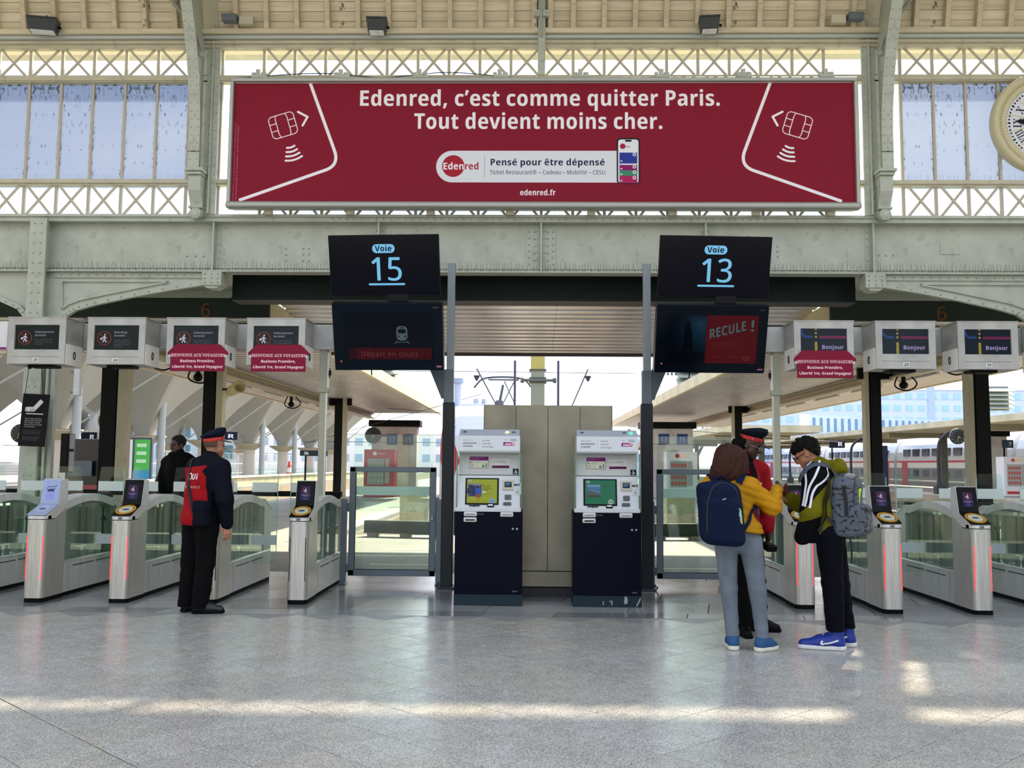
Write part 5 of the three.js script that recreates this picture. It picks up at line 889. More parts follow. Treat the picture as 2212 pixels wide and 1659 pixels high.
function pier(label, pos, w, h, signs) {
  const t = thing('canopy_pier', label, 'pillar', pos); mk('shaft', RB(w, h, 0.8, 0.02, 0, h / 2, -0.4), M(0xd2cfc6, 0.8, 0, { map: plasterGrain, uv: 0.4 }), t); mk('head', RB(w + 0.3, 0.3, 1, 0.03, 0, h + 0.15, -0.4), mat.dark, t);
  signs.forEach(([s, x, y]) => mk('number_plate', PL(0.5, 0.5, x, y, 0.012), print(canvas(64, 64, (c) => { c.fillStyle = '#2a4a78'; c.fillRect(0, 0, 64, 64); fit(c, s, 14, 50, 48, SANS, 44, '#a9c3dc'); })), t));
  return t;
}
pier('white pillar behind the red vending machine with blue plates 17 and 15', [-6.4, 0, -43], 2.1, 3.2, [['17', -0.1, 2.6], ['15', 0.65, 2.6]]);
pier('white pillar behind the pale vending machine with blue plates', [6.3, 0, -43], 2.3, 3.2, [['13', -0.2, 2.7], ['15', 0.65, 2.7]]);
pier('white pillar on the far platform beside the clock', [26.2, 0, -53.5], 1.8, 3.3, []);
function clock(label, pos, r) {
  const t = thing('platform_clock', label, 'clock', pos); mk('case', at(L([[0, 0.06], [r * 0.93, 0.06], [r, 0.03], [r, -0.1], [0, -0.12]], 36), 0, 0, 0, Math.PI / 2), M(0x1a1f22, 0.4), t);
  const ticks = []; for (let i = 0; i < 12; i++) { const a = i * Math.PI / 6; ticks.push(B(r * 0.04, r * 0.2, 0.006, Math.sin(a) * r * 0.78, Math.cos(a) * r * 0.78, 0.064, 0, 0, -a)); }
  mk('ticks', ticks, M(0xa8a878, 0.5), t); mk('hands', [B(r * 0.05, r * 0.6, 0.006, -r * 0.05, -r * 0.28, 0.07, 0, 0, -0.2), B(r * 0.06, r * 0.42, 0.006, r * 0.12, -r * 0.12, 0.075, 0, 0, 0.7)], M(0xc4b860, 0.5), t); mk('arm', BX(0, r * 1.7, -0.05, 0.05, -0.08, -0.02), mat.dark, t); return t;
}
clock('round dark clock beside the white pillar under the left canopy', [-7.05, 2.72, -41], 0.36); clock('round dark clock on an arm at the far left edge behind the notice', [-9.2, 1.98, -16.5], 0.17); clock('round dark clock on the far right platform', [23.2, 3.2, -51], 0.43);
function signBox(label, pos, w, h, txt, bg, fg, ry, off = -0.3) { const t = thing('direction_sign', label, 'sign', pos, ry ?? 0); mk('box', RB(w, h, 0.08, 0.01, 0, 0, -0.045), M(0x10141c, 0.5), t); mk('face', PL(w * 0.97, h * 0.95, 0, 0, -0.001), print(canvas(256, Math.round(256 * h / w), (x, W, H) => { x.fillStyle = bg; x.fillRect(0, 0, W, H); fit(x, txt, W * (txt.length < 3 ? 0.52 : 0.12), W * 0.86, H * 0.78, BOLD, H * 0.72, fg); })), t); mk('pole', C([w * off, -pos[1], -0.1], [w * off, h / 2, -0.1], 0.05, 0.05, 8), mat.dark, t); }
signBox('dark blue sign with a white R behind the guard’s cap', [-15.9, 2.85, -48], 1.1, 0.42, 'R', '#0e1a30', '#e8eef4'); signBox('dark sign with a white R left of the first dark column', [-22.2, 2.7, -46], 0.8, 0.45, 'R', '#10182c', '#dfe6ee'); signBox('long blue sign below an R sign at the far left', [-22.4, 2.15, -46], 1.5, 0.3, 'Voitures 1 à 20', '#2a3c74', '#b9c4e0', 0, 0.42); signBox('dark sign with a white R on the far right platform', [19.6, 2.95, -60], 1.0, 0.5, 'R', '#10141c', '#dfe2e6'); signBox('small dark sign with letters S beside the red vending machine', [-11.8, 2.0, -50], 1.5, 0.3, 'S   S', '#202a2c', '#c9d0cc'); signBox('blue number plate 7 beside the far vending machine', [26.7, 2.85, -52.6], 0.6, 0.45, '7', '#39485c', '#cdd6dc');
{
  const t = thing('equipment_case', 'grey and black wall cabinet on the column behind the pale-screened gate', 'cabinet', [-6.18, 1.6, -12.35]); mk('case', RB(0.1, 0.52, 0.2, 0.01, -0.06, 0, 0), mat.black, t); mk('door', RB(0.07, 0.50, 0.02, 0.006, 0.03, 0, 0.06), M(0x8a8a88, 0.5), t); mk('latch', RB(0.06, 0.03, 0.03, 0.005, 0.03, 0.04, 0.08), mat.black, t);
  const s = thing('light_box', 'white upright light box on the far side of the left riveted column', 'lamp', [-6.12, 2.55, -12.3]); mk('case', RB(0.085, 0.36, 0.08, 0.01, 0, 0, 0), M(0xd8dadb, 0.5), s); for (const y of [-0.135, 0.135]) mk('mount', BX(-0.09, 0, y - 0.015, y + 0.015, -0.02, 0.02), M(0x77796f, 0.5), s);
  const a = thing('advert_panel', 'lit advertising panel with a fruit picture and green notice on the far left platform', 'poster', [-20.6, 0, -47]); mk('frame', RB(2.5, 2.2, 0.2, 0.03, 0, 1.6, 0), M(0x3a4654, 0.5), a); mk('poster', PL(1.1, 2.0, -0.3, 1.6, 0.105), print(canvas(128, 230, (x) => { x.fillStyle = '#e4e6e8'; x.fillRect(0, 0, 128, 230); x.fillStyle = '#d8b428'; x.beginPath(); x.ellipse(60, 110, 24, 50, 0.3, 0, 7); x.fill(); x.strokeStyle = '#3a4a3a'; x.lineWidth = 10; x.beginPath(); x.moveTo(60, 60); x.quadraticCurveTo(70, 20, 100, 24); x.stroke(); x.fillStyle = '#5a2430'; x.fillRect(20, 180, 80, 40); x.fillStyle = '#b8a040'; x.fillRect(28, 188, 60, 10); })), a); mk('notice', PL(0.8, 2.0, 0.75, 1.6, 0.105), print(canvas(96, 230, (x) => { x.fillStyle = '#52b45a'; x.fillRect(0, 0, 96, 230); x.fillStyle = '#bfe4c0'; for (let i = 0; i < 3; i++) x.fillRect(14, 24 + i * 46, 60, 20); x.fillStyle = '#3a94c8'; x.fillRect(0, 180, 96, 50); })), a); mk('post', RB(0.3, 2.9, 0.25, 0.03, -1.3, 1.45, 0), M(0x3a4350, 0.5), a);
  const k = thing('ad_column', 'dark ad column with a red side on the far right platform', 'column', [22.5, 0, -61]); mk('case', RB(1.2, 2.9, 0.5, 0.03, 0, 1.45, 0), M(0x1c2236, 0.35), k); mk('red_edge', RB(0.14, 2.4, 0.52, 0.02, -0.55, 1.4, 0), M(0x7c1c28, 0.4), k);
  const m = thing('wood_barrier', 'dark handrail behind the left gates', 'handrail', [-6.5, 0, -14.2]); mk('rail', BX(-3.2, 3.6, 0.98, 1.06, -0.05, 0.05), mat.dark, m); for (const x of [-2.8, -0.6, 1.8, 3.4]) mk('post', BX(x - 0.03, x + 0.03, 0, 1, -0.03, 0.03), mat.dark, m);
  const n = thing('wood_barrier', 'dark handrail behind the right gates', 'handrail', [8.2, 0, -14.6]); mk('rail', BX(-2.4, 4, 0.88, 0.96, -0.05, 0.05), mat.dark, n); for (const x of [-2.2, 0.8, 3.6]) mk('post', BX(x - 0.03, x + 0.03, 0, 0.9, -0.03, 0.03), mat.dark, n);
  const r = thing('loop_rail', 'bright steel loop barrier behind the right gates', 'barrier', [8.4, 0, -18.2]); for (let i = 0; i < 2; i++) mk('loop', T([[-1.6, 0, -i], [-1.6, 0.62, -i], [-1.45, 0.72, -i], [1.45, 0.72, -i], [1.6, 0.62, -i], [1.6, 0, -i]], 0.03, 40, 8), mat.aluminium, r);
  const g = thing('kiosk', 'dark glazed kiosk on the left platform beyond the first column', 'kiosk', [-10.3, 0, -21.5]); mk('cabin', RB(0.85, 2.0, 0.7, 0.02, 0, 1.0, 0), M(0x161c20, 0.2), g); mk('panel', BX(-0.4, 0.4, 0.7, 0.95, 0.45, 0.47), M(0x8a3038, 0.5), g); mk('notice', BX(-0.3, 0.25, 1.15, 1.5, 0.45, 0.47), M(0x4a565c, 0.5), g);
}
// curved lamp posts on the far right platform
for (const [x, z, l] of [[23.2, -53.5, 'nearest'], [23.2, -68, 'middle'], [23.2, -84, 'farthest']]) { const t = thing('curved_lamp', 'dark curved lamp post along the silver train, ' + l + ' of three', 'lamp post', [x, 0, z]); mk('pole', T([[0, 0, 0], [0, 2.4, 0], [0.1, 3.0, 0], [0.5, 3.4, 0], [1.3, 3.6, 0]], 0.09, 30, 8), M(0x23202c, 0.5), t); mk('base', RB(0.5, 0.5, 0.5, 0.05, 0, 0.25, 0), M(0x23262c, 0.6), t); mk('shaft_sleeve', C([0, 0.4, 0], [0, 0.9, 0], 0.15, 0.11, 10), M(0x23262c, 0.6), t); }
{ // silver double-deck train along the far right platform: coaches, each with its windows
  const body = M(0xc6c9cd, 0.3, 0.2), low = M(0x6f7377, 0.4), dark = M(0x272b30, 0.12), red = M(0xb5283a, 0.4), pale = M(0xd6d6d4, 0.4);
  const c = thing('train_coach', 'silver double-deck train coach at the right edge, nearest of the train', 'train', [33, 0, -44]);
  const Ln = 20, prof = [[0, -0.5], [-0.04, 0.1], [-0.04, 2.1], [0.02, 2.8], [0.22, 3.4], [0.6, 3.85], [1.1, 4.05], [2.7, 4.05], [2.7, -0.5]];
  mk('body', at(X(prof.map(([x, y]) => [x, y]), Ln), 0, 0, -Ln), body, c);
  mk('lower_band', BX(-0.065, -0.03, -0.35, 1.45, -Ln, 0), low, c); mk('red_band', BX(-0.07, -0.03, 1.9, 2.06, -Ln, 0), red, c); mk('white_band', BX(-0.068, -0.03, 1.45, 1.9, -Ln, 0), pale, c); mk('grey_line', BX(-0.072, -0.03, 0.32, 0.45, -Ln, 0), pale, c);
  for (let i = 0; i < 9; i++) { const z = -2.2 - i * 1.95; mk('window', BX(-0.075, 0.06, 2.45, 3.05, z - 0.65, z + 0.65), dark, c); if (i > 1) mk('window', BX(-0.08, -0.03, 0.72, 1.28, z - 0.6, z + 0.6), dark, c); }
  mk('door', BX(-0.085, -0.03, -0.2, 2.0, -2.6, -1.2), red, c); mk('door', BX(-0.085, -0.03, -0.2, 2.0, -Ln + 1.2, -Ln + 2.4), red, c);
  mk('underframe', BX(0.2, 2.5, -0.95, -0.5, -Ln, 0), mat.dark, c);
  ['silver train coach second along the far right platform', 'silver train coach third along the far right platform', 'silver train coach fourth along the far right platform', 'silver train coach farthest along the far right platform'].forEach((l, i) => dup(c, [33, 0, -44 - 20.6 * (i + 1)], 0, l));
  names.set('x', 0);
}
function farCanopy(label, x0, x1, y, z0, z1, th) { const t = thing('far_canopy', label, 'canopy'); mk('roof', BX(x0, x1, y, y + th, z1, z0), M(0xcfc8a8, 0.7, 0, { map: plasterGrain, uv: 0.2 }), t); mk('underside', BX(x0 + 0.1, x1 - 0.1, y - 0.03, y, z1, z0 - 0.1), M(0xcfc8a8, 0.7, 0, { map: plasterGrain, uv: 0.2 }), t); for (let z = z0 - 6; z > z1; z -= 14) { mk('post', BX((x0 + x1) / 2 + 0.5, (x0 + x1) / 2 + 0.9, 0, y, z - 0.2, z + 0.2), M(0x4d5145, 0.6), t); mk('beam', BX(x0 + 0.6, x1 - 0.6, y - 0.35, y - 0.03, z - 0.15, z + 0.15), M(0x8d8a70, 0.6), t); } return t; }
farCanopy('pale flat canopy over the far right platform', 23.8, 31, 3.85, -30, -110, 0.34); farCanopy('dark canopy farther down the tracks on the right', 13.5, 20.5, 3.9, -66, -130, 0.5);
{ const t = thing('screen_wall', 'light blue ribbed screen wall above the far right canopy', 'wall', [24.6, 4.6, -84], 0.42); mk('panel', BX(0, 34, 0, 1.5, -0.2, 0), M(0xaec4e6, 0.5), t); for (let i = 0; i < 40; i++) mk('rib', BX(0.9 + i * 0.82, 1.15 + i * 0.82, 0.05, 1.3, 0, 0.06), M(0x5f7ea8, 0.5), t); mk('end_panel', BX(-0.6, 0.4, -0.1, 1.6, -0.1, 0.1), M(0xd2def0, 0.5), t); }
// buildings; haze and glare are put into their light wall colours
function block(label, pos, w, h, d, ry, rows, cols, wallC, glassC, wh, ww, y0) {
  const t = thing('building', label, 'building', pos, ry); mk('wall', BX(-w / 2, w / 2, -1.2, h, -d, 0), M(wallC, 0.8), t);
  const dy = (h - y0) / rows, dx = w / cols, win = new THREE.BoxGeometry(ww, wh, 0.12), m = M(glassC, 0.2); metreUV(flat(win), 1);
  for (let r = 0; r < rows; r++) for (let c = 0; c < cols; c++) { const o = mk('window', win, m, t); o.position.set(-w / 2 + dx * (c + 0.5), y0 + dy * (r + 0.5), 0.02); }
  mk('cornice', BX(-w / 2 - 0.2, w / 2 + 0.2, h, h + 0.4, -d, 0.2), M(0xdfe4ee, 0.8), t); return t;
}
block('office block tinted pale blue for haze, with bands of small windows behind the right canopy', [66, 0, -132], 74, 12.4, 12, 0, 4, 44, 0xc2d2ee, 0x9cc8e8, 0.8, 0.9, 5.6);
block('white low building glimpsed beyond the right platform', [11, 0, -152], 20, 6.2, 10, 0, 2, 14, 0xd6dcea, 0x9fb2cc, 1.2, 0.9, 1.5);
block('glassy pale building behind the fabric roofs at the far left', [-52, 0, -62], 26, 12, 10, 0.7, 4, 10, 0xbfd0de, 0x4d7890, 1.5, 1.4, 1.2);
block('pale building with blue-green windows behind the guard’s column', [-46, 0, -108], 22, 9, 10, 0.3, 3, 9, 0xc9d6de, 0x5a8a9c, 1.6, 1.3, 1.4);
block('long white building at the end of the left tracks', [-34, 0, -175], 56, 7, 12, 0.05, 2, 22, 0xd9d7d2, 0x8fa4b8, 1.4, 1.4, 1.0);
{ const t = thing('signal_bridge', 'thin pale gantry mast in front of the haze-tinted office block', 'mast', [47, 0, -110]); mk('mast', BX(-0.35, 0.35, 0, 13, -0.3, 0.3), M(0x9fb4d4, 0.5), t); mk('arm', BX(-10, 14, 9.4, 9.5, -0.1, 0.1), M(0x9fb4d4, 0.5), t); }
{ // bare trees behind the right canopy
  for (const [x, z, s, l] of [[17.5, -135, 1.5, 'dark bare tree behind the white pillar, seen through the right glass gate'], [24.5, -138, 1.6, 'dark bare tree beyond the guard’s cap']]) {
    const t = thing('tree', l, 'tree', [x, -1.1, z]); const g = []; const r = (a) => hash(Math.round(x * 10), a, 7);
    const grow = (p, d, len, rad, n, k) => { const q = [p[0] + d[0] * len, p[1] + d[1] * len, p[2] + d[2] * len]; g.push(C(p, q, rad, rad * 0.65, 5)); if (n) for (let i = 0; i < 3; i++) { const a = r(k * 7 + i) * 6.28, b = 0.5 + r(k * 5 + i + 3) * 0.5; const e = V(d[0] + Math.cos(a) * b, d[1] + 0.1, d[2] + Math.sin(a) * b).normalize(); grow(q, [e.x, e.y, e.z], len * 0.72, rad * 0.6, n - 1, k * 3 + i); } };
    grow([0, 0, 0], [0, 1, 0], 2.4 * s, 0.26, 4, 1); mk('branches', g, M(0x3a3c46, 0.9), t);
  }
}
// white fabric funnels on posts over the far left platform
{
  const funnel = () => {
    const nu = 48, nv = 14, P = [], at2 = (u, v) => { const a = (u / nu) * Math.PI * 2, c = Math.cos(a), s = Math.sin(a), sq = 5.1 / Math.max(Math.abs(c), Math.abs(s)), edge = Math.min(sq, 6.9) * (1 - 0.26 * Math.pow(Math.abs(Math.cos(2 * a)), 0.9)), k = v / nv, r = mix(0.42, edge, Math.pow(k, 1.15)), cor = 1 - Math.abs(Math.cos(2 * a)); return [c * r, 2.7 + 5.2 * Math.pow(k, 0.75) + cor * 0.5 * k, s * r]; };
    const v = []; for (let i = 0; i < nu; i++) for (let j = 0; j < nv; j++) { const A = at2(i, j), Bq = at2(i + 1, j), Cq = at2(i + 1, j + 1), D = at2(i, j + 1); v.push(...A, ...D, ...Cq, ...A, ...Cq, ...Bq); }
    const g = new THREE.BufferGeometry(); g.setAttribute('position', new THREE.Float32BufferAttribute(v, 3)); g.computeVertexNormals(); g.setAttribute('uv', new THREE.Float32BufferAttribute(new Float32Array(v.length / 3 * 2), 2)); return g;
  };
  const t = thing('fabric_roof', 'white fabric funnel roof on a post, nearest of the near row at the far left', 'fabric roof', [-23, 0, -34.1], 0, 'white fabric funnel roofs');
  mk('membrane', funnel(), M(0x96968f, 0.85, 0, { side: THREE.DoubleSide }), t);
  mk('post', C([0, 0, 0], [0, 2.75, 0], 0.5, 0.46, 14), M(0xc0bab0, 0.7), t); mk('collar', L([[0.5, 2.5], [1.2, 2.9], [1.25, 3.0], [0.5, 2.8]], 20), M(0xb0a894, 0.7), t);
  mk('mast', C([1.2, 0, 0.5], [1.2, 9.5, 0.5], 0.22, 0.2, 10), M(0x9aa0a4, 0.5), t);
  mk('stay_cable', [C([0, 2.7, 0], [2.6, 8.6, 3], 0.03, 0.03, 5), C([0, 2.7, 0], [3.2, 8.6, 1], 0.03, 0.03, 5), C([0, 2.7, 0], [-3, 8.6, 3], 0.03, 0.03, 5), C([0.2, 2.7, 0], [5, 7.6, -5], 0.05, 0.05, 5)], mat.grey, t);
  const ord = ['second', 'third', 'fourth', 'fifth', 'sixth', 'seventh', 'eighth'];
  for (let i = 1; i < 8; i++) dup(t, [-23, 0, -34.1 - 10.25 * i], 0, 'white fabric funnel roof, ' + ord[i - 1] + ' along the near row from the left edge');
  for (let i = 0; i < 8; i++) dup(t, [-33.4, 0, -34.1 - 10.25 * i], 0, 'white fabric funnel roof, ' + ['first', ...ord][i] + ' along the row behind the near one');
}
{ // white ducts and the fence along the far left platform
  const t = thing('white_duct', 'pair of fat white bent ducts beside the first dark column', 'duct', [-27, 0, -56]);
  for (let i = 0; i < 2; i++) { mk('bend', T([[-1.6 + i * 1.9, 0, 0], [-1.6 + i * 1.9, 2.2, 0], [-1.1 + i * 1.9, 3.3, 0.5], [0 + i * 1.9, 3.8, 1.5]], 0.8, 24, 14), M(0xe0e0dc, 0.5), t); mk('mouth', at(new THREE.TorusGeometry(0.8, 0.12, 8, 24).toNonIndexed(), 0.1 + i * 1.9, 3.85, 1.6, 0, 0.6), M(0xd4d4d0, 0.5), t); }
  const f = thing('fence', 'pale mesh fence along the far left platform', 'fence', [-31.5, 0, -30]); for (let i = 0; i < 34; i++) mk('post', BX(-0.04, 0.04, 0, 2.4, -i * 3 - 0.04, -i * 3 + 0.04), M(0xd0d4d8, 0.5), f); for (const y of [0.3, 1.3, 2.35]) mk('rail', BX(-0.03, 0.03, y, y + 0.06, -100, 0), M(0xd0d4d8, 0.5), f); mk('mesh', [...Array(12)].map((_, i) => BX(-0.01, 0.01, 0.4 + i * 0.16, 0.42 + i * 0.16, -100, 0)), M(0xc4cad2, 0.5), f, undefined, 'stuff');
  const w = thing('low_wall', 'sunlit pale low wall along the far left platform', 'wall', [-17.8, 0, -40]); mk('wall', BX(-0.2, 0.2, 0, 0.55, -90, 0), M(0xcdbf9c, 0.85, 0, { map: plasterGrain, uv: 0.3 }), w); mk('coping', BX(-0.28, 0.28, 0.55, 0.65, -90, 0), M(0xd6cdb4, 0.8), w);
}
// ---------------------------------------------------------------- people: smooth bodies meshed from distance fields
function capsule(a, b, ra, rb) {
  const [ax, ay, az] = a, dx = b[0] - ax, dy = b[1] - ay, dz = b[2] - az, L2 = 1 / (dx * dx + dy * dy + dz * dz + 1e-9);
  return (x, y, z) => { const px = x - ax, py = y - ay, pz = z - az; let t = (px * dx + py * dy + pz * dz) * L2; t = t < 0 ? 0 : t > 1 ? 1 : t; const ex = px - dx * t, ey = py - dy * t, ez = pz - dz * t; return Math.sqrt(ex * ex + ey * ey + ez * ez) - ra - (rb - ra) * t; };
}
function ellipsoid(c, r, basis) {                 // basis: optional Matrix4 with x, y, z axes
  const e = basis ? basis.elements : [1, 0, 0, 0, 0, 1, 0, 0, 0, 0, 1, 0];
  return (x, y, z) => { const px = x - c[0], py = y - c[1], pz = z - c[2], u = (px * e[0] + py * e[1] + pz * e[2]) / r[0], v = (px * e[4] + py * e[5] + pz * e[6]) / r[1], w = (px * e[8] + py * e[9] + pz * e[10]) / r[2]; const k = Math.sqrt(u * u + v * v + w * w), m = Math.min(r[0], r[1], r[2]); return (k - 1) * (k < 1e-4 ? m : Math.max(m, Math.sqrt(px * px + py * py + pz * pz) / k)); };
}
function rbox(c, h, r, basis) {
  const e = basis ? basis.elements : [1, 0, 0, 0, 0, 1, 0, 0, 0, 0, 1, 0];
  return (x, y, z) => { const px = x - c[0], py = y - c[1], pz = z - c[2]; const qx = Math.abs(px * e[0] + py * e[1] + pz * e[2]) - h[0] + r, qy = Math.abs(px * e[4] + py * e[5] + pz * e[6]) - h[1] + r, qz = Math.abs(px * e[8] + py * e[9] + pz * e[10]) - h[2] + r; const mx = Math.max(qx, 0), my = Math.max(qy, 0), mz = Math.max(qz, 0); return Math.sqrt(mx * mx + my * my + mz * mz) + Math.min(Math.max(qx, qy, qz), 0) - r; };
}
const smin = (fs, k) => (x, y, z) => { let d = fs[0](x, y, z); for (let i = 1; i < fs.length; i++) { const e = fs[i](x, y, z), h = Math.max(k - Math.abs(d - e), 0) / k; d = Math.min(d, e) - h * h * k * 0.25; } return d; };
const cut = (f, g, k = 0.01) => (x, y, z) => { const a = f(x, y, z), b = g(x, y, z), h = Math.max(k - Math.abs(a - b), 0) / k; return Math.max(a, b) + h * h * k * 0.25; };
const grow = (f, r) => (x, y, z) => f(x, y, z) - r;
function nets(f, lo, hi, cell, uvs = 0) {          // naive surface nets
  const n = [0, 1, 2].map((i) => Math.ceil((hi[i] - lo[i]) / cell) + 1), [nx, ny, nz] = n, F = new Float32Array(nx * ny * nz);
  for (let k = 0, i = 0; k < nz; k++) for (let j = 0; j < ny; j++) for (let l = 0; l < nx; l++) F[i++] = f(lo[0] + l * cell, lo[1] + j * cell, lo[2] + k * cell);
  const id = new Int32Array(nx * ny * nz).fill(-1), P = [], I = [], sx = 1, sy = nx, sz = nx * ny;
  for (let k = 0; k < nz - 1; k++) for (let j = 0; j < ny - 1; j++) for (let l = 0; l < nx - 1; l++) {
    const o = l + j * sy + k * sz; let x = 0, y = 0, z = 0, c = 0;
    const edge = (a, b, ox, oy, oz, ax) => { const fa = F[o + a], fb = F[o + b]; if ((fa < 0) !== (fb < 0)) { const t = fa / (fa - fb); x += ox + (ax === 0 ? t : 0); y += oy + (ax === 1 ? t : 0); z += oz + (ax === 2 ? t : 0); c++; } };
    edge(0, sx, 0, 0, 0, 0); edge(sy, sx + sy, 0, 1, 0, 0); edge(sz, sx + sz, 0, 0, 1, 0); edge(sy + sz, sx + sy + sz, 0, 1, 1, 0);
    edge(0, sy, 0, 0, 0, 1); edge(sx, sx + sy, 1, 0, 0, 1); edge(sz, sy + sz, 0, 0, 1, 1); edge(sx + sz, sx + sy + sz, 1, 0, 1, 1);
    edge(0, sz, 0, 0, 0, 2); edge(sx, sx + sz, 1, 0, 0, 2); edge(sy, sy + sz, 0, 1, 0, 2); edge(sx + sy, sx + sy + sz, 1, 1, 0, 2);
    if (c) { id[o] = P.length / 3; P.push(lo[0] + (l + x / c) * cell, lo[1] + (j + y / c) * cell, lo[2] + (k + z / c) * cell); }
  }
  const quad = (a, b, c, d, flip) => { if (flip) I.push(a, c, b, a, d, c); else I.push(a, b, c, a, c, d); };
  for (let k = 1; k < nz - 1; k++) for (let j = 1; j < ny - 1; j++) for (let l = 1; l < nx - 1; l++) {
    const o = l + j * sy + k * sz, s = F[o] < 0;
    if (s !== F[o + sx] < 0) quad(id[o - sy - sz], id[o - sz], id[o], id[o - sy], !s);
    if (s !== F[o + sy] < 0) quad(id[o - sx - sz], id[o - sx], id[o], id[o - sz], !s);
    if (s !== F[o + sz] < 0) quad(id[o - sx - sy], id[o - sy], id[o], id[o - sx], !s);
  }
  let g = new THREE.BufferGeometry(); g.setAttribute('position', new THREE.Float32BufferAttribute(P, 3)); g.setIndex(I); g.computeVertexNormals(); g = g.toNonIndexed();
  const p = g.attributes.position, uv = new Float32Array(p.count * 2), a = V(0, 0, 0), b = V(0, 0, 0), c = V(0, 0, 0);
  for (let i = 0; i < p.count; i += 3) { a.fromBufferAttribute(p, i); b.fromBufferAttribute(p, i + 1).sub(a); c.fromBufferAttribute(p, i + 2).sub(a); b.cross(c); const ax = Math.abs(b.x), ay = Math.abs(b.y), az = Math.abs(b.z); for (let q = 0; q < 3; q++) { const X1 = p.getX(i + q), Y1 = p.getY(i + q), Z1 = p.getZ(i + q); const [u, v] = ay > ax && ay > az ? [X1, Z1] : ax > az ? [Z1, Y1] : [X1, Y1]; uv[(i + q) * 2] = u; uv[(i + q) * 2 + 1] = v; } }
  g.setAttribute('uv', new THREE.BufferAttribute(uv, 2)); g.userData.uvDone = true;
  return g;
}
const grad = (f, p, e = 0.004) => V(f(p.x + e, p.y, p.z) - f(p.x - e, p.y, p.z), f(p.x, p.y + e, p.z) - f(p.x, p.y - e, p.z), f(p.x, p.y, p.z + e) - f(p.x, p.y, p.z - e)).normalize();
const land = (f, p, off) => { for (let i = 0; i < 6; i++) p.addScaledVector(grad(f, p), -(f(p.x, p.y, p.z) - off) * 0.9); return p; };
function ribbon(f, pts, w, t = 0.004, n = 24) {    // a strap or stripe laid along a surface
  const c = new THREE.CatmullRomCurve3(pts.map((p) => V(...p)), false, 'centripetal').getPoints(n), rows = [];
  for (let i = 0; i <= n; i++) { const p = land(f, c[i].clone(), t), g = grad(f, p), d = c[Math.min(i + 1, n)].clone().sub(c[Math.max(i - 1, 0)]).normalize(), s = d.clone().cross(g).normalize(); rows.push([-0.5, 0, 0.5].map((k) => land(f, p.clone().addScaledVector(s, k * w), t))); }
  const v = []; for (let i = 0; i < n; i++) for (let j = 0; j < 2; j++) { const A = rows[i][j], Bq = rows[i][j + 1], Cq = rows[i + 1][j + 1], D = rows[i + 1][j]; for (const q of [A, Bq, Cq, A, Cq, D]) v.push(q.x, q.y, q.z); }
  const g = new THREE.BufferGeometry(); g.setAttribute('position', new THREE.Float32BufferAttribute(v, 3)); g.computeVertexNormals(); g.setAttribute('uv', new THREE.Float32BufferAttribute(new Float32Array(v.length / 3 * 2), 2)); return g;
}
function drape(f, o, right, up, w, h, off = 0.003, n = 16) {      // a print laid on a surface: seen from the side that right x up points to
  const dir = right.clone().cross(up).normalize(), v = [], uv = [], hit = (u, k) => { const p = o.clone().addScaledVector(right, (u - 0.5) * w).addScaledVector(up, (k - 0.5) * h).addScaledVector(dir, 0.4); for (let i = 0; i < 60; i++) { const d = f(p.x, p.y, p.z) - off; if (d < 0.0004) break; p.addScaledVector(dir, -d * 0.8); } return p; };
  for (let i = 0; i < n; i++) for (let j = 0; j < n; j++) { const q = [[i, j], [i + 1, j], [i + 1, j + 1], [i, j], [i + 1, j + 1], [i, j + 1]]; for (const [a, b] of q) { const p = hit(a / n, b / n); v.push(p.x, p.y, p.z); uv.push(a / n, b / n); } }
  const g = new THREE.BufferGeometry(); g.setAttribute('position', new THREE.Float32BufferAttribute(v, 3)); g.computeVertexNormals(); g.setAttribute('uv', new THREE.Float32BufferAttribute(uv, 2)); g.userData.uvDone = true; return g;
}
function frame(fwd, tilt = 0) {                    // x = the figure's left, y = up, z = forward; tilt > 0 bows the head
  const f = V(fwd[0], 0, fwd[1]).normalize(), l = UP.clone().cross(f), u = UP.clone();
  const q = new THREE.Quaternion().setFromAxisAngle(l, tilt); f.applyQuaternion(q); u.applyQuaternion(q);
  return new THREE.Matrix4().makeBasis(l, u, f);
}
const put = (m, c, p) => { const v = V(...p).applyMatrix4(m); return [v.x + c[0], v.y + c[1], v.z + c[2]]; };
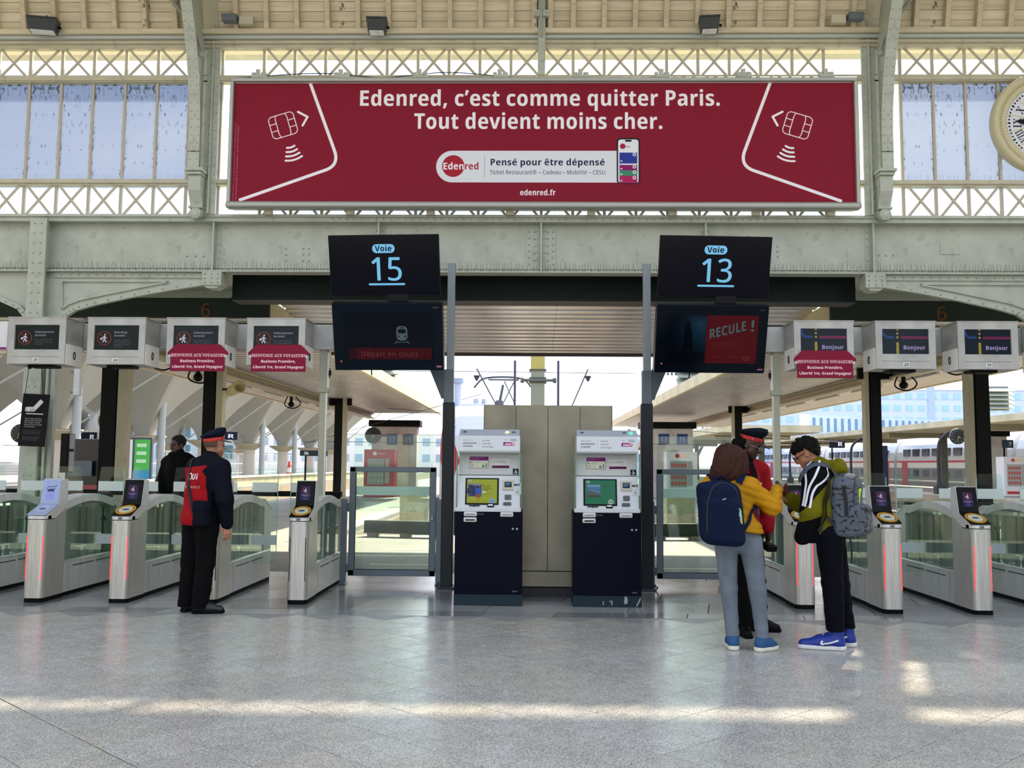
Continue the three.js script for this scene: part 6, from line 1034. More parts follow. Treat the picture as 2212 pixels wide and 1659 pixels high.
function headField(c, m, s = 1) {
  const P = (x, y, z) => put(m, c, [x * s, y * s, z * s]), R = (...r) => r.map((v) => v * s);
  const base = smin([ellipsoid(P(0, 0.03, -0.012), R(0.077, 0.092, 0.098), m), ellipsoid(P(0, -0.035, 0.03), R(0.058, 0.062, 0.062), m), capsule(P(0, -0.088, 0.055), P(0, -0.082, 0.05), 0.024 * s, 0.026 * s), capsule(P(-0.045, -0.045, 0.035), P(0, -0.088, 0.055), 0.022 * s, 0.02 * s), capsule(P(0.045, -0.045, 0.035), P(0, -0.088, 0.055), 0.022 * s, 0.02 * s)], 0.03 * s);
  const face = smin([base, capsule(P(0, 0.008, 0.088), P(0, -0.026, 0.106), 0.008 * s, 0.013 * s), capsule(P(-0.012, -0.03, 0.095), P(0.012, -0.03, 0.095), 0.010 * s, 0.010 * s), capsule(P(-0.045, 0.022, 0.074), P(-0.01, 0.024, 0.088), 0.008 * s, 0.009 * s), capsule(P(0.045, 0.022, 0.074), P(0.01, 0.024, 0.088), 0.008 * s, 0.009 * s), capsule(P(-0.02, -0.058, 0.083), P(0.02, -0.058, 0.083), 0.007 * s, 0.007 * s), capsule(P(-0.016, -0.069, 0.082), P(0.016, -0.069, 0.082), 0.008 * s, 0.008 * s)], 0.012 * s);
  const eye = smin([ellipsoid(P(-0.031, 0.004, 0.088), R(0.016, 0.009, 0.012), m), ellipsoid(P(0.031, 0.004, 0.088), R(0.016, 0.009, 0.012), m)], 0.002), ear = (k) => cut(ellipsoid(P(k * 0.079, -0.004, -0.008), R(0.011, 0.032, 0.020), m), (x, y, z) => -ellipsoid(P(k * 0.090, -0.002, -0.004), R(0.008, 0.018, 0.011), m)(x, y, z), 0.006);
  return smin([cut(face, (x, y, z) => -eye(x, y, z), 0.008), ear(1), ear(-1)], 0.006);
}
function handField(w, d, n, sgn, curl, s = 1) {      // wrist, direction of the fingers, palm normal, thumb side
  d = V(...d).normalize(); n = V(...n); n.addScaledVector(d, -n.dot(d)).normalize(); const t = d.clone().cross(n).multiplyScalar(sgn).normalize(), W = V(...w);
  const at3 = (a, b, c) => { const p = W.clone().addScaledVector(d, a * s).addScaledVector(t, b * s).addScaledVector(n, c * s); return [p.x, p.y, p.z]; };
  const m = new THREE.Matrix4().makeBasis(t, d, n), parts = [rbox(at3(0.05, 0, 0), [0.040 * s, 0.052 * s, 0.014 * s], 0.013 * s, m), capsule(at3(-0.04, 0, 0), at3(0.02, 0, 0), 0.026 * s, 0.024 * s)];
  const fingers = [[0.029, 0.068, 0.0085], [0.010, 0.078, 0.009], [-0.010, 0.072, 0.0088], [-0.029, 0.055, 0.0078]].map(([b, len, r], i) => { let p = [0.098, b], a = curl * 0.5, q = 0; const seg = [], c = []; let y = 0.098, z = 0; for (let k = 0; k < 3; k++) { const l = len * [0.45, 0.31, 0.24][k], y2 = y + Math.cos(a) * l, z2 = z + Math.sin(a) * l; seg.push(capsule(at3(y, b + k * 0.001 * (1.5 - i), z), at3(y2, b + (k + 1) * 0.001 * (1.5 - i), z2), (r - k * 0.0006) * s, (r - (k + 1) * 0.0008) * s)); y = y2; z = z2; a += curl * (0.9 + i * 0.08); } return smin(seg, 0.004 * s); });
  const thumb = smin([capsule(at3(0.015, 0.028, 0.004), at3(0.052, 0.052, 0.016), 0.014 * s, 0.011 * s), capsule(at3(0.052, 0.052, 0.016), at3(0.082, 0.054, 0.024), 0.010 * s, 0.0085 * s)], 0.006 * s);
  return smin([smin(parts, 0.02 * s), ...fingers, thumb], 0.007 * s);
}
function bounds(pts, r) { const lo = [9, 9, 9], hi = [-9, -9, -9]; for (const p of pts) for (let i = 0; i < 3; i++) { lo[i] = Math.min(lo[i], p[i] - r); hi[i] = Math.max(hi[i], p[i] + r); } return [lo, hi]; }
const wrinkle = (f, amp, sx, sy, sz, seed = 0) => (x, y, z) => { const d = f(x, y, z); return d > 0.03 || d < -0.03 ? d : d - amp * (noise3(x * sx + seed, y * sy, z * sz + 7) + 0.5 * noise3(x * sx * 2.3, y * sy * 2.3 + seed, z * sz * 2.3) - 0.75); };
// joints -> limb fields; every figure is posed by its own joint positions
function limbs(J, r) {
  const t = r.torso ?? 1, L2 = (a, b, k) => a.map((v, i) => mix(v, b[i], k));
  const chest = L2(J.pel, J.neck, 0.68), belly = L2(J.pel, J.neck, 0.3), mS = J.m;
  return {
    torso: [ellipsoid(chest, [0.165 * t, 0.20, 0.115 * t], mS), ellipsoid(belly, [0.140 * t, 0.17, 0.105 * t], mS), ellipsoid(J.pel, [0.155 * t * (r.hip ?? 1), 0.12, 0.115 * t * (r.hip ?? 1)], mS), capsule(J.sL, J.sR, 0.062, 0.062), capsule(L2(J.sL, J.neck, 0.4), J.neck, 0.06, 0.05), capsule(L2(J.sR, J.neck, 0.4), J.neck, 0.06, 0.05)],
    neck: [capsule(J.neck, put(J.hm, J.head, [0, -0.05, -0.02]), 0.056, 0.052)],
    arms: [capsule(J.sL, J.eL, 0.056, 0.043), capsule(J.eL, J.wL, 0.042, 0.028), capsule(J.sR, J.eR, 0.056, 0.043), capsule(J.eR, J.wR, 0.042, 0.028)],
    legs: [capsule(J.hL, J.kL, 0.088 * (r.leg ?? 1), 0.058 * (r.leg ?? 1)), capsule(J.kL, J.aL, 0.056 * (r.leg ?? 1), 0.036), capsule(J.hR, J.kR, 0.088 * (r.leg ?? 1), 0.058 * (r.leg ?? 1)), capsule(J.kR, J.aR, 0.056 * (r.leg ?? 1), 0.036)],
    feet: [[J.aL, J.tL], [J.aR, J.tR]].map(([a, b]) => capsule(a, L2([a[0], 0.045, a[2]], [b[0], 0.045, b[2]], 0.62), 0.030, 0.018)),
  };
}
function figure(label, pos, J, opt) {
  const t = thing('person', label, 'person', pos), B0 = limbs(J, opt), skin = opt.skin;
  const bodyPts = [J.neck, J.pel, J.sL, J.sR, J.eL, J.eR, J.wL, J.wR, J.hL, J.hR, J.kL, J.kR, J.aL, J.aR, J.tL, J.tR];
  const [lo, hi] = bounds(bodyPts, 0.2), geos = [];
  const all = smin([...B0.torso, ...B0.neck, ...B0.arms, ...B0.legs, ...B0.feet], 0.03);
  geos.push(nets(all, lo, [hi[0], J.head[1] - 0.03, hi[2]], 0.016));
  const hf = smin([headField(J.head, J.hm, opt.hs ?? 1), ...B0.neck], 0.02); geos.push(nets(hf, ...bounds([J.head, J.neck], 0.15), 0.0055));
  const hands = []; for (const h of opt.hands) { const f = handField(h.w, h.d, h.n, h.s, h.curl, h.k ?? 1); hands.push(f); geos.push(nets(f, ...bounds([h.w], 0.22), 0.0045)); }
  mk('body', geos, skin, t);
  const eyes = []; for (const k of [-1, 1]) eyes.push(S(0.0125, ...put(J.hm, J.head, [k * 0.031, 0.004, 0.078]), 1, 1, 1, 10)); mk('eyes', eyes, M(0x2a2220, 0.2), t);
  return { t, B: B0, hf, lo, hi, J };
}
const soft = (n, s = 6) => data(128, (u, v) => 0.82 + 0.18 * fbm(u * s, v * s, 4, s, n));
const cloth = (c, rough = 0.85, n = 3, bump = 0.0012) => M(c, rough, 0, { specularIntensity: 0.25, map: soft(n), bumpMap: fineBump, bumpScale: bump });
function trousers(fig, m, o = {}) {
  const { B: b, J, lo, hi } = fig, e = o.ease ?? 0.016, L2 = (a, c, k) => a.map((v, i) => mix(v, c[i], k));
  const leg = (h, k, a) => [capsule(h, k, 0.09 * (o.leg ?? 1) + e, 0.062 * (o.leg ?? 1) + e), capsule(k, a, 0.060 * (o.leg ?? 1) + e, (o.cuff ?? 0.055) + e * 0.4)];
  let f = smin([...leg(J.hL, J.kL, [J.aL[0], o.bottom ?? 0.06, J.aL[2]]), ...leg(J.hR, J.kR, [J.aR[0], o.bottom ?? 0.06, J.aR[2]]), grow(b.torso[2], e), grow(b.torso[1], e * 0.5)], 0.025);
  f = wrinkle(f, o.fold ?? 0.009, 9, 22, 9, o.seed ?? 1);
  f = cut(cut(f, (x, y) => (o.bottom ?? 0.06) - y, 0.008), (x, y) => y - (o.top ?? 1.02), 0.01);
  return mk('trousers', nets(f, [lo[0], 0, lo[2]], [hi[0], 1.15, hi[2]], 0.011), m, fig.t);
}
function jacketField(fig, o) {
  const { B: b, J } = fig, e = o.ease ?? 0.02, L2 = (a, c, k) => a.map((v, i) => mix(v, c[i], k));
  const sl = (s, el, w) => [capsule(s, el, 0.06 + e, 0.05 + e), capsule(el, L2(el, w, o.cuff ?? 0.95), 0.05 + e, 0.036 + e * 0.7)];
  const body = [...b.torso.map((t) => grow(t, e)), ...(o.skirt ?? []), ...sl(J.sL, J.eL, J.wL), ...sl(J.sR, J.eR, J.wR), ...(o.collar ? [capsule(J.neck, L2(J.neck, J.head, o.collar), 0.062, 0.068)] : [])];
  let f = smin(body, 0.035);
  f = wrinkle(f, o.fold ?? 0.010, o.fx ?? 9, o.fy ?? 13, 9, o.seed ?? 5);
  const hem = o.hem; return cut(f, (x, y, z) => hem + (o.hemSlope ?? 0) * x - y + (((x - J.pel[0]) ** 2 + (z - J.pel[2]) ** 2 > (o.armClear ?? 0.06)) ? -0.5 : 0), 0.008);
}
function shoe(fig, name, a, toe, o) {               // ankle and toe; upper, sole and laces
  const d = V(toe[0] - a[0], 0, toe[2] - a[2]).normalize(), hl = [a[0] - d.x * 0.045, 0, a[2] - d.z * 0.045], tp = [toe[0], 0, toe[2]], m = new THREE.Matrix4().makeBasis(UP.clone().cross(d), UP, d);
  const Lf = Math.hypot(tp[0] - hl[0], tp[2] - hl[2]), mid = hl.map((v, i) => mix(v, tp[i], 0.5)), P = (x, y, z) => put(m, hl, [x, y, z]);
  const w = o.w ?? 1, up = smin([capsule(P(0, 0.055, 0.02), P(0, 0.05, Lf * 0.5), 0.042 * w, 0.044 * w), capsule(P(0, 0.05, Lf * 0.5), P(0, 0.036, Lf - 0.035), 0.044 * w, 0.036 * w), capsule(P(0, 0.06, 0.025), P(0, (o.high ?? 0.09), 0.035), 0.042 * w, 0.048 * w), capsule(P(0, 0.085, 0.06), P(0, 0.06, Lf * 0.6), 0.040 * w, 0.032 * w)], 0.03);
  const upper = cut(cut(up, (x, y) => 0.024 - y, 0.006), (x, y) => y - (o.high ?? 0.09) - 0.03, 0.01);
  const sole = cut(cut(smin([capsule(P(0, 0.02, 0.012), P(0, 0.02, Lf * 0.5), 0.047 * w, 0.048 * w), capsule(P(0, 0.02, Lf * 0.5), P(0, 0.02, Lf - 0.035), 0.050 * w, 0.044 * w)], 0.02), (x, y) => y - (o.soleH ?? 0.03), 0.005), (x, y) => 0.001 - y, 0.004);
  const s = mk('shoe', nets(upper, ...bounds([hl, tp, [hl[0], 0.15, hl[2]]], 0.09), 0.0065), o.mat, fig.t);
  mk('sole', nets(sole, ...bounds([hl, tp], 0.08), 0.0065), o.sole, s);
  if (o.laces) { const g = []; for (let i = 0; i < 5; i++) { const z = Lf * (0.32 + i * 0.085), y = 0.118 - i * 0.0125 + ((o.high ?? 0.09) > 0.1 && i < 2 ? 0.02 * (2 - i) : 0); g.push(C(P(-0.022, y - 0.008, z), P(0.022, y - 0.004, z + 0.008), 0.004, 0.004, 6)); } mk('laces', g, o.laces, s); }
  return { s, upper, P, Lf };
}
function cap(fig, m, hm, s, tilt = 0) {              // a guard's peaked cap
  const { J } = fig, g = new THREE.Group(); const bm = hm.clone(); g.name = 'peaked_cap'; g.position.set(...put(hm, J.head, [0, 0.058, -0.012])); g.quaternion.setFromRotationMatrix(bm); g.rotateX(tilt); fig.t.add(g);
  const ov = (x) => { x.scale(0.90, 1, 1.08); return x; };
  { const cg = ov(L([[0.0, 0.098], [0.06, 0.098], [0.112, 0.086], [0.126, 0.068], [0.121, 0.054], [0.093, 0.022], [0.09, -0.012]], 40)), p = cg.attributes.position; for (let i = 0; i < p.count; i++) if (p.getY(i) > 0.03) p.setY(i, p.getY(i) + (p.getY(i) - 0.03) * p.getZ(i) * 4.5); cg.computeVertexNormals(); mk('crown', cg, m, g); } mk('band', ov(L([[0.0935, -0.012], [0.097, -0.008], [0.098, 0.018], [0.0955, 0.022]], 40)), s, g);
  const v = new THREE.Shape(); v.absarc(0, 0, 0.098, Math.PI * 1.16, Math.PI * 1.84, false); v.absellipse(0, 0.0, 0.10, 0.165, Math.PI * 1.84, Math.PI * 1.16, true); const vg = flat(new THREE.ExtrudeGeometry(v, { depth: 0.006, bevelEnabled: false, curveSegments: 20 })); vg.rotateX(-Math.PI / 2); vg.rotateX(0.30); vg.translate(0, -0.004, 0.012); mk('peak', ov(vg), M(0x0a0c12, 0.2), g);
  mk('badge', S(0.012, 0, 0.036, 0.108, 1, 1, 0.4, 10), M(0xb8bac0, 0.3, 0.8), g); mk('button', [S(0.008, 0.088, 0.004, 0.035, 1, 1, 1, 8), S(0.008, -0.088, 0.004, 0.035, 1, 1, 1, 8)], M(0xb8bac0, 0.3, 0.8), g);
}
const skinPale = M(0xb9836a, 0.55, 0, { map: soft(41) }), skinDark = M(0x4a2c20, 0.5, 0, { map: soft(42) }), skinTan = M(0xb0795c, 0.5, 0, { map: soft(43) }), skinDim = M(0x5a3c30, 0.55, 0, { map: soft(44) });
const navyCloth = cloth(0x10131f, 0.9, 51), blackCloth = cloth(0x0a0a0c, 0.9, 52), redCloth = cloth(0xa3141c, 0.8, 53);

{ // the guard on the left: red back panel, peaked cap, bag on a strap
  const F = [0.57, -0.82], m = frame(F), hm = frame([0.78, -0.62], 0.02);
  const J = { m, hm, head: [0.055, 1.665, -0.02], neck: [0.005, 1.50, 0], pel: [-0.05, 0.95, 0], sL: [-0.155, 1.44, -0.10], sR: [0.165, 1.44, 0.10], eL: [-0.2, 1.16, -0.2], wL: [-0.06, 1.02, -0.4], eR: [0.225, 1.13, 0.13], wR: [0.238, 0.875, 0.06], hL: [-0.13, 0.92, -0.05], hR: [0.035, 0.92, 0.06], kL: [-0.155, 0.50, -0.03], kR: [0.03, 0.50, 0.06], aL: [-0.175, 0.085, -0.02], aR: [0.005, 0.085, 0.10], tL: [-0.17, 0.03, -0.27], tR: [0.235, 0.03, 0.06] };
  const fig = figure('guard in a peaked cap and red-backed navy jacket, seen from behind at the left gates', [-3.29, 0, -9.38], J, { skin: skinPale, hands: [{ w: J.wR, d: [0.03, -1, 0.02], n: [-0.7, 0, -0.7], s: -1, curl: 0.45 }, { w: J.wL, d: [0.4, -0.3, -0.8], n: [0, -1, 0], s: 1, curl: 0.5 }] });
  trousers(fig, blackCloth, { ease: 0.026, cuff: 0.075, bottom: 0.05, seed: 3, fold: 0.012, leg: 1.08 });
  const jf = jacketField(fig, { ease: 0.034, hem: 0.855, collar: 0.42, seed: 4, cuff: 0.97, fold: 0.011, skirt: [capsule([-0.1, 0.93, -0.02], [0.0, 0.93, 0.03], 0.155, 0.155), capsule([-0.085, 1.22, 0.0], [-0.075, 0.95, 0.0], 0.135, 0.155)], armClear: 0.052 });
  mk('jacket', nets(jf, [-0.45, 0.78, -0.55], [0.42, 1.66, 0.35], 0.0105), navyCloth, fig.t);
  const e = m.elements, fwd = (x, z) => (x + 0.02) * e[8] + z * e[10];   // how far forward
  const zone = (x, y, z) => Math.max(x - 0.045 - Math.max(0, 1.25 - y) * 0.13 + Math.max(0, 0.05 - Math.abs(y - 1.40)) * 0.9, y - 1.462 - x * 0.1, fwd(x, z) - 0.06, 0.866 - y);
  const panelF = cut(grow(jf, 0.005), zone, 0.004), noArm = cut(panelF, (x, y, z) => 0.012 - smin([capsule(J.sR, J.eR, 0.085, 0.08), capsule(J.eR, J.wR, 0.08, 0.07)], 0.02)(x, y, z), 0.006);
  mk('red_back_panel', nets(noArm, [-0.42, 0.82, -0.4], [0.35, 1.5, 0.35], 0.008), redCloth, fig.t);
  const right = V(e[0], 0, e[2]).multiplyScalar(-1), backF = grow(jf, 0.006);
  const txt = canvas(512, 384, (x, W, H) => { x.clearRect(0, 0, W, H); x.save(); x.transform(1, 0, -0.15, 1, 20, 0); fit(x, 'in', 20, 110, 150, BOLD, 150, '#ece6e6'); x.strokeStyle = '#ece6e6'; x.lineWidth = 26; x.beginPath(); x.arc(205, 102, 66, 0, 7); x.stroke(); fit(x, 'Ui', 280, 440, 150, BOLD, 150, '#ece6e6'); x.restore(); fit(x, 'VOTRE SERVICE', 20, 480, 320, SANS, 62, '#cfa0a0'); });
  mk('back_lettering', drape(backF, V(-0.085, 1.30, 0.05), right, UP, 0.27, 0.20, 0.002, 20), M(0xffffff, 0.7, 0, { map: txt, alphaTest: 0.5 }), fig.t);
  const strapF = grow(jf, 0.009); mk('bag_strap', ribbon(strapF, [[-0.15, 1.52, -0.02], [-0.155, 1.44, 0.03], [-0.14, 1.30, 0.10], [-0.11, 1.15, 0.14], [-0.075, 1.02, 0.16], [-0.05, 0.96, 0.17]], 0.036, 0.004, 30), M(0x0d0f18, 0.8), fig.t);
  const bag = nets(smin([rbox([0.015, 0.985, 0.185], [0.105, 0.125, 0.045], 0.03, m), rbox([0.02, 1.06, 0.20], [0.108, 0.055, 0.04], 0.025, m)], 0.01), [-0.2, 0.82, 0.0], [0.25, 1.18, 0.38], 0.0085); mk('shoulder_bag', bag, cloth(0x090b1c, 0.85, 55), fig.t);
  mk('red_tab', B(0.012, 0.04, 0.004, -0.085, 0.99, 0.2, 0, -0.6), redCloth, fig.t);
  cap(fig, cloth(0x12162a, 0.85, 56), hm, M(0xc0281c, 0.6), -0.16);
  const hair = cut(grow(headField(J.head, hm), 0.004), (x, y, z) => { const p = V(x - J.head[0], y - J.head[1], z - J.head[2]), h = hm.elements; const zz = p.x * h[8] + p.y * h[9] + p.z * h[10], yy = p.x * h[4] + p.y * h[5] + p.z * h[6]; return Math.max(zz - 0.0, -0.02 - yy); }, 0.004); mk('hair', nets(hair, ...bounds([J.head], 0.14), 0.006), M(0x5a4436, 0.9, 0, { specularIntensity: 0.3 }), fig.t);
  const sh = { mat: M(0x0d0e14, 0.45), sole: mat.rubber }; shoe(fig, 'shoe', J.aL, J.tL, sh); shoe(fig, 'shoe', J.aR, J.tR, sh);
}
{ // the man in dark clothes behind the gates
  const F = [-0.5, 0.86], m = frame(F), hm = frame([-0.6, 0.8], 0.1);
  const J = { m, hm, head: [0.0, 1.72, 0.02], neck: [0.02, 1.55, 0], pel: [0.03, 0.98, 0], sL: [0.17, 1.47, 0.09], sR: [-0.13, 1.47, -0.09], eL: [0.22, 1.18, 0.1], wL: [0.16, 0.95, 0.18], eR: [-0.2, 1.2, -0.04], wR: [-0.2, 1.05, 0.16], hL: [0.11, 0.95, 0.05], hR: [-0.06, 0.95, -0.04], kL: [0.11, 0.52, 0.06], kR: [-0.08, 0.52, -0.03], aL: [0.12, 0.085, 0.05], aR: [-0.09, 0.085, -0.03], tL: [0.02, 0.03, 0.22], tR: [-0.2, 0.03, 0.14] };
  const fig = figure('man in a dark padded coat and scarf, standing in shade beyond the left gates', [-4.82, 0, -12.55], J, { skin: skinDim, hands: [{ w: J.wL, d: [-0.2, -0.9, 0.3], n: [-1, 0, 0], s: 1, curl: 0.5 }, { w: J.wR, d: [0, 0.3, 0.9], n: [1, 0, 0], s: -1, curl: 0.8 }] });
  trousers(fig, blackCloth, { ease: 0.025, cuff: 0.07, bottom: 0.05, seed: 13, top: 1.05 });
  const jf = jacketField(fig, { ease: 0.055, hem: 0.80, collar: 0.45, seed: 14, fold: 0.02, fx: 5, fy: 16, skirt: [capsule([0.03, 0.95, 0.0], [0.03, 0.86, 0], 0.17, 0.18)] }); mk('coat', nets(jf, [-0.5, 0.75, -0.4], [0.5, 1.72, 0.5], 0.012), blackCloth, fig.t);
  mk('scarf', at(new THREE.TorusGeometry(0.095, 0.045, 10, 28).toNonIndexed(), 0.015, 1.585, 0.005, 1.5708), cloth(0x101014, 0.95, 57), fig.t);
  const hairF = cut(grow(smin([ellipsoid(put(hm, J.head, [0, 0.045, -0.02]), [0.088, 0.095, 0.105], hm)], 0.01), 0.0), (x, y, z) => { const p = V(x - J.head[0], y - J.head[1], z - J.head[2]), h = hm.elements; return Math.min(0.0, 0) + Math.max(-(p.y) - 0.02 + 0, (p.x * h[8] + p.y * h[9] + p.z * h[10]) - 0.05 - Math.max(0, p.y - 0.06) * 2); }, 0.01); mk('hair', nets(wrinkle(hairF, 0.015, 40, 40, 40), ...bounds([J.head], 0.16), 0.007), M(0x0b0a0a, 0.9), fig.t);
  const sh = { mat: mat.black, sole: mat.rubber }; shoe(fig, 'shoe', J.aL, J.tL, sh); shoe(fig, 'shoe', J.aR, J.tR, sh);
}
const swoosh = (x, a, b, s, rot, col) => { x.save(); x.translate(a, b); x.rotate(rot); x.scale(s, s); x.fillStyle = col; x.beginPath(); x.moveTo(-30, 6); x.quadraticCurveTo(-34, 24, -14, 20); x.quadraticCurveTo(4, 16, 34, -12); x.quadraticCurveTo(-2, 6, -12, 6); x.quadraticCurveTo(-24, 6, -22, -10); x.quadraticCurveTo(-28, -2, -30, 6); x.fill(); x.restore(); };
{ // woman in the yellow padded jacket with a navy backpack
  const F = [0.34, -0.94], m = frame(F), hm = frame([0.45, -0.9], 0.12);
  const J = { m, hm, head: [-0.055, 1.525, -0.03], neck: [-0.07, 1.375, 0.0], pel: [-0.02, 0.91, 0.0], sL: [-0.215, 1.325, -0.06], sR: [0.075, 1.325, 0.06], eL: [-0.225, 1.08, -0.18], wL: [-0.10, 0.98, -0.36], eR: [0.275, 1.165, 0.02], wR: [0.345, 1.305, -0.10], hL: [-0.105, 0.88, -0.03], hR: [0.085, 0.88, 0.04], kL: [-0.085, 0.475, -0.02], kR: [0.135, 0.475, 0.05], aL: [-0.06, 0.085, -0.01], aR: [0.165, 0.085, 0.06], tL: [-0.05, 0.03, -0.23], tR: [0.30, 0.03, -0.03] };
  const fig = figure('woman in a yellow padded jacket and grey jeans, seen from behind', [1.723, 0, -7.8], J, { skin: skinDark, torso: 0.94, hip: 1.14, leg: 1.0, hands: [{ w: J.wR, d: [0.3, 0.25, -0.5], n: [-0.5, -0.3, -0.3], s: -1, curl: 0.75, k: 0.95 }, { w: J.wL, d: [0.4, -0.2, -0.8], n: [0, -1, 0], s: 1, curl: 0.6 }] });
  trousers(fig, M(0x757f8b, 0.85, 0, { specularIntensity: 0.3, map: soft(61, 8), bumpMap: fineBump, bumpScale: 0.001 }), { ease: 0.006, leg: 1.02, cuff: 0.05, bottom: 0.10, top: 0.99, fold: 0.007, seed: 21 });
  const quilt = (f) => (x, y, z) => { const d = f(x, y, z); return d > 0.03 || d < -0.03 ? d : d - 0.011 * Math.pow(Math.abs(Math.sin((y * 1.0 + 0.25 * (x - 0.0) + 0.03 * noise3(x * 9, y * 9, z * 9)) * Math.PI / 0.058)), 0.5) + 0.007; };
  const jf0 = jacketField(fig, { ease: 0.020, hem: 0.965, hemSlope: -0.10, collar: 0.35, seed: 22, fold: 0.008, cuff: 0.96, skirt: [capsule([-0.02, 1.0, 0.0], [0.03, 0.94, 0.02], 0.14, 0.165)], armClear: 0.055 }), jf = quilt(jf0);
  mk('jacket', nets(jf, [-0.5, 0.9, -0.4], [0.45, 1.5, 0.3], 0.0095), cloth(0xc88f14, 0.55, 62, 0.0006), fig.t);
  // hair: a full bob
  const P = (x, y, z) => put(hm, J.head, [x, y, z]);
  const hairF = cut(smin([ellipsoid(P(0, 0.035, -0.045), [0.128, 0.12, 0.125], hm), ellipsoid(P(0.02, -0.075, -0.05), [0.138, 0.12, 0.12], hm), ellipsoid(P(-0.085, -0.02, -0.0), [0.062, 0.11, 0.09], hm)], 0.05), (x, y, z) => Math.max(1.372 - y, (() => { const q = V(x - J.head[0], y - J.head[1], z - J.head[2]), h = hm.elements, zz = q.x * h[8] + q.y * h[9] + q.z * h[10], yy = q.x * h[4] + q.y * h[5] + q.z * h[6]; return zz - 0.045 - Math.max(0, yy - 0.05) * 0.9; })()), 0.03);
  mk('hair', nets(wrinkle(wrinkle(hairF, 0.022, 34, 9, 34, 3), 0.012, 90, 30, 90, 9), ...bounds([J.head], 0.26), 0.0065), M(0x3d1c10, 0.7, 0, { specularIntensity: 0.5, map: soft(63, 14) }), fig.t);
  // backpack: an object of its own, worn on the back
  const right = V(m.elements[0], 0, m.elements[2]).multiplyScalar(-1), lean = new THREE.Matrix4().makeBasis(right.clone().multiplyScalar(-1).applyAxisAngle(V(0, 0, 1), 0.08), V(0.04, 1, 0).normalize(), V(...[m.elements[8], 0, m.elements[10]]));
  const bp = thing('backpack', 'navy blue backpack with a colourful tag, worn by the woman in yellow', 'backpack', [1.723, 0, -7.8]);
  const c = [-0.195, 1.115, 0.205], packF = cut(smin([rbox([c[0], c[1], c[2]], [0.175, 0.25, 0.08], 0.07, lean), rbox([c[0] + 0.005, c[1] - 0.06, c[2] + 0.035], [0.165, 0.19, 0.07], 0.06, lean), ellipsoid([c[0] - 0.01, c[1] + 0.17, c[2] - 0.01], [0.125, 0.12, 0.085], lean)], 0.03), (x, y, z) => y - 1.385 - 0.1 * (x - c[0]), 0.03);
  const packC = cloth(0x0c1a38, 0.75, 64), pf = wrinkle(packF, 0.010, 7, 9, 9, 12);
  mk('bag', nets(pf, [-0.4, 0.8, 0.0], [0.12, 1.42, 0.42], 0.009), packC, bp);
  mk('zip_line', ribbon(grow(pf, 0.001), [[-0.33, 0.96, 0.32], [-0.325, 1.15, 0.31], [-0.28, 1.31, 0.28], [-0.19, 1.365, 0.27], [-0.11, 1.32, 0.28], [-0.06, 1.16, 0.31], [-0.04, 0.96, 0.33]], 0.012, 0.002, 40), M(0x070d1c, 0.6), bp);
  mk('grab_handle', T([[-0.24, 1.365, 0.19], [-0.21, 1.405, 0.19], [-0.15, 1.405, 0.19], [-0.12, 1.37, 0.19]], 0.011, 20, 8), packC, bp); mk('small_mark', B(0.03, 0.006, 0.003, -0.185, 1.235, 0.325, -0.2, 0, 0.35), M(0xb8bcc4, 0.4), bp);
  const jo = grow(jf0, 0.014), str = (pts, w) => mk('shoulder_strap', ribbon(jo, pts, w, 0.004, 30), packC, bp);
  str([[-0.215, 1.36, 0.12], [-0.22, 1.41, 0.02], [-0.215, 1.38, -0.12], [-0.22, 1.25, -0.19]], 0.058); str([[-0.03, 1.36, 0.14], [0.035, 1.41, 0.05], [0.09, 1.37, -0.05], [0.10, 1.25, -0.14]], 0.058);
  str([[-0.03, 0.99, 0.24], [0.055, 1.07, 0.17], [0.115, 1.16, 0.09], [0.135, 1.2, -0.02]], 0.028); mk('strap_end', B(0.02, 0.07, 0.006, 0.115, 1.12, 0.155, 0, 0.6, 0.5), M(0x0a1020, 0.7), bp);
  const tg = mk('colour_tag', X([[-0.04, -0.045], [0.04, -0.045], [0.036, 0.02], [0.02, 0.055], [-0.02, 0.055], [-0.036, 0.02]], 0.006, 0.002).translate(-0.085, 1.085, 0.325), M(0x8fb0a4, 0.5), bp);
  mk('tag_patch', [B(0.032, 0.03, 0.002, -0.102, 1.062, 0.335)], M(0xd0603a, 0.5), tg); mk('tag_patch', [B(0.03, 0.03, 0.002, -0.067, 1.064, 0.335)], M(0xd0a83a, 0.5), tg); mk('tag_patch', [B(0.03, 0.022, 0.002, -0.085, 1.105, 0.335)], M(0x5a5f66, 0.5), tg); mk('tag_loop', T([[-0.115, 1.1, 0.33], [-0.11, 1.15, 0.33], [-0.085, 1.165, 0.33], [-0.06, 1.15, 0.33], [-0.055, 1.1, 0.33]], 0.005, 24, 6), M(0xa9d4b4, 0.5), tg);
  const sh = { mat: cloth(0x38608f, 0.85, 65), sole: M(0xd8d6c8, 0.6), soleH: 0.036, laces: M(0xd8d8d8, 0.7) }; shoe(fig, 'shoe', J.aL, J.tL, sh); shoe(fig, 'shoe', J.aR, J.tR, sh);
}
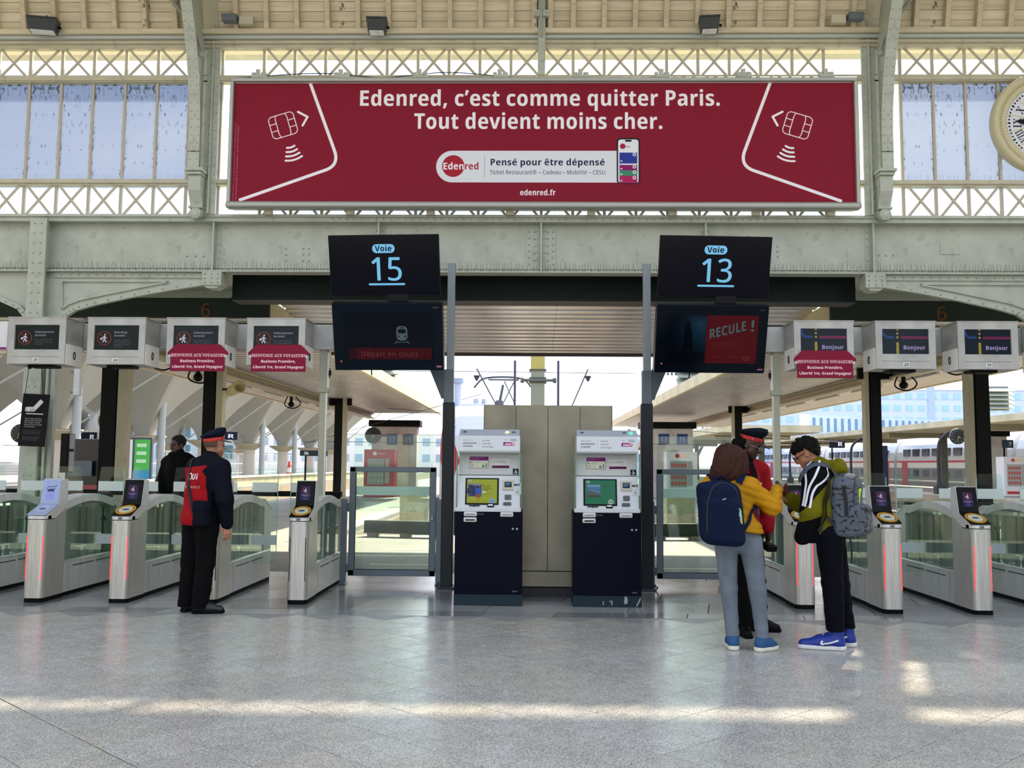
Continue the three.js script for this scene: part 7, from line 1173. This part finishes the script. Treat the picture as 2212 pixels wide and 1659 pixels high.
{ // the second guard, facing us behind the woman
  const F = [0.62, 0.78], m = frame(F), hm = frame([0.86, 0.5], 0.38);
  const J = { m, hm, head: [0.045, 1.69, 0.06], neck: [-0.03, 1.53, 0.0], pel: [-0.03, 0.96, 0.0], sL: [0.155, 1.45, -0.10], sR: [-0.21, 1.45, 0.10], eL: [0.235, 1.17, -0.12], wL: [0.21, 0.93, -0.02], eR: [-0.27, 1.18, 0.12], wR: [-0.10, 1.12, 0.32], hL: [0.05, 0.93, -0.05], hR: [-0.10, 0.93, 0.05], kL: [0.09, 0.51, -0.03], kR: [-0.08, 0.51, 0.07], aL: [0.13, 0.09, -0.10], aR: [-0.055, 0.09, 0.08], tL: [0.32, 0.035, -0.05], tR: [-0.045, 0.035, 0.30] };
  const fig = figure('guard in a red jacket and dark peaked cap, facing the woman in yellow', [1.947, 0, -8.56], J, { skin: skinDark, hands: [{ w: J.wL, d: [0.0, -1, 0.12], n: [-1, 0, 0.3], s: 1, curl: 0.55 }, { w: J.wR, d: [0.7, 0, 0.5], n: [0, 1, 0], s: 1, curl: 0.5 }] });
  trousers(fig, blackCloth, { ease: 0.026, cuff: 0.08, bottom: 0.07, seed: 31, fold: 0.014, leg: 1.05 });
  const jf = jacketField(fig, { ease: 0.034, hem: 0.84, collar: 0.3, seed: 32, fold: 0.011, cuff: 0.98, skirt: [capsule([-0.03, 0.94, 0], [-0.03, 0.9, 0], 0.155, 0.16)], armClear: 0.05 });
  mk('jacket', nets(jf, [-0.45, 0.78, -0.35], [0.42, 1.66, 0.5], 0.011), cloth(0xa0141f, 0.75, 66), fig.t);
  mk('scarf', at(new THREE.TorusGeometry(0.07, 0.03, 10, 28).toNonIndexed(), -0.015, 1.565, 0.02, 1.5), blackCloth, fig.t);
  mk('scarf_end', ribbon(grow(jf, 0.01), [[0.03, 1.55, 0.1], [0.05, 1.45, 0.11], [0.055, 1.3, 0.12], [0.05, 1.18, 0.12]], 0.075, 0.006, 16), blackCloth, fig.t);
  mk('badge', at(RB(0.05, 0.02, 0.005, 0.006, 0, 0, 0), ...land(jf, V(0.16, 1.34, 0.05), 0.004).toArray(), 0, 0.7), M(0xd8c8c8, 0.5), fig.t);
  cap(fig, cloth(0x10151f, 0.8, 67), hm, M(0xb01c20, 0.6), -0.12);
  const hairP = (x, y, z) => put(hm, J.head, [x, y, z]); mk('hair', nets(wrinkle(smin([ellipsoid(hairP(0, 0.0, -0.06), [0.088, 0.09, 0.07], hm), ellipsoid(hairP(-0.02, -0.03, -0.10), [0.075, 0.075, 0.06], hm)], 0.03), 0.012, 50, 50, 50), ...bounds([J.head], 0.22), 0.007), M(0x080606, 0.9, 0, { specularIntensity: 0.3 }), fig.t);
  const gl = []; for (const k of [-1, 1]) gl.push(at(new THREE.TorusGeometry(0.021, 0.0022, 6, 20).toNonIndexed(), k * 0.031, 0.004, 0.106)); gl.push(C([-0.01, 0.006, 0.108], [0.01, 0.006, 0.108], 0.002, 0.002, 5), C([0.052, 0.006, 0.104], [0.08, 0.008, 0.0], 0.002, 0.002, 5), C([-0.052, 0.006, 0.104], [-0.08, 0.008, 0.0], 0.002, 0.002, 5));
  const gm = join(gl); gm.applyMatrix4(hm.clone().setPosition(...J.head)); mk('glasses', gm, M(0xb9b9b4, 0.3, 0.7), fig.t);
  const sh = { mat: mat.black, sole: mat.rubber, high: 0.13, laces: M(0x6a6a68, 0.7) }; shoe(fig, 'shoe', J.aL, J.tL, { ...sh, laces: null }); shoe(fig, 'shoe', J.aR, J.tR, sh);
  const h = thing('handheld_reader', 'black ticket checking device hanging below the red-jacketed guard’s hand', 'device', [1.947, 0, -8.56]); mk('case', RB(0.10, 0.055, 0.15, 0.01, 0.20, 0.775, 0.03, 0.25, 0.3), mat.black, h); mk('screen', B(0.07, 0.003, 0.1, 0.20, 0.805, 0.035, 0.25, 0.3), M(0x20262c, 0.2), h);
}
{ // the youth in the olive hoodie with a patterned backpack
  const F = [-0.86, -0.5], m = frame(F), hm = frame([-0.93, -0.36], 0.52);
  const J = { m, hm, head: [-0.17, 1.605, -0.04], neck: [-0.075, 1.485, -0.01], pel: [-0.01, 0.96, 0.0], sL: [-0.16, 1.405, 0.12], sR: [0.02, 1.405, -0.17], eL: [-0.205, 1.12, 0.16], wL: [-0.24, 0.925, 0.07], eR: [-0.08, 1.13, -0.24], wR: [-0.27, 1.215, -0.19], hL: [-0.035, 0.93, 0.08], hR: [0.035, 0.93, -0.07], kL: [-0.015, 0.52, 0.09], kR: [0.085, 0.52, -0.06], aL: [0.0, 0.10, 0.09], aR: [0.145, 0.10, -0.08], tL: [-0.285, 0.035, 0.03], tR: [-0.09, 0.035, -0.20] };
  const fig = figure('youth in glasses and an olive hoodie with white shoulder stripes, looking down at a phone', [2.51, 0, -7.92], J, { skin: skinTan, hands: [{ w: J.wL, d: [-0.1, -1, -0.2], n: [0.3, 0, -1], s: 1, curl: 1.4, k: 0.5 }, { w: J.wR, d: [-0.75, 0.35, 0.1], n: [0, 0.5, 0.6], s: -1, curl: 0.8, k: 0.95 }] });
  trousers(fig, cloth(0x080914, 0.9, 71), { ease: 0.024, cuff: 0.062, bottom: 0.15, seed: 41, fold: 0.012 });
  const jf = jacketField(fig, { ease: 0.034, hem: 0.90, hemSlope: 0.22, collar: 0.28, seed: 42, fold: 0.012, cuff: 1.06, skirt: [capsule([-0.04, 0.98, 0], [-0.04, 0.93, 0], 0.15, 0.155), capsule(J.wL, [-0.245, 0.91, 0.05], 0.056, 0.052)], armClear: 0.055 });
  const js = jacketField(fig, { ease: 0.034, hem: 0.90, collar: 0.28, fold: 0, cuff: 1.06 });
  const olive = cloth(0x6f6a10, 0.9, 72);
  mk('hoodie', nets(jf, [-0.45, 0.78, -0.42], [0.35, 1.62, 0.4], 0.0105), olive, fig.t);
  const nearArm = smin([capsule(J.sL, J.eL, 0.10, 0.09), capsule(J.eL, J.wL, 0.09, 0.12), capsule(J.wL, [-0.245, 0.90, 0.05], 0.12, 0.12)], 0.03), blk = cloth(0x0a0b10, 0.9, 73);
  mk('black_cuff', nets(cut(grow(jf, 0.004), (x, y, z) => Math.max(nearArm(x, y, z), y - 1.075 - 0.35 * (x + 0.2), 0.80 - y), 0.004), [-0.42, 0.78, -0.1], [0.0, 1.2, 0.36], 0.008), blk, fig.t);
  mk('black_yoke', nets(cut(grow(jf, 0.004), (x, y, z) => Math.max(1.285 - y + Math.max(0, x + 0.15) * 0.9 - Math.max(0, -0.15 - x) * 1.1, -z - 0.02, y - 1.54, x - 0.03 - (1.45 - y) * 0.3), 0.004), [-0.36, 1.0, -0.05], [0.12, 1.56, 0.34], 0.008), blk, fig.t);
  for (let i = 0; i < 3; i++) { const o = i * 0.034; mk('white_stripe', ribbon(grow(js, 0.013), [[-0.14 + o * 1.15, 1.50 - o * 0.2, 0.06], [-0.185 + o * 1.1, 1.445 - o * 0.2, 0.13], [-0.215 + o * 0.95, 1.385 - o * 0.1, 0.17], [-0.245 + o * 0.75, 1.28, 0.19], [-0.268 + o * 0.72, 1.17 - o * 0.4, 0.2]], 0.019, 0.003, 30), M(0xd4d6da, 0.7), fig.t); }
  mk('hood', nets(wrinkle(smin([ellipsoid([0.05, 1.475, 0.0], [0.105, 0.06, 0.13]), ellipsoid([0.09, 1.50, 0.0], [0.055, 0.065, 0.10]), capsule([-0.10, 1.50, 0.07], [0.0, 1.515, 0.09], 0.035, 0.045), capsule([-0.10, 1.50, -0.08], [0.0, 1.515, -0.09], 0.035, 0.045)], 0.04), 0.016, 14, 18, 14, 5), [-0.2, 1.36, -0.2], [0.24, 1.64, 0.2], 0.008), olive, fig.t);
  const P = (x, y, z) => put(hm, J.head, [x, y, z]);
  const hairF = cut(smin([ellipsoid(P(0, 0.06, -0.015), [0.098, 0.090, 0.116], hm), ellipsoid(P(0, 0.0, -0.065), [0.082, 0.07, 0.05], hm)], 0.03), (x, y, z) => { const q = V(x - J.head[0], y - J.head[1], z - J.head[2]), h = hm.elements, zz = q.x * h[8] + q.y * h[9] + q.z * h[10], yy = q.x * h[4] + q.y * h[5] + q.z * h[6]; return Math.max(0.045 - yy - Math.max(0, -zz - 0.01) * 1.5, -0.055 - yy); }, 0.01);
  mk('hair', nets(wrinkle(wrinkle(hairF, 0.028, 38, 38, 38, 4), 0.012, 90, 90, 90, 6), ...bounds([J.head], 0.2), 0.006), M(0x0b0806, 0.8, 0, { specularIntensity: 0.3 }), fig.t);
  const gl = []; for (const k of [-1, 1]) gl.push(at(new THREE.TorusGeometry(0.024, 0.003, 6, 20).toNonIndexed(), k * 0.031, 0.002, 0.110)); gl.push(C([-0.008, 0.006, 0.113], [0.008, 0.006, 0.113], 0.003, 0.003, 5), C([0.055, 0.006, 0.108], [0.082, 0.012, 0.0], 0.003, 0.003, 5), C([-0.055, 0.006, 0.108], [-0.082, 0.012, 0.0], 0.003, 0.003, 5));
  const gm = join(gl); gm.applyMatrix4(hm.clone().setPosition(...J.head)); mk('glasses', gm, M(0x14141a, 0.3), fig.t);
  // high-top shoes, blue with white marks and soles
  const blue = M(0x0d2c88, 0.5), sole = M(0xd6d8d6, 0.5), deep = M(0x0b1658, 0.5), wh = M(0xdadde2, 0.5);
  for (const [a, t2, k] of [[J.aL, J.tL, 1], [J.aR, J.tR, 1]]) {
    const s = shoe(fig, 'shoe', a, t2, { mat: blue, sole, high: 0.155, soleH: 0.036, laces: wh, w: 1.12 }), q = grow(s.upper, 0.001), up2 = s.P;
    mk('white_mark', [ribbon(q, [up2(0.05, 0.075, 0.155), up2(0.055, 0.052, 0.165), up2(0.055, 0.05, 0.145)], 0.014, 0.003, 8), ribbon(q, [up2(0.055, 0.052, 0.155), up2(0.055, 0.06, 0.10), up2(0.05, 0.085, 0.03)], 0.013, 0.003, 14)], wh, s.s);
    mk('dark_panel', ribbon(q, [up2(0.05, 0.045, 0.10), up2(0.05, 0.05, 0.17)], 0.03, 0.0015, 8), deep, s.s); mk('outsole', ribbon(grow(s.upper, 0.008), [up2(0.07, 0.006, 0.01), up2(0.07, 0.006, 0.2)], 0.008, 0.002, 8), deep, s.s);
  }
  const ph = thing('mobile_phone', 'dark red-edged phone held by the youth in the olive hoodie', 'phone', [2.51, 0, -7.92]); mk('case', RB(0.075, 0.15, 0.010, 0.008, -0.325, 1.285, -0.155, 0.3, 0.9, 0.75), M(0x7a1520, 0.4), ph); mk('glass', RB(0.068, 0.142, 0.004, 0.002, -0.329, 1.287, -0.158, 0.3, 0.9, 0.75), mat.black, ph);
  // the patterned backpack
  const bp = thing('backpack', 'grey backpack with black tick-shaped marks and a neon green emblem, worn by the youth', 'backpack', [2.51, 0, -7.92]);
  const back = V(-m.elements[8], 0, -m.elements[10]), bm = new THREE.Matrix4().makeBasis(V(m.elements[0], 0, m.elements[2]), UP, V(m.elements[8], 0, m.elements[10]));
  const c = [0.10, 1.175, 0.08], at4 = (x, y, z) => { const v = V(x, y, z).applyMatrix4(bm); return [c[0] + v.x, c[1] + v.y, c[2] + v.z]; };
  const pat = canvas(512, 512, (x, W) => { x.fillStyle = '#4d545e'; x.fillRect(0, 0, W, W); for (let i = 0; i < 7; i++) for (let j = 0; j < 7; j++) { const a = (i + 0.5 + (hash(i, j, 1) - 0.5) * 0.5) * W / 7, b = (j + 0.5 + (hash(i, j, 2) - 0.5) * 0.5) * W / 7; for (const ox of [-W, 0, W]) for (const oy of [-W, 0, W]) swoosh(x, a + ox, b + oy, 1.15, (hash(i, j, 3) - 0.5) * 6.28, '#0a0b10'); } }); pat.wrapS = pat.wrapT = THREE.RepeatWrapping; pat.repeat.set(2.4, 2.4);
  const pm = M(0xffffff, 0.7, 0, { map: pat, bumpMap: fineBump, bumpScale: 0.001 }), pf0 = cut(smin([rbox(at4(0, -0.02, -0.02), [0.16, 0.245, 0.11], 0.07, bm), ellipsoid(at4(0, 0.17, -0.02), [0.15, 0.11, 0.125], bm), rbox(at4(0.0, -0.11, -0.13), [0.145, 0.125, 0.07], 0.05, bm)], 0.03), (x, y, z) => 0.925 - y, 0.02), pf = wrinkle(pf0, 0.014, 9, 9, 9, 31);
  const bag = nets(pf, [-0.15, 0.88, -0.25], [0.48, 1.5, 0.42], 0.009); mk('bag', bag, pm, bp);
  const q = grow(pf, 0.002), bl = M(0x0b0c10, 0.7);
  mk('side_strap', ribbon(q, [at4(0.17, 0.17, -0.03), at4(0.18, 0.05, -0.045), at4(0.18, -0.08, -0.05)], 0.03, 0.004, 16), bl, bp); mk('side_strap', ribbon(q, [at4(0.12, -0.02, -0.17), at4(0.08, -0.03, -0.2), at4(-0.08, -0.03, -0.2)], 0.03, 0.006, 16), bl, bp);
  mk('zip_line', ribbon(q, [at4(0.16, 0.0, -0.11), at4(0.15, 0.15, -0.12), at4(0.06, 0.26, -0.12), at4(-0.06, 0.26, -0.12)], 0.012, 0.003, 30), M(0x23262a, 0.4), bp);
  const em = canvas(128, 96, (x) => { x.clearRect(0, 0, 128, 96); x.fillStyle = '#b4e02a'; rr(x, 34, 14, 62, 52, 12); x.fill(); swoosh(x, 62, 56, 1.5, -0.5, '#b4e02a'); swoosh(x, 66, 52, 0.9, -0.5, '#6f8f14'); }); mk('neon_emblem', drape(pf, V(...at4(0.05, 0.10, -0.12)), V(0.75, 0, -0.66), UP, 0.115, 0.14, 0.003, 10), M(0xffffff, 0.5, 0, { map: em, alphaTest: 0.5 }), bp);
  const jo = grow(js, 0.018), sg = M(0x3c434d, 0.7), strap = (pts, w, mm) => mk('shoulder_strap', ribbon(jo, pts, w, 0.005, 30), mm, bp);
  strap([at4(0.08, 0.23, 0.05), [-0.02, 1.50, 0.11], [-0.13, 1.47, 0.14], [-0.2, 1.38, 0.12]], 0.06, sg); strap([[-0.02, 1.42, 0.26], [-0.05, 1.28, 0.24], [-0.10, 1.16, 0.2], [-0.13, 1.02, 0.18], [-0.14, 0.97, 0.17]], 0.042, bl); strap([[-0.12, 1.14, 0.2], [-0.05, 1.06, 0.2], [0.02, 0.99, 0.2]], 0.024, bl); strap([[0.0, 1.36, 0.2], [0.02, 1.2, 0.2], [0.03, 1.05, 0.2]], 0.03, bl);
  mk('loose_strap', T([at4(0.1, -0.25, -0.06), at4(0.11, -0.32, -0.07), at4(0.105, -0.42, -0.07), at4(0.11, -0.46, -0.07)], 0.008, 20, 6), bl, bp);
}
renderer.render(scene, camera);
